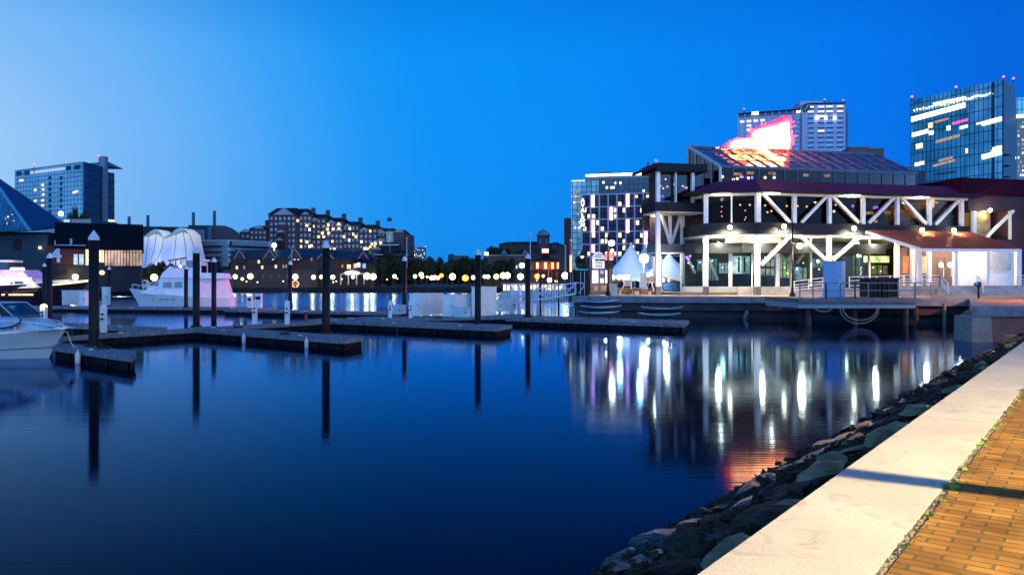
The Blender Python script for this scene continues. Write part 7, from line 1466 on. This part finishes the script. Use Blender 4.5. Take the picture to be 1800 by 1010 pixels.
# ================================================================ FAR LAMPS
def far_lamp(px, py, Y, m, lab, rad=.5, z0=1.6, e=0):
    rad *= 1.25
    p = V(px, py, Y); r = thing('lamp_post', lab, 'lamp', (p.x, Y, z0), 'lamp posts along the far promenade'); MB().ball(p, rad, 10).build('globe', m, r); MB().tube((p.x, Y, z0), p, .09, n=6).build('pole', M_dark, r); MB().lathe((p.x, Y, z0), [(.22, 0), (.2, .3), (.1, .45)], 8).build('base', M_dark, r)
    if e: light('globe_light', p-Vector((0, 1.5, 0)), e*1.1, tuple(m.node_tree.nodes['Principled BSDF'].inputs['Emission Color'].default_value)[:3], .5, r)
for a in ((413.5, 486, 274, E_lampY, 'yellow lamp at the left end of the brick inn', .62, 1.6, 500), (440, 485.5, 274, E_lampY, 'larger warm lamp before the left gables of the brick inn', .8, 1.6, 600), (426, 490, 276, E_bulb, 'small dim lamp between the two left inn lamps', .4),
    (519, 486.5, 274, E_lampW, 'white lamp directly above the round orange sign', .75, 1.6, 600), (551, 487, 274, E_lampY, 'yellow lamp left of the pile on the finger dock end', .62, 1.6, 400), (565, 486.5, 274, E_lampY, 'yellow lamp touching the left side of that pile', .55), (585, 487, 274, E_lampW, 'white lamp right of the nearest central pile', .6, 1.6, 400),
    (620.5, 486.5, 273.5, E_lampY, 'lamp hanging under the white gazebo', .5, 1.6, 400), (645, 485, 275, E_lampY, 'left of the two dazzling lamps right of the gazebo', .95, 1.6, 900), (656, 486, 275, E_lampW, 'right of the two dazzling lamps right of the gazebo', .85, 1.6, 500), (693.5, 485.5, 274, E_lampY, 'single lamp before the dark trees left of the slim pile', .55, 1.6, 300),
    (729.5, 485.5, 274, E_lampY, 'yellow lamp above the first tall locker', .52, 1.6, 200), (740.5, 482.5, 275, E_lampY, 'upper yellow lamp right of the one above the locker', .65, 1.6, 300), (742, 486, 273, E_lampY, 'lower yellow lamp tucked under its neighbour', .5), (751, 486.5, 277, E_bulb, 'tiny dim lamp before the double globe', .3),
    (759, 488, 274, E_lampW, 'left globe of the group beside the white starburst', .6, 1.6, 300), (764, 487.5, 276, E_lampY, 'second globe of the group beside the white starburst', .6), (770, 488, 277, E_bulb, 'warm small globe of the group beside the white starburst', .5), (776, 484, 275, E_lampO, 'orange globe left of the bright white lamp', .6, 1.6, 300),
    (795.5, 486, 273, E_lampW, 'bright white lamp between two orange lamps', .85, 1.6, 900), (818, 488.5, 273, E_lampO, 'brightest orange lamp left of the tallest locker pile', .9, 1.6, 900), (832, 487.5, 275, E_lampW, 'white lamp touching the left side of the locker pile', .55), (852, 486, 274, E_lampY, 'left of two small lamps right of the locker pile', .5), (858, 486, 274, E_lampY, 'right of two small lamps right of the locker pile', .55, 1.6, 300),
    (872.5, 486, 274, E_lampY, 'round lamp left of the dazzling pair under the terrace', .72, 1.6, 400), (884.5, 484, 274, E_lampY, 'left of the dazzling pair under the terrace building', .85, 1.6, 600), (892, 484, 275, E_lampW, 'right of the dazzling pair under the terrace building', .85, 1.6, 300),
    (915, 486, 200, E_lampW, 'white lamp left of the pile before the gangway', .62, .5, 300), (917.5, 466.5, 210, E_lampB, 'high white lamp on a tall pole left of the lighthouse', .55, .5, 200), (944.5, 485.5, 200, E_lampO, 'orange lamp under the red lighthouse', .55, .5, 300), (955, 485, 205, E_lampY, 'small warm lamp right of the orange one', .3, .5), (966, 492, 190, E_lampW, 'white lamp low behind the gangway', .45, .5, 200), (993.5, 484.5, 150, E_lampB, 'bright cool lamp beside the narrow dark cabinet', .5, 1.0, 300),
    (216, 486.5, 213, E_lampB, 'brilliant white lamp on the lawn before the pier building', .85, 1.6, 2600), (132.5, 486.5, 172, E_lampY, 'warm lamp above the yacht bow', .5, 1.6, 500), (271, 487.5, 232, E_lampY, 'bright yellow lamp above the white cruiser bow', .8, 1.6, 900), (402, 484, 255, E_bulb, 'small warm lamp just right of the cruiser stern', .4)): far_lamp(*a)
# specks of light along the far promenade windows
rl = random.Random(4)
for i in range(14):
    px = rl.choice((430, 455, 470, 500, 590, 603, 680, 702, 714, 900, 925, 936, 948, 975))+rl.uniform(-5, 5); p = V(px, rl.uniform(489, 496), 272.5); k = MB().ball(p, .2, 6).build('ground_light', E_bulb, None, p, label='small low light spot along the far promenade railing', category='light', group='low light spots on the far promenade')
# lit shop and boat clutter behind the gangway
r = thing('tour_boat', 'white tour boat with lit windows behind the gangway', 'boat', (X(950, 150), 150, 0), 'boats moored in the marina')
MB().box(X(880, 150), X(1000, 150), 150, 156, -.2, Z(513, 150)).build('hull', pm('tour_white', (.4, .45, .5), .5), r); MB().box(X(884, 150), X(998, 150), 150.5, 155.5, Z(512.9, 150), Z(499.5, 150)).build('cabin', pm('tour_blue', (.12, .2, .3), .5), r); MB().box(X(882, 150), X(1002, 150), 150, 156, Z(499.4, 150), Z(498, 150)).build('roof', M_gel, r)
for k in range(17):
    px = 887+k*6.6; p = V(px, 505.5, 150.4); MB().box(p.x-.25, p.x+.25, 150.38, 150.49, p.z-.5, p.z+.5).build('window', (E_white, E_warm, em('cabin_amber', (1, .7, .35), 2.6))[k % 3], r)
for px in (900, 913, 948): MB().lathe((X(px, 92), 92, -2), [(.25, 0), (.25, 2+Z(505, 92)), (.02, 2+Z(500, 92))], 12).build('white_pile', M_white, None, (X(px, 92), 92, 0), label={900: 'white pile left of the black pile before the gangway', 913: 'white pile touching the black pile before the gangway', 948: 'white pile right of the black pile before the gangway'}[px], category='pile', group='white capped piles behind the gangway')
# ================================================================ TREES
M_leaf = pm('leaf_dark', (.016, .028, .010), .8, .5, .6, 0); M_leaf2 = pm('leaf_mid', (.028, .045, .014), .8, .5, .6, 0); M_bark = pm('bark', (.05, .035, .025), .9)
def crown_mesh(seed, rx, ry, rz_, n=2600):
    r = random.Random(seed); mb = MB(); cl = [(Vector((r.uniform(-.7, .7)*rx, r.uniform(-.7, .7)*ry, r.uniform(-.45, .8)*rz_)), r.uniform(.22, .42)) for _ in range(22)]
    for _ in range(n):
        c, s_ = r.choice(cl); d = Vector((r.gauss(0, 1), r.gauss(0, 1), r.gauss(0, 1))).normalized()*r.uniform(.6, 1.05); p = c+Vector((d.x*s_*rx, d.y*s_*ry, d.z*s_*rz_)); l_ = r.uniform(.28, .62)
        u = Vector((r.uniform(-1, 1), r.uniform(-1, 1), r.uniform(-1, 1))).normalized(); w = u.orthogonal().normalized(); mb.quad(p-u*l_, p+w*l_*.6, p+u*l_, p-w*l_*.6); mb.m = 0 if r.random() < .6 else 1
    me = bpy.data.meshes.new('crown'); me.from_pydata([tuple(v) for v in mb.v], [], mb.f); me.materials.append(M_leaf); me.materials.append(M_leaf2); me.polygons.foreach_set('material_index', mb.mi); return me
CR = [crown_mesh(s_, 5, 4, 4.2) for s_ in range(4)]
def tree(px, ytop, Y, lab, wpx=30, z0=1.6, k=0, grp='dark trees along the far promenade'):
    zt = Z(ytop, Y); h = zt-z0; r = thing('tree', lab, 'tree', (X(px, Y), Y, z0), grp); w = wpx/F*Y/2
    o = bpy.data.objects.new('crown', CR[k % 4]); link(o, r, (X(px, Y), Y, z0+h*.58)); o.scale = (w/5*1.02, w/5, h*.47/4.2); o.rotation_euler.z = k*1.3
    mb = MB(); b = Vector((X(px, Y), Y, z0)); mb.tube(b, b+Vector((0, 0, h*.5)), .3, .16, 8)
    for q_ in range(4): a = q_*1.6+k; mb.tube(b+Vector((0, 0, h*.35)), b+Vector((math.cos(a)*w*.45, math.sin(a)*w*.45, h*.68)), .12, .05, 6)
    mb.build('trunk', M_bark, r)
for i, (px, yt, Y, w, lab) in enumerate(((672, 456, 288, 34, 'dark tree right of the dazzling lamp pair, below the tiered pavilion'), (690, 447, 290, 46, 'largest dark tree before the tiered pavilion'), (711, 449, 292, 40, 'dark tree right of the tiered pavilion behind the slim pile'), (731, 457, 290, 34, 'dark tree below the distant apartment block'), (750, 459, 292, 34, 'dark tree left of the bright group of lamps'),
        (768, 455, 295, 36, 'dark tree above the group of globes'), (786, 459, 290, 32, 'dark tree above the bright white lamp'), (806, 456, 296, 38, 'dark tree under the low distant hall'), (826, 457, 292, 36, 'dark tree above the brightest orange lamp'), (846, 456, 290, 34, 'dark tree right of the locker pile'),
        (868, 459, 288, 36, 'dark tree before the brown terrace building'), (892, 457, 292, 34, 'dark tree above the dazzling pair under the terrace'), (870, 437, 318, 30, 'dark tree left of the domed building roof'), (886, 440, 318, 28, 'dark tree on the terrace below the domed building'), (912, 441, 318, 34, 'dark tree between terrace and dome tower'), (972, 441, 318, 30, 'dark tree right of the dome tower'), (655, 466, 280, 22, 'small dark tree beside the white gazebo'))): tree(px, yt, Y, lab, w, 1.6 if Y < 310 else 8, i)
for i, (px, yt, Y, w, lab) in enumerate(((268, 466, 236, 26, 'leafy tree before the left shell hood'), (284, 463, 238, 24, 'leafy tree before the shell pavilion middle'), (298, 467, 236, 22, 'leafy tree beside the stage frame'), (254, 473, 236, 16, 'small bush like tree at the pier building corner'), (122, 372, 285, 34, 'dark roof tree before the glass office tower'), (142, 378, 285, 26, 'smaller dark tree beside the office tower base'))): tree(px, yt, Y, lab, w, 1.6, i+2, 'trees around the pier and shell pavilion')
for i, (px, yt, Y, w, lab) in enumerate(((1020, 455, 150, 26, 'dark tree left of the fuel kiosk before the hotel'), (1034, 470, 140, 22, 'lower dark tree directly behind the fuel kiosk'), (1160, 483, 135, 20, 'small tree under the right sail tent'))): tree(px, yt, Y, lab, w, 2.2, i+1, 'trees behind the fuel kiosk')
MB().box(X(78, 262), X(160, 262), 262, 280, 1.6, Z(385, 262)).build('roof_terrace_block', M_gl_dark, None, (X(120, 262), 262, 1.6), label='dark low block below the glass office tower behind the pier building', category='building', group=GBK)
MB().ball(V(107, 375.5, 262), .8, 8).build('roof_lamp', E_lampB, None, V(107, 375.5, 262), label='white lamp on the dark block below the office tower', category='lamp')
MB().box(X(112, 261), X(120, 261), 261, 261.9, Z(390, 261), Z(385.5, 261)).build('lit_kiosk', E_cool, None, V(116, 388, 261), label='small lit box at the foot of the office tower', category='kiosk')

# far-off wood closing the horizon behind the promenade
rw_ = random.Random(9); mb = MB()
for px0, px1, yt, Y, n_ in ((640, 1000, 466, 345, 9000), (380, 640, 470, 320, 2500)):
    for _ in range(n_):
        px = rw_.uniform(px0, px1); top = yt+4*noise.noise(Vector((px*.05, 0, 0)))*2+2*noise.noise(Vector((px*.2, 5, 0))); y = rw_.uniform(top, 497); Y_ = Y+rw_.uniform(-6, 6); p = V(px, y, Y_); l_ = rw_.uniform(.5, 1.2)
        u = Vector((rw_.uniform(-1, 1), rw_.uniform(-.6, .6), rw_.uniform(-1, 1))).normalized(); w = u.orthogonal().normalized(); mb.quad(p-u*l_, p+w*l_*.8, p+u*l_, p-w*l_*.8)
mb.build('far_wood', M_leaf, None, (X(820, 345), 345, 1.6), label='dark far-off mass of trees behind the promenade lamps', category='wood', kind='stuff')
